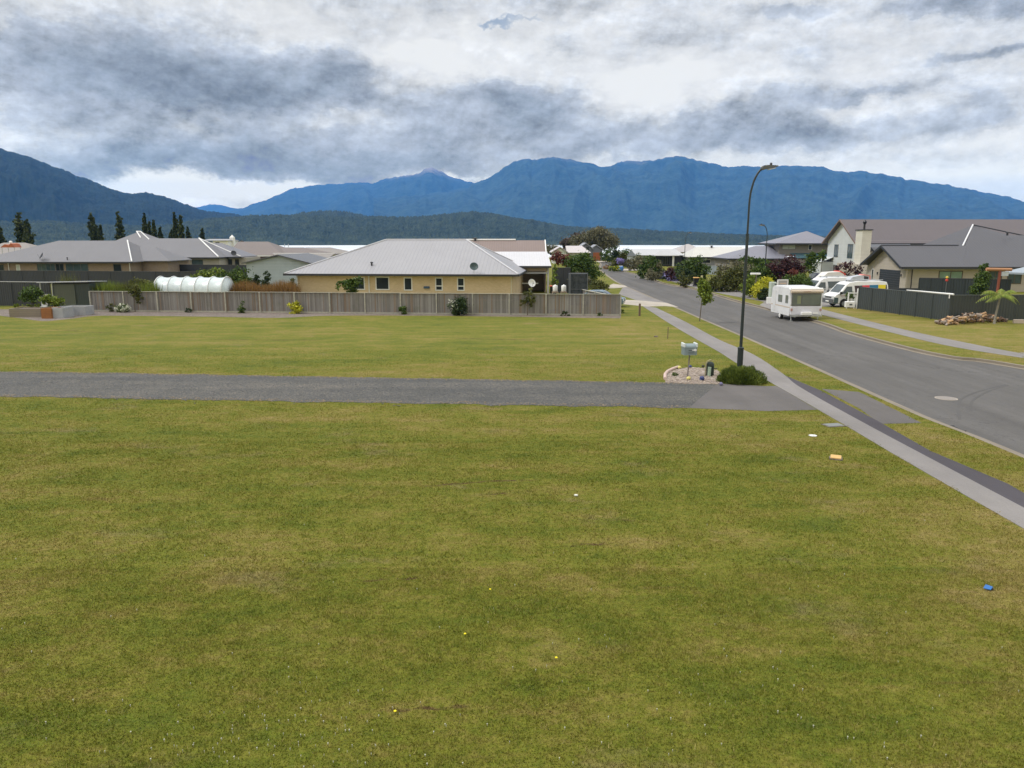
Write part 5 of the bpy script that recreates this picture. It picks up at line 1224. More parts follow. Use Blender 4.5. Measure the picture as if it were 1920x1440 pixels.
def car(name, loc, rz, label, paint, L_=4.5, hgt=1.45):
    e = empty(name, loc, rz, label, 'car')
    prof = [(.08,.25),(0,.5),(.05,.75),(.9,.92),(1.25,.98),(1.9,hgt-.06),(2.3,hgt),(3.2,hgt-.02),(3.95,.98),(4.4,.92),(4.5,.6),(4.42,.27)]
    prof = [(x*L_/4.5, z) for x, z in prof]
    mb = MB(); sym(mb, prof, 1.74, tumble=.12); mb.build('body', paint, e)
    q = L_/4.5
    for s in (-1,1):
        for poly in ([(1.45,.98),(2.5,.98),(2.5,hgt-.09),(1.98,hgt-.12)], [(2.56,.98),(3.75,.98),(3.2,hgt-.1),(2.56,hgt-.09)]):
            g_ = MB(); Yf = lambda z: s*(.87-.12*max(0,z-.25-.9+.0)/(hgt-.25-.9)+.004)
            pts = [(x*q, Yf(z), z) for x, z in poly]; p2 = [(a, b_-s*.03, c_) for a, b_, c_ in pts]; g_.add(pts+p2, [(0,1,2,3),(7,6,5,4),(0,4,5,1),(1,5,6,2),(2,6,7,3),(3,7,4,0)]); g_.build('side_window', glass_mat(), e)
        for x_ in (.85, 3.65): wheel(e, x_*q, s*.78, .31, .2)
        mb = MB(); mb.bbox(-.01,.14,s*.6-.18,s*.6+.18,.56,.72,.03); mb.build('headlight', glass_mat('lamp_glass', (.45,.47,.48), .1), e)
        mb = MB(); mb.bbox(L_-.12,L_+.012,s*.62-.16,s*.62+.16,.7,.86,.03); mb.build('tail_light', mat('red_lamp', (.4,.02,.02), .3), e)
    for (xa_,za_,xb_,zb_,nm) in ((1.30,1.01,1.90,hgt-.09,'windscreen'),(3.92,1.0,3.28,hgt-.06,'rear_window')):
        sgn = -1 if nm == 'windscreen' else 1
        mb = MB(); mb.add([((xa_)*q,-.66,za_),((xa_)*q,.66,za_),(xb_*q,.58,zb_),(xb_*q,-.58,zb_)]+[((xa_+sgn*.05)*q,-.66,za_+.03),((xa_+sgn*.05)*q,.66,za_+.03),((xb_+sgn*.05)*q,.58,zb_+.03),((xb_+sgn*.05)*q,-.58,zb_+.03)], [(0,1,2,3),(7,6,5,4),(0,4,5,1),(1,5,6,2),(2,6,7,3),(3,7,4,0)]); mb.build(nm, glass_mat(), e)
    return e
cx_, cy_ = XA(1171,68.5,.6), 68.5
car('parked_car', (cx_, cy_, .02), R(180-16), 'silver blue car parked behind the low end of the paling fence', mat('silver_blue_paint', (.16,.22,.26), .22, .3, var=.06), 4.4)
car('parked_car', (XA(1503,100,1), 100, .01), R(6), 'dark blue car parked beside the white gabled house', mat('navy_paint', (.03,.035,.07), .22, .3, var=.05), 4.4, 1.7)

# ---- caravan at the kerb
def caravan():
    x1 = XA(1541, 57.2, 1); x0 = XA(1480, 57.2, 1); w = x1-x0; Y0 = 57.2; Ld = 3.7
    e = empty('caravan', ((x0+x1)/2, Y0, ROADZ), R(2), 'white caravan with tan awning roll and wide rear window parked at the kerb', 'caravan')
    hw = w/2
    prof = [(0.05,.42),(-.03,.9),(-.05,1.35),(.16,2.42),(.34,2.52),(Ld-.4,2.52),(Ld-.1,2.36),(Ld+.05,1.4),(Ld,.42)]   # (y,z) side outline
    mb = MB(); mb.prism(prof, 'x', -hw, hw)
    mb.prism([(.3,2.515),(.5,2.58),(Ld-.6,2.58),(Ld-.35,2.515)], 'x', -hw+.12, hw-.12); mb.build('body', mat('caravan_white', (.64,.645,.66), .35, var=.08, dirt=.22), e)
    tn = mat('tan_vinyl', (.50,.42,.34), .6, var=.1); mb = MB()
    mb.tube([(-hw+.02,-.06,2.28),(hw-.02,-.06,2.28)], .14, 12); mb.build('awning_roll', tn, e)
    mb = MB(); mb.tube([(-hw+.02,-.02,2.45),(hw-.02,-.02,2.45)], .10, 10); mb.build('awning_cover', WHITE, e)
    mb = MB(); [mb.box(-.25+k*.09,-.20+k*.09,-.215,-.2,2.25,2.31) for k in range(6)]; mb.build('lettering', mat('brown_letters', (.30,.18,.13), .6), e)
    GW = glass_mat('caravan_glass', (.10,.115,.105), .12)
    f = MB(); f.bbox(-hw+.10, hw-.10, -.085, .0, 1.18, 2.12, .03); fo = f.build('rear_window', mat('window_rubber', (.12,.12,.12), .5), e)
    g_ = MB(); g_.box(-hw+.16, -.42, -.10, -.088, 1.24, 2.06); g_.box(-.36, hw-.16, -.10, -.088, 1.24, 2.06); g_.build('pane', GW, fo)
    mb = MB(); mb.box(-.72,-.44,-.107,-.101,1.35,1.95); mb.build('curtain', mat('green_curtain', (.20,.22,.13), .8), fo)
    mb = MB(); mb.bbox(-hw+.04, hw-.04, -.10, .02, .52, 1.14, .03); mb.box(-hw+.5,-hw+.54,-.115,-.102,.55,1.12); mb.box(hw-.5,hw-.46,-.115,-.102,.55,1.12); mb.build('rear_panel', mat('lilac_white', (.56,.56,.62), .4), e)
    mb = MB(); mb.box(.55,.95,-.125,-.103,.58,.70); mb.build('number_plate', FRAMEW, e)
    mb = MB(); mb.bbox(-.42,.38,-.34,-.12,.52,.74,.03); mb.build('bumper_box', WHITE, e)
    mb = MB(); mb.box(-hw+.05,hw-.05,-.30,-.1,.40,.47); mb.box(-hw+.3,-hw+.4,-.3,Ld+.6,.34,.42); mb.box(hw-.4,hw-.3,-.3,Ld+.6,.34,.42); mb.build('chassis', GALV, e)
    for s in (-1,1):
        mb = MB(); mb.bbox(s*(hw-.12)-.08,s*(hw-.12)+.08,-.16,-.1,.8,1.0,.02); mb.build('tail_light', mat('dull_lamp', (.35,.22,.20), .3), e)
        W_ = wheel(e, 0, 0, .31, .2, WHITE); W_.rotation_euler = (0,0,R(90)); W_.location = (s*(hw-.12), 1.9, 0)
        mb = MB(); mb.tube([(s*(hw-.2),.15,.4),(s*(hw-.2),.05,.06)], .035, 6); mb.box(s*(hw-.2)-.1,s*(hw-.2)+.1,-.05,.15,.0,.05); mb.build('corner_leg', GALV, e)
    # street side: door, window, locker
    for y0,y1,z0,z1,nm,mm in ((.35,.85,1.35,1.95,'side_window',GW),(1.5,2.3,1.35,1.9,'side_window',GW),(2.8,3.3,.6,2.2,'door',mat('caravan_door',(.6,.6,.6),.4))):
        f = MB(); f.bbox(-hw-.025,-hw-.002,y0,y1,z0,z1,.01); f.build(nm, mm, e)
    mb = MB(); mb.box(-hw-.012,-hw-.003,.0,Ld,1.02,1.10); mb.build('trim_stripe', tn, e)
    mb = MB(); mb.lathe([(.06,0),(.09,.05),(.02,.09)], c=(0,0,0), n=10); mb.v=[(x-.9*hw, y+3.4, z+2.58) for x,y,z in mb.v]; mb.build('roof_vent', DARKF, e)
    mb = MB(); mb.prism([(Ld+.02,.4),(Ld+1.2,.4),(Ld+1.2,.47),(Ld+.02,.47)], 'x', -.06, .06); mb.tube([(0,Ld+.9,.4),(0,Ld+.9,.08)], .04, 8); mb.build('drawbar', GALV, e)
    return e
caravan()

# ================================================================ RIGHT SIDE
BEIG2 = board_mat('cream_boards', (.42,.375,.32), .19, amt=.2); CREAM = board_mat('cream_blocks', (.56,.54,.47), .22, amt=.15)
ROOFD = roof_mat('dark_grey_roof', (.062,.061,.071), .36, .16, rough=.55); ROOFPL = roof_mat('plum_grey_roof', (.098,.083,.089), .33, .10, rough=.65)
# ---- K: single storey garage gable house
X0, Y0 = 46.0, 88.0
h = empty('garage_house', (X0, Y0, 0), 0, 'cream house with dark grey roof and a gabled garage facing the street', 'house')
zE = 2.95; zR = 5.35; D_ = 9.2
mb = MB(); mb.box(0, 34, .6, 19, -.1, zE-.1); mb.box(.0,.18,.02,.58,-.1,zE-.1); gable_fill(mb, 0, .3, D_+.3, zE-.1, zR-.15, .2); mb.build('wall', BEIG2, h)
r_ = MB(); hip(r_, -.9, 10, -.35, D_+.6, zE, zR, 0, 0); r_.build('roof', ROOFD, h)
r_ = MB(); xq = XA(1821, 98, 8)-X0
hip(r_, 6.2, 25.0, -.36, 19.6, zE-.012, ZA(422,97.3), xq-6.2, 25.0-xq); rm = r_.build('main_roof', ROOFD, h)
r_ = MB(); hip(r_, 14, 36, -.37, 14.6, zE-.02, ZA(441,95), 0, 0); r_.build('wing_roof', ROOFD, h)
cp = MB(); q_ = ZA(422,97.3); cp.tube([(xq,9.62,q_+.05),(xq-4.3,4.3,q_-2.95)], .10, 6); cp.build('ridge_cap', mat('bright_cap', (.62,.62,.64), .4, var=.04), rm)
cp = MB(); cp.tube([(xq,9.62,q_+.04),(xq+9.5,4.9,q_-2.55)], .08, 6); cp.tube([(-.9,(D_+.25)/2,zR+.03),(8.5,(D_+.25)/2,zR+.03)], .07, 6); cp.build('ridge_cap', DARKF, rm)
g = MB(); gutter(g, -.7, 35, -.35, 15, zE-.01, .26, .12, 'f'); g.build('fascia', DARKF, h)
BB = MB()
for (ya_, za_, yb_, zb_) in ((-.38, zE-.02, (D_+.25)/2, zR-.0), ((D_+.25)/2, zR, D_+.62, zE-.02)):
    BB.add([(-.97,ya_,za_-.24),(-.97,yb_,zb_-.24),(-.97,yb_,zb_+.06),(-.97,ya_,za_+.06),(-.905,ya_,za_-.24),(-.905,yb_,zb_-.24),(-.905,yb_,zb_+.06),(-.905,ya_,za_+.06)], [(0,1,2,3),(7,6,5,4),(0,4,5,1),(1,5,6,2),(2,6,7,3),(3,7,4,0)])
BB.build('barge_board', DARKF, h)
sf = MB(); sf.box(-.88, 35, -.33, .58, zE-.30, zE-.26); sf.build('soffit', mat('soffit_cream', (.55,.52,.45), .6), h)
roller(h, 'W', 1.3, 0, 5.0, 2.45, 0, mat('charcoal_door', (.035,.04,.05), .4))
win(h, 'W', 7.9, .4, .5, 2.0, 0, fm=FRAMEW); 
mb = MB(); mb.tube([(1.0,.55,.02),(1.0,.55,zE-.3)], .05, 8); mb.build('downpipe', DARKF, h)
for p0, p1, z0, z1, gm, bar in ((1759,1804,.3,2.45,GLASSG,2),(1852,1878,1.0,2.45,GLASSB,2),(1888,1915,.9,2.45,GLASSB,2)):
    a = XA(p0, Y0+.6, 1.5)-X0; c_ = XA(p1, Y0+.6, 1.5)-X0; win(h, 'S', a, z0, c_-a, z1-z0, .6, fm=mat('bronze_joinery', (.09,.07,.05), .4), gm=gm, bar=bar, fw=.1)
for y_ in (1.0, 6.8):
    mb = MB(); mb.box(-.14,-.002,y_-.07,y_+.07,1.75,2.05); mb.build('wall_lamp', GREYF, h)
vent(h, XA(1869,96,6.5)-X0, 6.0, ZA(438.5,94), .15, .12)
# ---- L: chimney wing in front of the white house
h = empty('chimney_house', (49.8, 99.0, 0), 0, 'cream wing with tall block chimney between garage house and white gable', 'house')
mb = MB(); mb.box(0, 12, 0, 10, -.1, 2.5); gable_fill(mb, 0, 0, 10, 2.5, 5.0); mb.build('wall', CREAM, h)
r_ = MB(); hip(r_, -.6, 12, -.5, 10.5, 2.45, 5.05, 0, 0); r_.build('roof', ROOFD, h)
mb = MB()
for (ya_, za_, yb_, zb_) in ((-.5, 2.45, 5, 5.05), (5, 5.05, 10.5, 2.45)):
    mb.add([(-.66,ya_,za_-.25),(-.66,yb_,zb_-.25),(-.66,yb_,zb_+.05),(-.66,ya_,za_+.05),(-.605,ya_,za_-.25),(-.605,yb_,zb_-.25),(-.605,yb_,zb_+.05),(-.605,ya_,za_+.05)], [(0,1,2,3),(7,6,5,4),(0,4,5,1),(1,5,6,2),(2,6,7,3),(3,7,4,0)])
mb.build('barge_board', DARKF, h)
cx = XA(1613, 101.5, 4)-49.8; zc = ZA(430,102)
mb = MB(); mb.box(cx, cx+1.25, 2.4, 4.3, 0, zc-.14); chm = mb.build('chimney', CREAM, h)
mb = MB(); mb.bbox(cx-.12, cx+1.37, 2.28, 4.42, zc-.138, zc, .02); mb.build('cap', DARKF, chm)
mb = MB(); mb.tube([(cx+.6,3.3,zc),(cx+.6,3.3,zc+.75)], .13, 10); mb.lathe([(.16,zc+.7),(.26,zc+.95),(.26,zc+1.0),(.1,zc+1.25)], c=(cx+.6,3.3,0), n=12); mb.build('flue', mat('flue_metal', (.03,.03,.035), .3, .5), chm)
win(h, 'W', 7.4, .5, .9, 1.6, 0, fm=FRAMEW)
# ---- M: white two storey gable house
X0, Y0 = 52.4, 115.0; zE = 5.95; zR = ZA(412, 120.5); D_ = 11.0
WBW = board_mat('white_boards', (.50,.52,.53), .2, amt=.12)
h = empty('gabled_house', (X0, Y0, 0), 0, 'tall white two storey house with plum grey gable roof at the right', 'house')
mb = MB(); mb.box(0, 48, 0, D_, -.1, zE); gable_fill(mb, 0, 0, D_, zE, zR-.1, .2); mb.build('wall', WBW, h)
r_ = MB(); hip(r_, -.7, 48, -.7, D_+.7, zE-.42, zR+.05, 0, 0); r_.build('roof', ROOFPL, h)
mb = MB()
for (ya_, za_, yb_, zb_) in ((-.72, zE-.42, D_/2, zR+.05), (D_/2, zR+.05, D_+.72, zE-.42)):
    mb.add([(-.78,ya_,za_-.22),(-.78,yb_,zb_-.22),(-.78,yb_,zb_+.04),(-.78,ya_,za_+.04),(-.705,ya_,za_-.22),(-.705,yb_,zb_-.22),(-.705,yb_,zb_+.04),(-.705,ya_,za_+.04)], [(0,1,2,3),(7,6,5,4),(0,4,5,1),(1,5,6,2),(2,6,7,3),(3,7,4,0)])
mb.build('barge_board', mat('brown_barge', (.16,.11,.09), .6), h)
g = MB(); gutter(g, -.6, 47, -.7, D_, zE-.42, .2, .14, 'f'); g.build('fascia', DARKF, h)
for (y_, z_, w__, h__) in ((6.8,3.3,1.5,2.0),(1.6,3.2,1.8,2.2),(6.2,.1,2.0,1.95),(1.0,.1,3.4,1.9)):
    win(h, 'W', y_, z_, w__, h__, 0, fm=GREYF, gm=GLASSB if z_ > 2 else glass_mat('curtain_dark', (.10,.09,.09), .3), bar=2 if z_ > 2 else 1, fw=.08)
mb = MB(); mb.add([(.3,-2.5,4.45),(7.4,-2.5,4.45),(7.4,-.74,5.48),(.3,-.74,5.48),(.3,-2.5,4.31),(7.4,-2.5,4.31),(7.4,-.74,5.2),(.3,-.74,5.2)], [(0,1,2,3),(7,6,5,4),(0,4,5,1),(1,5,6,2),(2,6,7,3),(3,7,4,0)]); mb.build('lean_to_roof', roof_mat('charcoal_roof', (.085,.09,.105), .3, .2), h)
mb = MB(); mb.box(.5, 7.2, -2.2, -.02, 0, 4.25); mb.build('side_wing', WBW, h)
mb = MB(); mb.box(-1.9, -.02, 8.5, 13, 0, 2.5); mb.add([(-2.1,8.3,2.52),(-.02,8.3,3.3),(-.02,13.2,3.3),(-2.1,13.2,2.52),(-2.1,8.3,2.42),(-.02,8.3,3.2),(-.02,13.2,3.2),(-2.1,13.2,2.42)], [(0,1,2,3),(7,6,5,4),(0,4,5,1),(1,5,6,2),(2,6,7,3),(3,7,4,0)]); mb.build('porch', WBW, h)
# ---- N: two storey house with pyramid roof, teal lower band
Y0 = 148.0; X0 = XA(1462, Y0, 4)
ROOFBL = roof_mat('blue_grey_roof', (.17,.17,.205), .33, .08, rough=.55)
h = empty('tower_house', (X0, Y0, 0), 0, 'grey two storey house with a hipped pyramid roof left of the white gable', 'house')
wn_ = XA(1560, Y0, 4)-X0; zE = ZA(456,Y0); mb = MB(); mb.box(0, wn_, .2, 9, 2.9, zE); mb.box(0, wn_+1, 0, 9.5, -.1, 2.6); mb.build('wall', mat('warm_grey_render', (.20,.185,.175), .8), h)
r_ = MB(); xa_ = XA(1512, Y0+4.6, 7)-X0; hip(r_, XA(1453,Y0,5)-X0, wn_+.8, -.7, 9.9, zE, ZA(433.5,Y0+4.6), xa_-(XA(1453,Y0,5)-X0)-.1, wn_+.8-xa_-.1); r_.build('roof', ROOFBL, h)
g = MB(); gutter(g, XA(1453,Y0,5)-X0, wn_+.8, -.7, 9.9, zE, .28, .14, 'fl'); g.build('fascia', DARKF, h)
mb = MB(); mb.add([(XA(1488,Y0,3)-X0,-1.6,2.62),(wn_+.6,-1.6,2.62),(wn_+.6,.18,3.5),(XA(1482,Y0,3)-X0,.18,3.5),(XA(1488,Y0,3)-X0,-1.6,2.5),(wn_+.6,-1.6,2.5),(wn_+.6,.18,3.38),(XA(1482,Y0,3)-X0,.18,3.38)], [(0,1,2,3),(7,6,5,4),(0,4,5,1),(1,5,6,2),(2,6,7,3),(3,7,4,0)]); mb.build('lower_roof', mat('teal_roof', (.05,.10,.12), .4), h)
win(h, 'S', XA(1516,Y0,4)-X0, 4.1, .7, 1.0, .2, fm=FRAMEW); win(h, 'S', .5, 4.2, 2.6, .9, .2, fm=GREYF, gm=mat('pale_blind', (.38,.42,.38), .6), bar=2)
win(h, 'S', XA(1500,Y0,2)-X0, .6, 3.2, 1.6, 0, fm=GREYF, gm=GLASSB, bar=2)
# ---- O: blue grey hip roof bungalow
Y0 = 146.0; X0 = XA(1366, Y0, 2.5); wo = XA(1476, Y0, 2.5)-X0
h = empty('bungalow', (X0, Y0, 0), 0, 'bungalow with lilac grey hip roof right of the street lamp', 'house')
mb = MB(); mb.box(.6, wo+4, .6, 12, -.1, 2.4); mb.build('wall', mat('warm_grey_render', (.20,.185,.175), .8), h)
z1 = ZA(461, Y0+6.5); r_ = MB(); hip(r_, 0, wo+.3, 0, 13, 2.5, z1, XA(1416,Y0+6.5,4)-X0, wo+.3-(XA(1457,Y0+6.5,4)-X0)); r_.build('roof', ROOFBL, h)
g = MB(); gutter(g, 0, wo+.3, 0, 13, 2.5, .28, .14, 'flr'); g.build('fascia', DARKF, h)
win(h, 'S', 6, .6, 2.4, 1.4, .6, fm=GREYF)
# ---- P: white roofed lake side house, Q: its neighbour, R: slate house with orange garage doors
Y0 = 168.0; X0 = XA(1296, Y0, 2.3); wp = XA(1400, Y0, 2.3)-X0
ROOFW2 = roof_mat('cream_white_roof', (.48,.465,.43), .4, .07)
h = empty('bungalow', (X0, Y0, 0), 0, 'low house with broad cream white roof beyond the green bushes across the street', 'house')
mb = MB(); mb.box(.6, wp-.4, .6, 12, -.1, 2.3); mb.build('wall', mat('grey_render', (.24,.235,.25), .8), h)
r_ = MB(); hip(r_, 0, wp+4, 0, 13, 2.3, ZA(463,Y0+6.5), 2.5, 3.5); r_.build('roof', ROOFW2, h)
g = MB(); gutter(g, 0, wp+4, 0, 13, 2.3, .3, .14, 'f'); g.build('fascia', DARKF, h)
win(h, 'S', 5.6, .5, 1.4, 1.3, .6, fm=GREYF); win(h, 'S', 1.5, .9, 3, .8, .6, fm=FRAMEW); vent(h, XA(1334,Y0+6,4)-X0, 6, ZA(463,Y0+6.5)-.1, .3, .22)
Y0 = 200.0; X0 = XA(1262, Y0, 3)
h = empty('bungalow', (X0, Y0, 0), 0, 'far house with pinkish grey peaked roof behind the thin street lamp', 'house')
wq = XA(1330,Y0,3)-X0; mb = MB(); mb.box(.5, wq-.5, .6, 9, -.1, 2.9); mb.build('wall', GREYW, h)
r_ = MB(); hip(r_, 0, wq, 0, 10, 2.9, ZA(457.5,Y0+5), XA(1288,Y0+5,4)-X0, wq-(XA(1291,Y0+5,4)-X0)); r_.build('roof', roof_mat('pink_grey_roof', (.36,.33,.33), .33, .08), h)
win(h, 'S', 3, .8, 2, 1.2, .6)
Y0 = 176.0; X0 = XA(1178, Y0, 2.6); wq = XA(1284, Y0, 2.6)-X0
h = empty('bungalow', (X0, Y0, 0), 0, 'long house with pale grey roof and dark glazed wall behind the lavender bushes', 'house')
mb = MB(); mb.box(.5, wq-.5, .6, 9, -.1, 2.5); mb.build('wall', mat('dark_render', (.05,.052,.065), .7), h)
r_ = MB(); hip(r_, 0, wq, 0, 10, 2.55, ZA(467,Y0+5), 1.2, 1.2); r_.build('roof', roof_mat('silver_roof', (.40,.40,.41), .33, .07), h)
r_ = MB(); hip(r_, 5.6, wq-1.5, -1.4, 2.6, 2.5, 3.6, 2, 2); r_.build('porch_roof', roof_mat('silver_roof', (.40,.40,.41), .33, .07), h)
a = XA(1244,Y0,1.5)-X0; win(h, 'S', a, .3, XA(1257,Y0,1.5)-X0-a, 2.0, .6, fm=GREYF, gm=GLASS, bar=3)
mb = MB(); mb.box(XA(1259,Y0,1)-X0, XA(1262.5,Y0,1)-X0, -.9, -.7, 0, 2.4); mb.build('post', WHITE, h)
Y0 = 222.0; X0 = XA(1084, Y0, 3)
SLATE = board_mat('slate_boards', (.13,.14,.175), .25, amt=.15)
h = empty('gabled_house', (X0, Y0, 0), 0, 'slate blue house with a tall gable and orange brown garage doors at the street end', 'house')
w1 = XA(1109,Y0,3)-X0; w2 = XA(1130,Y0,3)-X0
mb = MB(); zg = ZA(457.5,Y0); mb.prism([(0,0),(w1,0),(w1,ZA(466,Y0)),(w1*.58,zg),(0,ZA(467,Y0))], 'y', 0, 9); mb.prism([(w1+.01,0),(w2,0),(w2,3.0),(w1+.01+(w2-w1)*.45,4.3),(w1+.01,3.5)], 'y', .6, 9); mb.build('wall', SLATE, h)
mb = MB()
for (xa_, za_, xb_, zb_, yy_) in ((-.8,ZA(467,Y0)-.5,w1*.58,zg+.15,-.4),(w1*.58,zg+.15,w1+.5,ZA(466,Y0)-.2,-.4),(w1,3.5,w1+(w2-w1)*.45,4.45,.2),(w1+(w2-w1)*.45,4.45,w2+.5,2.9,.2)):
    mb.add([(xa_,yy_,za_),(xb_,yy_,zb_),(xb_,9.4,zb_),(xa_,9.4,za_),(xa_,yy_,za_+.22),(xb_,yy_,zb_+.22),(xb_,9.4,zb_+.22),(xa_,9.4,za_+.22)], [(0,3,2,1),(4,5,6,7),(0,1,5,4),(1,2,6,5),(2,3,7,6),(3,0,4,7)])
mb.build('roof', roof_mat('grey_white_roof', (.24,.25,.28), .33, .08), h)
OR = board_mat('cedar_door', (.30,.085,.025), .22, amt=.35)
a, c_ = XA(1112.5,Y0,1)-X0, XA(1126,Y0,1)-X0; roller(h, 'S', a, .05, c_-a, 2.35, .6, OR)
a, c_ = XA(1096,Y0,1)-X0, XA(1105,Y0,1)-X0; roller(h, 'S', a, .05, c_-a, 2.1, 0, OR)
win(h, 'S', XA(1099,Y0,3)-X0, 2.9, .9, 1.1, 0, fm=DARKF)
Y0 = 196.0; X0 = XA(1038, Y0, 3)
h = empty('white_house', (X0, Y0, 0), 0, 'small white gabled house with pinkish white roof left of the slate house', 'house')
w1 = XA(1062,Y0,3)-X0; mb = MB(); mb.prism([(0,0),(w1,0),(w1,3.0),(w1*.5,4.0),(0,3.0)], 'y', 0, 10); mb.box(w1+.01, w1+4.6, 2, 10, 0, 2.7); mb.build('wall', mat('pale_green_white', (.52,.55,.50), .7), h)
mb = MB()
for (xa_, za_, xb_, zb_, yy_) in ((-.6,2.75,w1*.5,4.1,-.4),(w1*.5,4.1,w1+.4,2.8,-.4)):
    mb.add([(xa_,yy_,za_),(xb_,yy_,zb_),(xb_,10,zb_),(xa_,10,za_),(xa_,yy_,za_+.2),(xb_,yy_,zb_+.2),(xb_,10,zb_+.2),(xa_,10,za_+.2)], [(0,3,2,1),(4,5,6,7),(0,1,5,4),(1,2,6,5),(2,3,7,6),(3,0,4,7)])
hip(mb, w1+.2, w1+6.5, 1.2, 11, 2.8, 4.5, 0, 2); mb.build('roof', roof_mat('pinkish_white_roof', (.45,.41,.41), .33, .06), h)
win(h, 'S', w1*.32, 1.7, .8, .8, 0, fm=DARKF)

# ---- fences right
DGF = board_mat('slate_green_sheet', (.038,.046,.046), .22, vertical=True, amt=.3, rough=.5)
FX0, FY0 = at(1608, 579.5); FX1, FY1 = at(1777.5, 602.5)
sheet_fence(FX0, FY0, FX1, FY1, 1.95, 'dark grey green sheet fence running beside the far footpath', 6, DGF, mat('slate_rail', (.085,.095,.095), .5))
sheet_fence(FX1+.02, FY1, FX1+26, FY1+1.6, 1.95, 'dark sheet fence turning away from the street behind the firewood', 10, DGF, mat('slate_rail', (.085,.095,.095), .5))
sheet_fence(XA(1652,79.5,1), 79.5, XA(1722,79,1), 79, 1.0, 'low inner dark sheet fence below the garage door', 3, board_mat('dark_teal_sheet', (.022,.030,.033), .25, vertical=True, amt=.3), DKT)
sheet_fence(XA(1722,79,1), 79, XA(1895,76,1), 76, 2.1, 'inner dark sheet fence below the green curtained window', 8, board_mat('dark_teal_sheet', (.022,.030,.033), .25, vertical=True, amt=.3), DKT)
h = empty('white_board_plank', (FX1, FY1, 1.985), math.atan2(FY0-FY1, FX0-FX1), 'white plastic gutter length lying on top of the fence corner', 'gutter pipe')
mb = MB(); mb.tube([(-.25,0,.05),(1.4,0,.05),(3.2,.02,.06),(4.6,0,.05)], [.07,.06,.05,.035], 8); mb.build('pipe', WHITE, h)
mb = MB(); mb.tube([(.05,.07,.0),(.05,.07,-.28)], .04, 6); mb.build('outlet', WHITE, h)
sheet_fence(XA(1288,139,1), 139, XA(1356,130,1), 130, 1.55, 'low pale blue grey fence behind the grass across the street', 4, board_mat('blue_grey_sheet', (.22,.255,.28), .25, vertical=True, amt=.2), mat('pale_rail', (.30,.32,.34), .5))
# ---- firewood heap: many split logs in one heap, and the palm
LOGS = [mat('split_wood', (.42,.27,.15), .85, var=.35, scale=5), mat('log_bark', (.12,.075,.05), .9, var=.4, scale=6), mat('grey_wood', (.25,.205,.17), .9, var=.3, scale=5)]
rd = random.Random(12); pts_ = []
for k in range(190):
    u = rd.random(); px_ = 1768+u*124; ht = .62*(math.sin(math.pi*min(1,max(0,u)))**.6)*(1 if u < .8 else .6)
    x_, y_ = at(px_, 610-14*abs(u-.05)*.55); y_ += rd.uniform(-.2,1.3); z_ = rd.random()*ht
    L_ = rd.uniform(.28,.42); r_ = rd.uniform(.06,.11); a = rd.uniform(0,math.pi*2); ti = rd.uniform(-.5,.5)
    e = empty('firewood_log', (x_, y_, z_+.06), a, 'split firewood log in the loose heap under the palm', 'log', 'split logs in the firewood heap')
    e.rotation_euler = (ti*.6, ti, a)
    mb = MB(); mb.prism([(0,-r_),(r_*1.1,r_*.3),(r_*.3,r_*.9),(-r_*.8,r_*.5),(-r_*.9,-r_*.4)], 'x', -L_/2, L_/2); mb.build('wood', LOGS[rd.choice((0,0,1,2,2,1))], e)
def palm():
    x_, y_ = at(1864, 607); e = empty('palm', (x_, y_, 0), 0, 'slim trunked young palm with arching fronds beside the firewood', 'palm tree')
    mb = MB(); mb.tube([(0,0,0),(.03,0,.6),(.12,0,1.3),(.2,0,2.05)], [.10,.075,.07,.06], 9); mb.build('trunk', mat('palm_trunk', (.24,.22,.19), .9, var=.3, scale=7), e)
    rd = random.Random(8)
    for k, (ax, up, ln, dr) in enumerate(((180,.5,1.7,1.0),(165,.95,1.3,.6),(0,.6,1.5,1.25),(12,.9,1.3,.3),(200,.15,1.3,.7),(-20,.2,1.1,.9),(140,.8,1.2,.3),(60,1.0,.9,.2),(-60,.5,1.1,.7),(230,.5,1.2,.6))):
        a = R(ax); V = []; Fc = []; at_ = []
        pts = []
        for s in range(15):
            q = s/14; r_ = ln*q; pts.append(Vector((.2+math.cos(a)*r_, math.sin(a)*r_*.8, 2.05+up*math.sin(q*2.0)*.55-dr*q*q*.75)))
        for s in range(1, 15):
            p = pts[s]; tdir = (pts[s]-pts[s-1]).normalized(); sd_ = tdir.cross(Vector((0,0,1))).normalized(); ll = .46*math.sin(math.pi*min(.97, .15+s/15*.85))
            for sg in (-1,1):
                for off in (0,.045):
                    b0 = p-tdir*off; tip = b0+sd_*sg*ll*.8+Vector((0,0,-ll*.62))+tdir*ll*.35; n = len(V)
                    V += [b0-tdir*.02, b0+tdir*.03, tip]; Fc.append((n,n+1,n+2)); at_ += [rd.uniform(.3,1)]*3
        o = fast_mesh('frond', np.array([tuple(v) for v in V]), np.array(Fc), LM['lime'], e, {'v': at_})
        mb = MB(); mb.tube(pts, [.022]+[.014]*13+[.005], 5); mb.build('stalk', mat('frond_stalk', (.18,.17,.04), .7), o)
palm()
x_, y_ = at(1862, 607); 
h = empty('edging_kerb', at(1905,606)+(0,), R(-12), 'pale timber garden edging at the right edge', 'garden edging')
mb = MB(); mb.bbox(-.2,3.5,-.1,.1,0,.28,.02); mb.build('sleeper', mat('pale_timber', (.48,.40,.34), .8, var=.2), h)
B1(1838, 73, [(0,0,1.3,.85,.7,1.1),(.1,0,2.6,.6,.5,.9),(0,0,3.4,.35,.3,.5)], 'green', 2300, .10, 'tall shaggy green conifer behind the right fence', name='conifer', cat='tree', stem=.07)
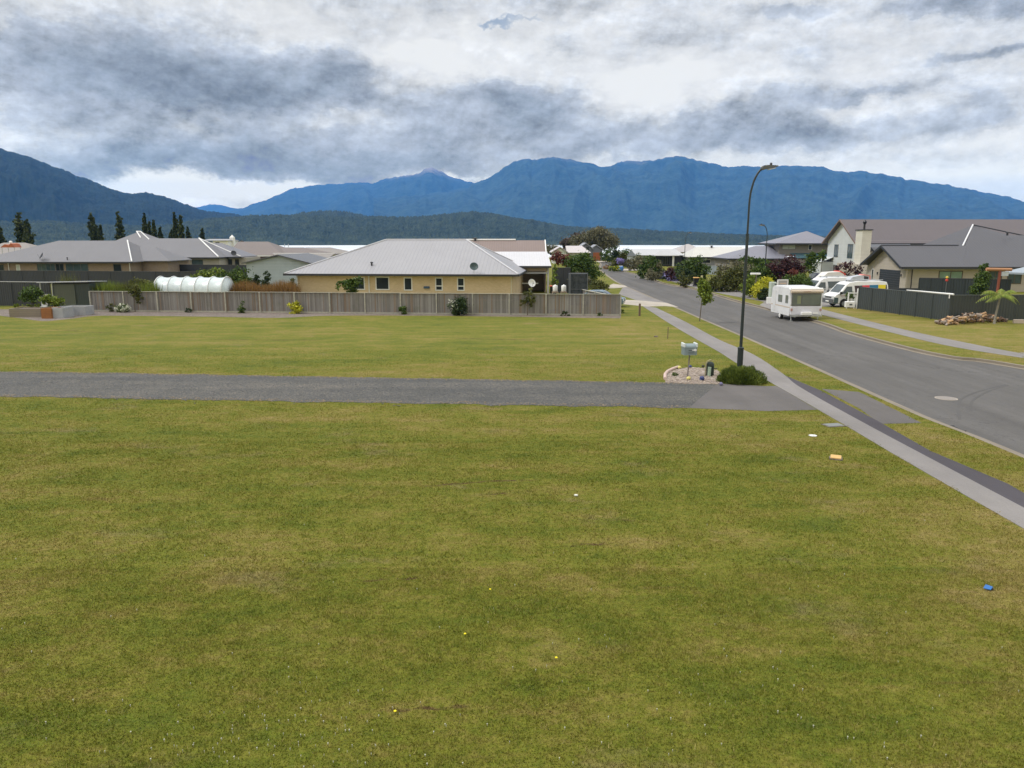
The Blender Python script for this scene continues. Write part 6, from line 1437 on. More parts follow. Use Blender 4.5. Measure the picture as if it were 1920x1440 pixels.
e = empty('torii_perch', (XA(1872,70,2), 70, 0), 0, 'orange timber post with a thick horizontal crossbeam behind the fence', 'post')
mb = MB(); mb.bbox(-.09,.09,-.09,.09,0,3.2,.01); mb.build('post', mat('red_stain', (.22,.06,.035), .7, var=.2), e)
mb = MB(); w_ = XA(1891,70,3)-XA(1844,70,3); mb.tube([(-w_*.55,0,3.34),(w_*.45,0,3.30)], .15, 10); mb.build('crossbeam', mat('orange_beam', (.38,.19,.10), .7, var=.25), e)
mb = MB(); mb.bbox(.2,.85,.0,.1,2.72,3.12,.01); mb.build('plaque', mat('pale_blue_board', (.50,.55,.62), .6), e)
e = empty('sun_umbrella', (XA(1925,74,2), 74, 0), 0, 'grey blue flat parasol at the right edge', 'umbrella')
mb = MB(); n = 8; vs = [(0,0,3.5)]+[(2.0*math.cos(2*math.pi*k/n), 2.0*math.sin(2*math.pi*k/n), 2.9) for k in range(n)]+[(1.98*math.cos(2*math.pi*k/n), 1.98*math.sin(2*math.pi*k/n), 2.72) for k in range(n)]
mb.add(vs, [(0,1+k,1+(k+1)%n) for k in range(n)]+[(1+k,9+k,9+(k+1)%n,1+(k+1)%n) for k in range(n)]); mb.build('canopy', mat('blue_grey_cloth', (.28,.32,.36), .7), e)
mb = MB(); mb.tube([(0,0,0),(0,0,3.45)], .04, 8); mb.build('pole', GALV, e)
e = empty('garden_lantern', (XA(1780.5,74,2), 74.5, 0), 0, 'small red and yellow garden ornament over the inner fence', 'ornament')
mb = MB(); mb.tube([(0,0,0),(0,0,2.0)], .03, 6); mb.build('stake', GREYF, e)
mb = MB(); mb.lathe([(.04,1.95),(.13,2.05),(.13,2.15),(.04,2.22)], n=10); mb.build('red_ball', mat('red_cloth', (.5,.05,.035), .6), e)
mb = MB(); mb.lathe([(.04,2.23),(.14,2.33),(.12,2.43),(.04,2.5)], n=10); mb.build('yellow_ball', mat('ochre_cloth', (.5,.36,.05), .6), e)
# white letterbox frame at the end of the dark fence
e = empty('letterbox_stand', at(1597, 578)+(0,), R(-5), 'white framed letterbox stand at the end of the dark fence', 'letterbox')
mb = MB(); mb.bbox(.35,.47,-.06,.06,0,1.75,.01); mb.bbox(-.42,-.32,-.05,.05,.62,1.4,.01); mb.box(-.322,.352,-.04,.04,1.32,1.4); mb.build('frame', WHITE, e)
mb = MB(); mb.bbox(-.62,.2,-.2,.2,.12,.62,.05); [mb.box(a,a+.08,-.18,-.1,0,.13) for a in (-.55,.08)]; mb.build('box', WHITE, e)
mb = MB(); mb.box(-.3,-.05,-.215,-.202,.28,.42); mb.build('slot', GREYF, e)
x_, y_ = at(1595,578); shrub('potted_shrub', x_, y_+.35, [(0,0,1.05,.32,.25,.32)], 'green', 260, .07, 'small green bush inside the white letterbox frame', 'shrub', z=0)
# pale sign board left of the caravan
e = empty('sign_board', at(1463, 571)+(0,), R(10), 'white framed sign with grey and tan bands behind the caravan', 'sign')
sx0, sx1 = -.45, .55; zt_ = 2.35
mb = MB(); mb.box(sx0,sx0+.1,-.04,.04,0,zt_); mb.box(sx1,sx1+.1,-.04,.04,0,zt_); mb.box(sx0+.102,sx1-.002,-.04,.04,zt_-.1,zt_); mb.build('frame', WHITE, e)
mb = MB(); mb.box(sx0+.102,sx1-.002,-.02,.02,1.3,zt_-.102); mb.build('board', mat('sign_grey', (.36,.34,.34), .6), e)
mb = MB(); mb.box(sx0+.3,sx1-.1,-.026,-.021,1.95,2.03); mb.box(sx0+.3,sx1-.1,-.026,-.021,1.75,1.82); mb.build('tan_bands', mat('sign_tan', (.62,.45,.33), .6), e)

# ---- street furniture
LAMPD = mat('green_black_steel', (.022,.030,.032), .4, .2, var=.15)
def lamp(x, y, hgt, label, s=1.0, arm=.80, dx=1):
    e = empty('street_lamp', (x, y, 0), 0, label, 'street lamp', 'curved arm street lamps')
    mb = MB(); mb.lathe([(.125*s,0),(.125*s,1.35),(.135*s,1.36),(.135*s,1.42),(.07*s,1.46)], n=14); mb.build('base_sleeve', LAMPD, e)
    mb = MB(); zj = hgt*.70; mb.tube([(0,0,1.42),(0,0,zj)], [.068*s,.060*s], 12); mb.lathe([(.075*s,zj-.02),(.075*s,zj+.03)], n=12); mb.build('pole', LAMPD, e)
    a = MB(); pts = [(0,0,zj+.03),(0,0,zj+(hgt-zj)*.45)]
    for k in range(1, 9):
        q = k/8*math.pi/2*.86; pts.append((dx*arm*.75*(1-math.cos(q)), 0, zj+(hgt-zj)*.45+(hgt-zj)*.56*math.sin(q)/math.sin(math.pi/2*.86)))
    a.tube(pts, .042*s, 10); a.build('arm', LAMPD, e)
    p = Vector(pts[-1]); m_ = MB(); hd = [(-.06,-.05),(.0,-.07),(.2,-.03),(.66,.06),(.67,.11),(.25,.13),(.02,.11),(-.06,.04)]
    m_.prism([(p.x+dx*u*.9, p.z+v) for u, v in hd], 'y', -.14, .14); hdo = m_.build('lamp_head', mat('lamp_grey', (.085,.09,.088), .5, var=.15), e)
    m_ = MB(); m_.lathe([(.05,.155),(.05,.25),(.03,.27)], c=(p.x+dx*.34,0,p.z-.04), n=10); m_.build('photocell', DARKF, hdo)
    m_ = MB(); m_.prism([(p.x+dx*.22,p.z-.035),(p.x+dx*.52,p.z+.025),(p.x+dx*.52,p.z+.0),(p.x+dx*.22,p.z-.075)], 'y', -.1, .1); m_.build('lens', glass_mat('lamp_lens', (.5,.5,.46), .2), hdo)
    return e
lx, ly = at(1385.5, 712)
def hgt_for(py, Y): return ZA(py, Y)
lamp(lx, ly, hgt_for(317, ly), 'tall dark street lamp rising from the round bush near the drive', 1.0)
l2 = lamp(XA(1435,94,3), 94, hgt_for(423,94), 'dark street lamp across the street with its arm bent left', 1.0, dx=-1)
lamp(XA(1283.5,128,3), 128, hgt_for(437,128), 'thin far street lamp before the cream white roof', .8, .9)
# letterbox on a post
e = empty('letterbox', at(1290, 706)+(0,), R(4), 'round topped grey letterbox on a thin post in the stone bed', 'letterbox')
MBX = mat('blue_grey_box', (.19,.24,.255), .45, .2, var=.08)
mb = MB(); mb.tube([(-.03,0,-.1),(.03,0,1.0)], .03, 8); mb.build('post', mat('brown_grey_post', (.17,.145,.14), .6), e)
pf = [(-.19,1.0),(.19,1.0),(.235,1.04),(.235,1.22)]+[(.235*math.cos(a*math.pi/10), 1.22+.20*math.sin(a*math.pi/10)) for a in range(1,10)]+[(-.235,1.22),(-.235,1.04)]
mb = MB(); mb.v = []; bx_ = MB(); bx_.bbox(-.30,.30,-.24,.24,1.0,1.36,.05); bx_.prism([(-.24,1.3),(.24,1.3)]+[(.24*math.cos(a*math.pi/10), 1.34+.15*math.sin(a*math.pi/10)) for a in range(0,11)], 'x', -.302, .302); bo = bx_.build('box', MBX, e)
mb = MB(); mb.bbox(-.315,-.24,-.25,.25,1.36,1.53,.03); mb.build('end_cap', mat('pale_cap', (.5,.53,.53), .5), e); mb = MB(); mb.bbox(.24,.315,-.25,.25,1.36,1.53,.03); mb.build('end_cap', mat('pale_cap', (.5,.53,.53), .5), e)
mb = MB(); mb.box(-.1,.16,-.252,-.242,1.20,1.225); mb.box(-.12,.14,-.252,-.242,1.10,1.115); mb.build('slot', DARKF, e)
mb = MB(); mb.lathe([(.055,-.27),(.055,-.244)], c=(.2,0,1.23), n=14, axis='y'); mb.add([(.05,-.262,1.215),(.17,-.262,1.20),(.17,-.262,1.26),(.05,-.262,1.235),(.05,-.25,1.215),(.17,-.25,1.20),(.17,-.25,1.26),(.05,-.25,1.235)], [(0,1,2,3),(7,6,5,4),(0,4,5,1),(1,5,6,2),(2,6,7,3),(3,7,4,0)]); mb.build('white_marker', WHITE, e)
# dark rounded pillar with pale green drum
e = empty('service_pillar', at(1331, 705)+(0,), R(-6), 'dark green domed service pillar with a pale tube in front', 'service pillar')
mb = MB(); mb.lathe([(.17,0),(.17,.48),(.155,.56),(.11,.63),(.03,.66)], n=16); mb.build('body', mat('pillar_green', (.022,.034,.028), .5), e, smooth=False)
mb = MB(); mb.tube([(-.22,-.06,0),(-.2,-.06,.55),(-.14,-.05,.68),(0,-.04,.74),(.1,-.03,.70)], .028, 8); mb.build('hoop', mat('straw_hoop', (.35,.32,.20), .7), e)
mb = MB(); mb.tube([(-.07,-.19,.0),(-.06,-.19,.44)], .075, 12); mb.build('tube', mat('pale_green_tube', (.36,.46,.36), .5), e)
mb = MB(); mb.tube([(.16,0,.35),(.3,0,.35)], .02, 6); mb.build('lug', DARKF, e)
# painted stones and rocks
def stone(px, py, r, m_, label, name='painted_stone'):
    x_, y_ = at(px, py); mb = MB(); mb.rock((0,0,r*.7), (r,r*.9,r*.85), random.Random(int(px)), 10, 8); o = mb.build(name, m_, smooth=True); o.location = (x_, y_, .02); tag(o, label, 'stone', 'stones in the letterbox bed'); return o
YEL = mat('yellow_stone', (.55,.50,.16), .6, var=.2); BLU = mat('blue_stone', (.035,.05,.15), .5, var=.2)
stone(1291,713,.10,YEL,'yellow painted stone at the front of the bed below the letterbox')
stone(1274,692,.09,YEL,'yellow painted stone at the back left of the bed')
stone(1316,714,.12,BLU,'round dark blue stone at the front of the stone bed')
stone(1294,690,.08,BLU,'small blue stone behind the letterbox post')
stone(1352,723,.08,mat('lilac_stone', (.16,.15,.26), .7, var=.2),'flat lilac stone by the round bush at the bed corner')
stone(1318,689,.07,mat('dark_stone', (.05,.045,.04), .8),'little dark stone at the back of the bed')
e = empty('edging_rim', (0,0,0), 0, 'curved pinkish concrete edging round the left of the stone bed', 'garden edging')
mb = MB(); mb.tube([(*at(x,y), .05) for x,y in ((1247,712),(1247,704),(1252,698),(1262,693),(1272,690))], .075, 8); mb.build('rim', mat('pinkish_concrete', (.48,.36,.32), .8, var=.15), e)
rd = random.Random(77); rocks = MB()
for k in range(420):
    px_, py_ = rd.uniform(1246,1357), rd.uniform(690,720)
    x_, y_ = at(px_, py_)
    if inside(np.array([x_]), np.array([y_]), bed)[0]: rocks.rock((x_,y_,.03), (rd.uniform(.025,.07),rd.uniform(.025,.07),rd.uniform(.02,.045)), rd, 5, 3)
o = rocks.build('pebbles', mat('pebble_mix', (.36,.30,.25), .85, var=.5, scale=3)); tag(o, 'loose pinkish grey pebbles round the letterbox', 'pebbles', kind='stuff')
for px_, py_, r_ in ((1268,706,.12),(1308,703,.1),(1300,717,.07)):
    pass
x_, y_ = at(1266, 706); shrub('weed_tuft', x_, y_, [(0,0,.08,.16,.14,.1)], 'green', 90, .04, 'small green weed among the pebbles of the bed', 'plant')
# round bush at the lamp foot: fine upright shoots
def spiky(px, py, rx, ry, rz, n, label):
    x_, y_ = at(px, py); e = empty('round_bush', (x_, y_, 0), 0, label, 'shrub'); rg = np.random.default_rng(5)
    d = rg.normal(size=(n,3)); d[:,2] = np.abs(d[:,2]); d /= np.linalg.norm(d,axis=1)[:,None]; rr_ = rg.uniform(.55,1.04,n)[:,None]
    wob_ = 1+.10*np.sin(d[:,0:1]*7+1)*np.cos(d[:,1:2]*6+2)+.06*np.sin(d[:,0:1]*17)
    b_ = d*np.array([rx,ry,rz])*rr_*wob_; up = d*.7+np.array([0,0,.8])+rg.normal(0,.35,(n,3)); up /= np.linalg.norm(up,axis=1)[:,None]
    sdv = np.cross(up, rg.normal(size=(n,3))); sdv /= np.linalg.norm(sdv,axis=1)[:,None]; ln = rg.uniform(.07,.15,n)[:,None]
    V = np.stack([b_-sdv*.013, b_+sdv*.013, b_+up*ln], 1); V[:,:,2] = np.maximum(V[:,:,2], .01)
    v = np.clip(.5+.25*np.sin(b_[:,0]*5+2)*np.cos(b_[:,1]*4)+rg.normal(0,.2,n), 0, 1)
    fast_mesh('foliage', V.reshape(-1,3), np.arange(3*n).reshape(-1,3), leaf_mat('broom_green', [(.030,.050,.008),(.085,.12,.016),(.19,.23,.045)]), e, {'v': np.repeat(v,3)})
    rd = random.Random(2); mb = MB()
    for k in range(14):
        a = rd.uniform(0,6.28); r_ = rd.uniform(.3,.85); mb.tube([(0,0,0),(math.cos(a)*rx*r_*.5,math.sin(a)*ry*r_*.5,rz*.4),(math.cos(a)*rx*r_,math.sin(a)*ry*r_,rz*.8*(1.1-r_*.4))], [.02,.014,.006], 5)
    mb.build('stem', BARK, e)
spiky(1389, 716, .98, .85, .62, 16000, 'wide round fine leaved green bush at the foot of the street lamp')
# marker posts on the lawn edge
def wpost(px, py, hgt, r, label, m_=None):
    e = empty('wooden_post', at(px,py)+(0,), R(5), label, 'post'); mb = MB(); mb.bbox(-r,r,-r,r,-.1,hgt,.01); mb.build('shaft', m_ or mat('brown_post', (.14,.095,.07), .9, var=.3), e); return e
wpost(1199, 592.5, 1.0, .07, 'short brown wooden post on the grass by the end of the fence')
wpost(1252, 635, .72, .022, 'thin stake standing on the lawn left of the footpath')
wpost(1315.5, 529, .95, .12, 'pale yellow marker post behind the wheelie bin', mat('cream_post', (.55,.52,.28), .6))
x_, y_ = at(1230,632); e = empty('soil_clod', (x_,y_,0), 0, 'little dark clod of soil beside the thin stake', 'clod'); mb = MB(); mb.rock((0,0,.03),(.14,.1,.06),random.Random(3)); mb.build('soil', SOIL, e)
wheelie('wheelie_bin', *at(1304.5, 537), 0, 'black wheelie bin with orange yellow lid at the far kerb', BINB, mat('orange_yellow_plastic', (.62,.36,.10), .4), 1.1)
# covers in the ground
def cover(name, px, py, r, m_, label, z=.0, sq=None, rim=None):
    x_, y_ = at(px, py) if z >= 0 else G(px, py, z); e = empty(name, (x_, y_, z), R(12) if sq else 0, label, 'cover')
    mb = MB()
    if sq: mb.bbox(-sq[0]/2,sq[0]/2,-sq[1]/2,sq[1]/2,.0,.03,.01)
    else: mb.lathe([(r,0),(r,.012),(r*.97,.016)], n=28)
    mb.build('lid', m_, e)
    mb = MB()
    if sq: mb.box(-sq[0]/2-.05,sq[0]/2+.05,-sq[1]/2-.05,sq[1]/2+.05,0,.012)
    else: mb.lathe([(r*1.12,0),(r*1.12,.008)], n=28)
    mb.build('surround', rim or CONCM, e)
    return e
cover('manhole_cover', 1774, 747, .36, mat('pale_iron', (.22,.195,.175), .7, var=.2, scale=8), 'round pale manhole cover in the road', z=ROADZ+.004)
DKI = mat('dark_iron', (.04,.04,.045), .5, .4, var=.3, scale=12)
e = empty('drain_grate', (G(1786,804,-.11)[0], G(1786,804,-.11)[1], -.112), R(-1), 'dark slotted drain grate in the gutter channel', 'drain grate')
mb = MB(); [mb.box(-.2+k*.06,-.165+k*.06,-.32,.32,.0,.03) for k in range(7)]; mb.box(-.23,.24,-.36,-.325,0,.032); mb.box(-.23,.24,.325,.36,0,.032); mb.build('bars', DKI, e)
cover('valve_cover', 1524, 817, .12, mat('white_lid', (.72,.72,.68), .5), 'small white lid set in the lawn beside the footpath', rim=SOIL)
cover('utility_cover', 1563, 797.5, 0, mat('pale_grey_lid', (.17,.18,.175), .7), 'flat grey utility lid at the corner of the footpath and drive', sq=(.55,.35), rim=SOIL)
e = empty('marker_tile', at(1567,861)+(.01,), R(-25), 'tipped yellow orange plastic lid in the grass', 'lid')
mb = MB(); mb.bbox(-.14,.14,-.09,.09,.0,.025,.008); mb.v = [(x,y,z+.05+y*.25) for x,y,z in mb.v]; mb.build('lid', mat('amber_plastic', (.52,.33,.12), .5, var=.1), e)
mb = MB(); mb.box(-.17,.17,-.11,.15,-.02,.02); mb.build('hole_rim', SOIL, e)
e = empty('blue_scrap', at(1851,1106)+(.02,), R(-20), 'small bright blue plastic scrap lying on the lawn', 'litter')
mb = MB(); mb.add([(-.07,-.03,.02),(.04,-.05,.015),(.08,.01,.05),(-.02,.05,.06),(-.07,-.03,.01),(.04,-.05,.005),(.08,.01,.04),(-.02,.05,.05)], [(0,1,2,3),(7,6,5,4),(0,4,5,1),(1,5,6,2),(2,6,7,3),(3,7,4,0)]); mb.build('sheet', mat('bright_blue', (.02,.12,.36), .4), e)
mb = MB(); mb.box(.03,.09,-.02,.03,.0,.03); mb.build('dark_end', DARKF, e)
e = empty('white_scrap', at(1080,931)+(.02,), 0, 'tiny white scrap on the middle of the lawn', 'litter'); mb = MB(); mb.rock((0,0,.015),(.05,.04,.025),random.Random(3)); mb.build('scrap', mat('offwhite', (.6,.6,.55), .7), e)
# dandelions and daisies
for i, (px_, py_, lab) in enumerate(((872,1194,'yellow dandelion in the middle of the near lawn'),(741,1340,'yellow dandelion lowest in the picture'),(919,1110,'yellow dandelion highest of the four on the lawn'),(1043,1239,'small yellow dandelion right of the middle'))):
    e = empty('dandelion', at(px_,py_)+(0,), 0, lab, 'flower', 'dandelions in the lawn')
    mb = MB(); mb.lathe([(.010,.045),(.020,.052),(.018,.059),(.006,.062)], n=10); mb.build('bloom', mat('dandelion_yellow', (.85,.60,.01), .6), e)
    mb = MB(); mb.tube([(0,0,0),(0,0,.046)], .003, 5); mb.build('stalk', LM['green'], e)
rg = np.random.default_rng(6); V = []
for cxp, cyp, sx_, sy_, n in ((470,1395,150,45,110),(560,1340,90,60,50),(1420,1320,150,80,40),(1000,1380,300,60,34),(700,1390,120,50,26),(1000,1150,500,120,50),(1500,1100,250,120,26),(1700,1380,150,50,18),(150,1250,200,120,18)):
    for k in range(int(n*.7)):
        px_, py_ = rg.normal(cxp, sx_), min(1475, rg.normal(cyp, sy_))
        if py_ < 960: continue
        x_, y_ = at(px_, py_); V.append((x_, y_))
mb = MB()
for x_, y_ in V:
    r_ = rg.uniform(.004,.010); z_ = rg.uniform(.035,.05); a0 = rg.uniform(0,1)
    mb.add([(x_+r_*math.cos(a0+k*math.pi/3), y_+r_*math.sin(a0+k*math.pi/3), z_) for k in range(6)]+[(x_,y_,z_+.006),(x_,y_,0)], [(k,(k+1)%6,6) for k in range(6)]+[((k+1)%6,k,7) for k in range(6)])
o = mb.build('clover_flowers', mat('clover_white', (.40,.40,.32), .7)); tag(o, 'tiny white clover and daisy heads scattered in the near lawn', 'flowers', kind='stuff')

# ---- street tree and shrubs across the street
x_, y_ = at(1322, 612)
sx_, sy_ = 14.1, 56.0
st_ = shrub('street_tree', sx_, sy_, [(.25,0,2.7,.50,.45,.55),(.45,0,2.15,.48,.45,.45),(.15,0,3.1,.36,.35,.45),(.25,0,1.7,.30,.3,.35),(0,0,3.4,.25,.2,.2)], 'lime', 1500, .105, 'young leafy street tree on the grass verge left of the lamp', 'tree', trunk=2.6, stem=.035, limbs=10, seed=15)
st_.scale = (.88, .88, .9)
V_ = [
 (1287,112,[(0,0,1.6,1.6,1.2,1.4),(1.3,0,1.9,1.5,1.2,1.5),(2.4,0,1.4,1.0,1.0,1.2),(-1.2,0,1.1,.9,.9,1.1)],'green',3200,.16,'large round dark green bush across the street behind the lavender'),
 (1283,105,[(0,0,1.2,1.0,.7,.9),(.8,0,.9,.9,.7,.8)],'dark',1100,.13,'dark low bush in front of the large round one'),
 (1283,98,[(0,0,1.0,.75,.6,.95)],'olive',700,.11,'yellow green conical bush beside the lavender'),
 (1278,107,[(-1.6,0,1.3,.6,.6,.9)],'purple',420,.12,'dark purple bush left of the large round green one'),
 (1219,118,[(0,0,1.9,1.4,1.1,1.5),(.8,0,1.4,1.0,1.0,1.2),(-.9,0,1.3,.9,.9,1.1)],'green',2300,.16,'round green tree on the verge before the dark glazed house'),
 (1222,112,[(0,0,1.0,.9,.7,.8)],'grey',600,.12,'greyish bush below the round green verge tree'),
 (1235,117,[(0,0,1.5,.5,.5,1.4)],'grey',500,.12,'slim brownish columnar bush beside the dark glazed house'),
 (1196,150,[(0,0,1.6,1.8,1.2,1.3),(1.8,0,1.3,1.3,1.0,1.2),(-1.6,0,1.2,1.2,1.0,1.0)],'grey',1700,.18,'brownish grey bush mass at the far bend'),
 (1174,172,[(0,0,2.0,1.6,1.3,1.8),(2.4,0,1.4,1.3,1.1,1.4)],'green',1500,.2,'green bush at the far street corner'),
 (1138,205,[(0,0,2.0,1.8,1.3,1.8),(2.6,0,1.6,1.5,1.2,1.4)],'green',1500,.2,'far green bush beside the orange garage door'),
 (1155,152,[(0,0,1.2,1.1,.9,1.0),(1.0,0,.8,.7,.7,.8)],'olive',900,.14,'olive bush in the corner planting at the bend'),
 (1162,150,[(0,0,1.9,.8,.6,.5)],'violet',500,.13,'pale blue violet bush top in the corner planting'),
 (1155,165,[(0,0,2.9,.8,.7,1.9)],'dark',800,.18,'dark upright conifer at the far bend before the lake'),
 (1166,163,[(0,0,2.0,1.0,.9,1.4)],'olive',700,.17,'olive tree right of the dark conifer at the bend'),
 (1240,118,[(.2,0,.6,1.0,.7,.6)],'violet',800,.10,'lavender clump with pale violet blooms, the left of two'),
 (1262,112,[(0,0,.7,1.2,.8,.75),(1.2,0,.4,.8,.6,.5)],'violet',1300,.10,'larger lavender clump spreading down to the footpath'),
 (1252,113,[(0,0,.55,.7,.6,.5)],'dark',450,.10,'small dark green bush between the two lavender clumps'),
 (1255,116,[(.2,0,1.3,.9,.5,.45)],'rust',450,.10,'pinkish brown bush above the lavender'),
 (1362,89,[(0,0,1.1,1.6,1.0,1.3),(-1.3,0,.8,1.0,.9,.9),(1.1,0,1.6,1.2,1.0,1.2)],'olive',3000,.14,'broad olive hedge bush left of the tall lamp across the street'),
 (1377,92,[(0,0,1.9,1.5,1.0,1.4),(1.7,0,1.6,1.3,1.0,1.3),(-1.2,0,2.1,1.0,.9,1.0)],'grey',2600,.14,'grey green feathery bush mass behind the olive hedge'),
 (1400,96,[(0,0,2.7,1.3,1.0,1.0),(1.7,0,2.6,1.3,1.0,1.0),(.6,0,2.0,1.2,1.0,1.0)],'green',2600,.15,'green tree behind the tall lamp across the street'),
 (1425,88,[(0,0,2.0,1.2,.8,.9),(1.1,0,1.7,1.0,.8,.8)],'green',1500,.13,'mid green bush right of the tall lamp'),
 (1408,80,[(0,0,1.25,1.05,.8,1.05),(.4,0,.7,.9,.7,.7)],'lime',1700,.11,'dome shaped lime green bush across the street'),
 (1424,77,[(0,0,.85,.75,.6,.65)],'yellow',1000,.10,'bright yellow bush across the street, the lower left of two'),
 (1436,78,[(0,0,1.5,.75,.6,.65)],'yellow',1000,.10,'bright yellow bush across the street, the upper right of two'),
 (1434,76,[(0,0,.6,.7,.5,.55)],'dark',600,.10,'dark bush below the two bright yellow ones'),
 (1471,88,[(0,0,1.9,1.6,1.2,1.5),(-.9,0,2.6,1.1,1.0,1.0),(.6,0,3.0,1.1,1.0,1.0),(1.4,0,2.0,.9,.9,1.1)],'purple',4200,.13,'dark purple leafed tree behind the caravan'),
 (1487,84,[(0,0,2.1,.5,.5,.6)],'red',320,.11,'orange red bush at the right flank of the purple tree'),
 (1497,76,[(0,0,1.5,1.2,.9,1.1),(.9,0,1.1,.9,.8,.9),(-.8,0,1.8,.7,.6,.6)],'green',2400,.11,'leafy green bush just above the caravan roof'),
 (1520,106,[(0,0,2.4,.9,.8,1.2),(0,0,3.6,.5,.5,.7)],'green',900,.15,'bright green conical tree left of the white gabled house'),
 (1540,118,[(0,0,3.6,.7,.5,.9)],'green',400,.16,'bit of green tree against the white gable corner'),
 (1590,93,[(0,0,2.2,1.6,.8,1.2)],'purple',800,.12,'bare dark twiggy bush before the white gabled house'),
]
for i, (px_, Y_, bl, lm, n_, sz, lab) in enumerate(V_):
    nm = 'conifer' if 'conifer' in lab else 'leafy_tree' if ' tree' in lab else 'lavender' if lab.startswith(('lavender','larger lav')) else 'shrub'
    shrub(nm, XA(px_, Y_, 1.5), Y_, bl, lm, n_, sz, lab, 'tree' if nm in ('conifer','leafy_tree') else 'shrub', seed=100+i)
# white pillar and low wall by the yellow bushes
e = empty('letterbox_pillar', (XA(1448,73,1), 73, 0), 0, 'pale green grey pillar beside the yellow bushes', 'pillar')
mb = MB(); mb.bbox(-.28,.28,-.28,.28,0,2.0,.03); mb.build('shaft', mat('pale_pillar', (.40,.46,.40), .7), e)
mb = MB(); mb.bbox(.3,1.3,-.2,.2,0,1.9,.03); mb.build('timber_side', mat('brown_grey_post', (.17,.145,.14), .6), e)
e = empty('low_wall', (XA(1438,72,1), 72, 0), R(-14), 'low white wall beside the pale pillar', 'wall'); mb = MB(); mb.bbox(0,2.0,-.12,.12,0,.62,.02); mb.build('wall', WHITE, e)
e = empty('white_letterbox', (XA(1436,76,2.3), 79, 0), 0, 'white flat topped letterbox on a post above the yellow bushes', 'letterbox')
mb = MB(); mb.bbox(-.6,.4,-.2,.2,2.45,2.62,.04); mb.build('box', WHITE, e); mb = MB(); mb.bbox(-.05,.05,-.05,.05,0,2.448,.01); mb.build('post', mat('brown_grey_post', (.17,.145,.14), .6), e)
# bits at the far corner: blue and yellow planting, sign
e = empty('blue_barrel', at(1164,508)+(0,), 0, 'round blue barrel in the corner planting at the bend', 'barrel')
mb = MB(); mb.lathe([(.4,0),(.52,.2),(.52,.75),(.38,.95)], n=14); mb.build('body', mat('blue_barrel_paint', (.05,.16,.40), .4), e, smooth=True); mb = MB(); mb.lathe([(.38,.952),(.36,1.0)], n=14); mb.build('lid', WHITE, e)
x_, y_ = at(1152,509); shrub('flower_bed_plant', x_, y_+.5, [(0,0,.5,1.1,.6,.5)], 'lime', 500, .12, 'yellow green planting left of the blue barrel', 'plant', flowers=('yellow', 120, .12))
x_, y_ = at(1140,505); shrub('flower_bed_plant', x_, y_+.5, [(0,0,.4,.9,.5,.4)], 'rust', 260, .12, 'straw brown planting at the tip of the corner bed', 'plant')
e = empty('white_shed', (XA(1178,175,2), 170, 0), 0, 'little pale blue hut with pointed roof at the far bend', 'shed')
mb = MB(); mb.box(-.9,.9,0,2,0,2.4); mb.build('wall', mat('pale_blue_board', (.50,.55,.62), .6), e); mb = MB(); mb.add([(-1.1,-.2,2.4),(1.1,-.2,2.4),(1.1,2.2,2.4),(-1.1,2.2,2.4),(0,1,3.8)], [(0,1,4),(1,2,4),(2,3,4),(3,0,4),(3,2,1,0)]); mb.build('roof', mat('slate_rail', (.085,.095,.095), .5), e)
# the big willow-like tree at the street end and brown trees by the lake
def bigtree(name, px, Y, blobs, lm, n, size, label, th, stem=.35, seed=1):
    return shrub(name, XA(px, Y, 3), Y, blobs, lm, n, size, label, 'tree', trunk=th, stem=stem, limbs=16, seed=seed, z=land_z(0,Y)+.14, fill=.5)
BZ = 0
bigtree('willow_tree', 1122, 275, [(-7.4,0,5.6,2.9,2.6,2.2),(-3.2,0,6.6,2.9,2.6,2.6),(1,0,7.0,3.4,3,2.9),(-.2,0,8.9,2.6,2.4,1.7),(4.6,0,5.6,2.4,2.4,2.4),(-5,0,4.2,2.6,2.4,1.6),(2,0,4.8,3.0,2.6,1.8)], 'grey', 13000, .30, 'large spreading grey brown tree above the slate house', 4.5, .4, 41)
bigtree('willow_tree', 1072, 285, [(0,0,5.8,2.2,2,2.4),(3,0,6.4,2.6,2,2.6),(-2,0,4.5,2,2,1.8)], 'brown', 1700, .42, 'smaller bare brown tree left of the large spreading one', 4, .25, 42)
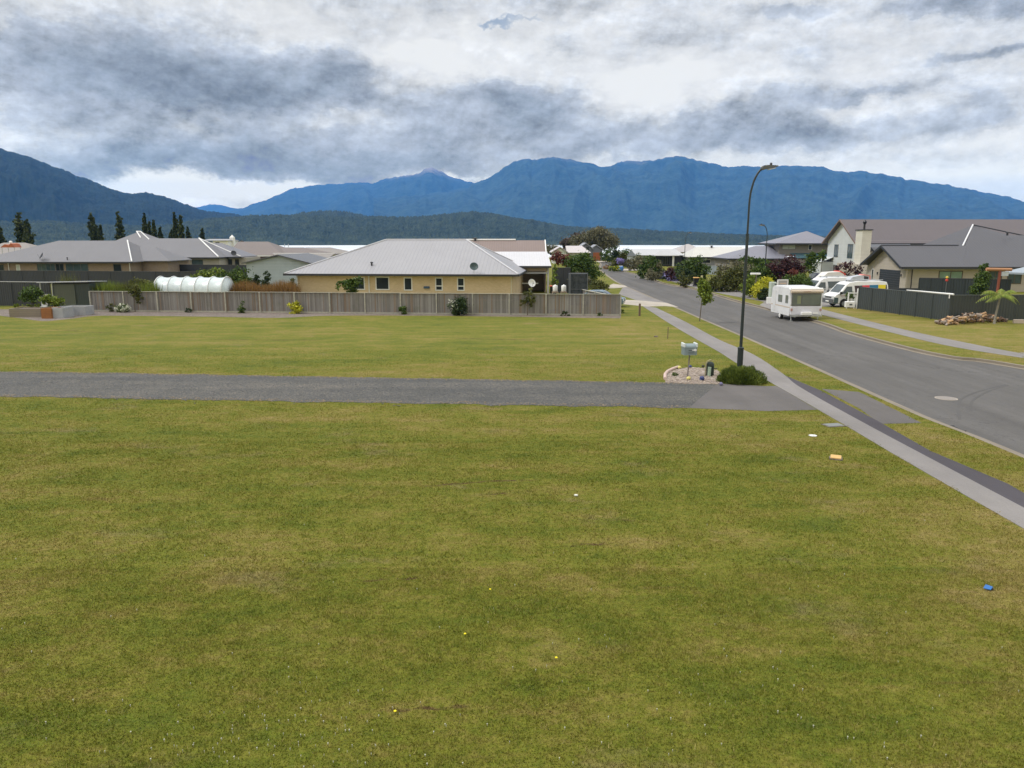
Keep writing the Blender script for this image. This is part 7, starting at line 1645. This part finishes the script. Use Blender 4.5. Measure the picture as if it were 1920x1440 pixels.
for i,(px_,w_,h_,lab) in enumerate(((850,5,6.6,'brown bushy tree above the brick house ridge, left of the white roof cap'),(885,4.4,6.8,'brown bushy tree just above the dark roof vent'),(925,6,7.0,'brown bushy tree above the white ridge cap'),(1035,5,5.2,'low brown tree right of the pinkish roof end'),(412,6.5,7.6,'reddish brown bare tree behind the small white house, the left one'),(445,6,7.0,'reddish brown bare tree right of the small white house'),(470,4,6.2,'smaller reddish brown tree above the brown roof'))):
    bigtree('bare_tree', px_, 300+i*3, [(0,0,h_*.62,w_*.7,2.5,h_*.36),(-w_*.4,0,h_*.5,w_*.5,2,h_*.3),(w_*.45,0,h_*.48,w_*.5,2,h_*.3)], 'brown' if px_<600 else 'grey', 1300, .42, lab, h_*.45, .22, 50+i)
# poplars: columns of foliage
def poplar(px, pyt, Y, wpx, label, seed, lm='poplar', n=3000):
    zt = ZA(pyt, Y); w = wpx/1400*Y/2*.86; rd = random.Random(seed); bl = []; z0 = 1.5; k = 7
    for j in range(k):
        q = j/(k-1); rr_ = w*(.95 if q < .7 else .95-.5*(q-.7)/.3)*rd.uniform(.85,1.1); bl.append((rd.uniform(-.2,.2)*w, 0, z0+(zt-z0)*(.12+.80*q), rr_, rr_*.9, (zt-z0)*.13))
    e = shrub('poplar_tree', XA(px, Y, 6), Y, bl, lm, n, .36*Y/230, label, 'tree', 'poplars behind the left houses', trunk=(zt-z0)*.6, stem=.3, limbs=12, seed=seed, fill=.5)
    return e
for i, a in enumerate(((-2,414,235,22,'poplar cut by the left edge'),(40,399,235,20,'tall poplar of the dense pair near the left edge, left stem'),(53,412,233,18,'lower poplar on the right of the dense pair near the left edge'),
   (176,402,240,17,'poplar standing alone, taller one of the second cluster'),(190,422,238,8,'small narrow poplar right of the second cluster'),(226,401,240,17,'lone double topped poplar above the white ridge'),
   (274,401,240,11,'tallest narrow poplar above the pyramid roof'),(282,417,238,8,'middle low poplar above the pyramid roof'),(290,416,236,9,'right low poplar above the pyramid roof'),(302,427,240,8,'very small pointed poplar right of the pyramid roof'),
   (331,402,240,11,'left of the two joined poplars over the grey bungalow'),(341,404,238,10,'right of the two joined poplars over the grey bungalow'),(354,427,242,8,'small dark poplar right of the joined pair'),(380,430,244,7,'tiny poplar beside the small white house'),(322,432,246,9,'faint small poplar left of the joined pair'))):
    poplar(*a, seed=200+i)
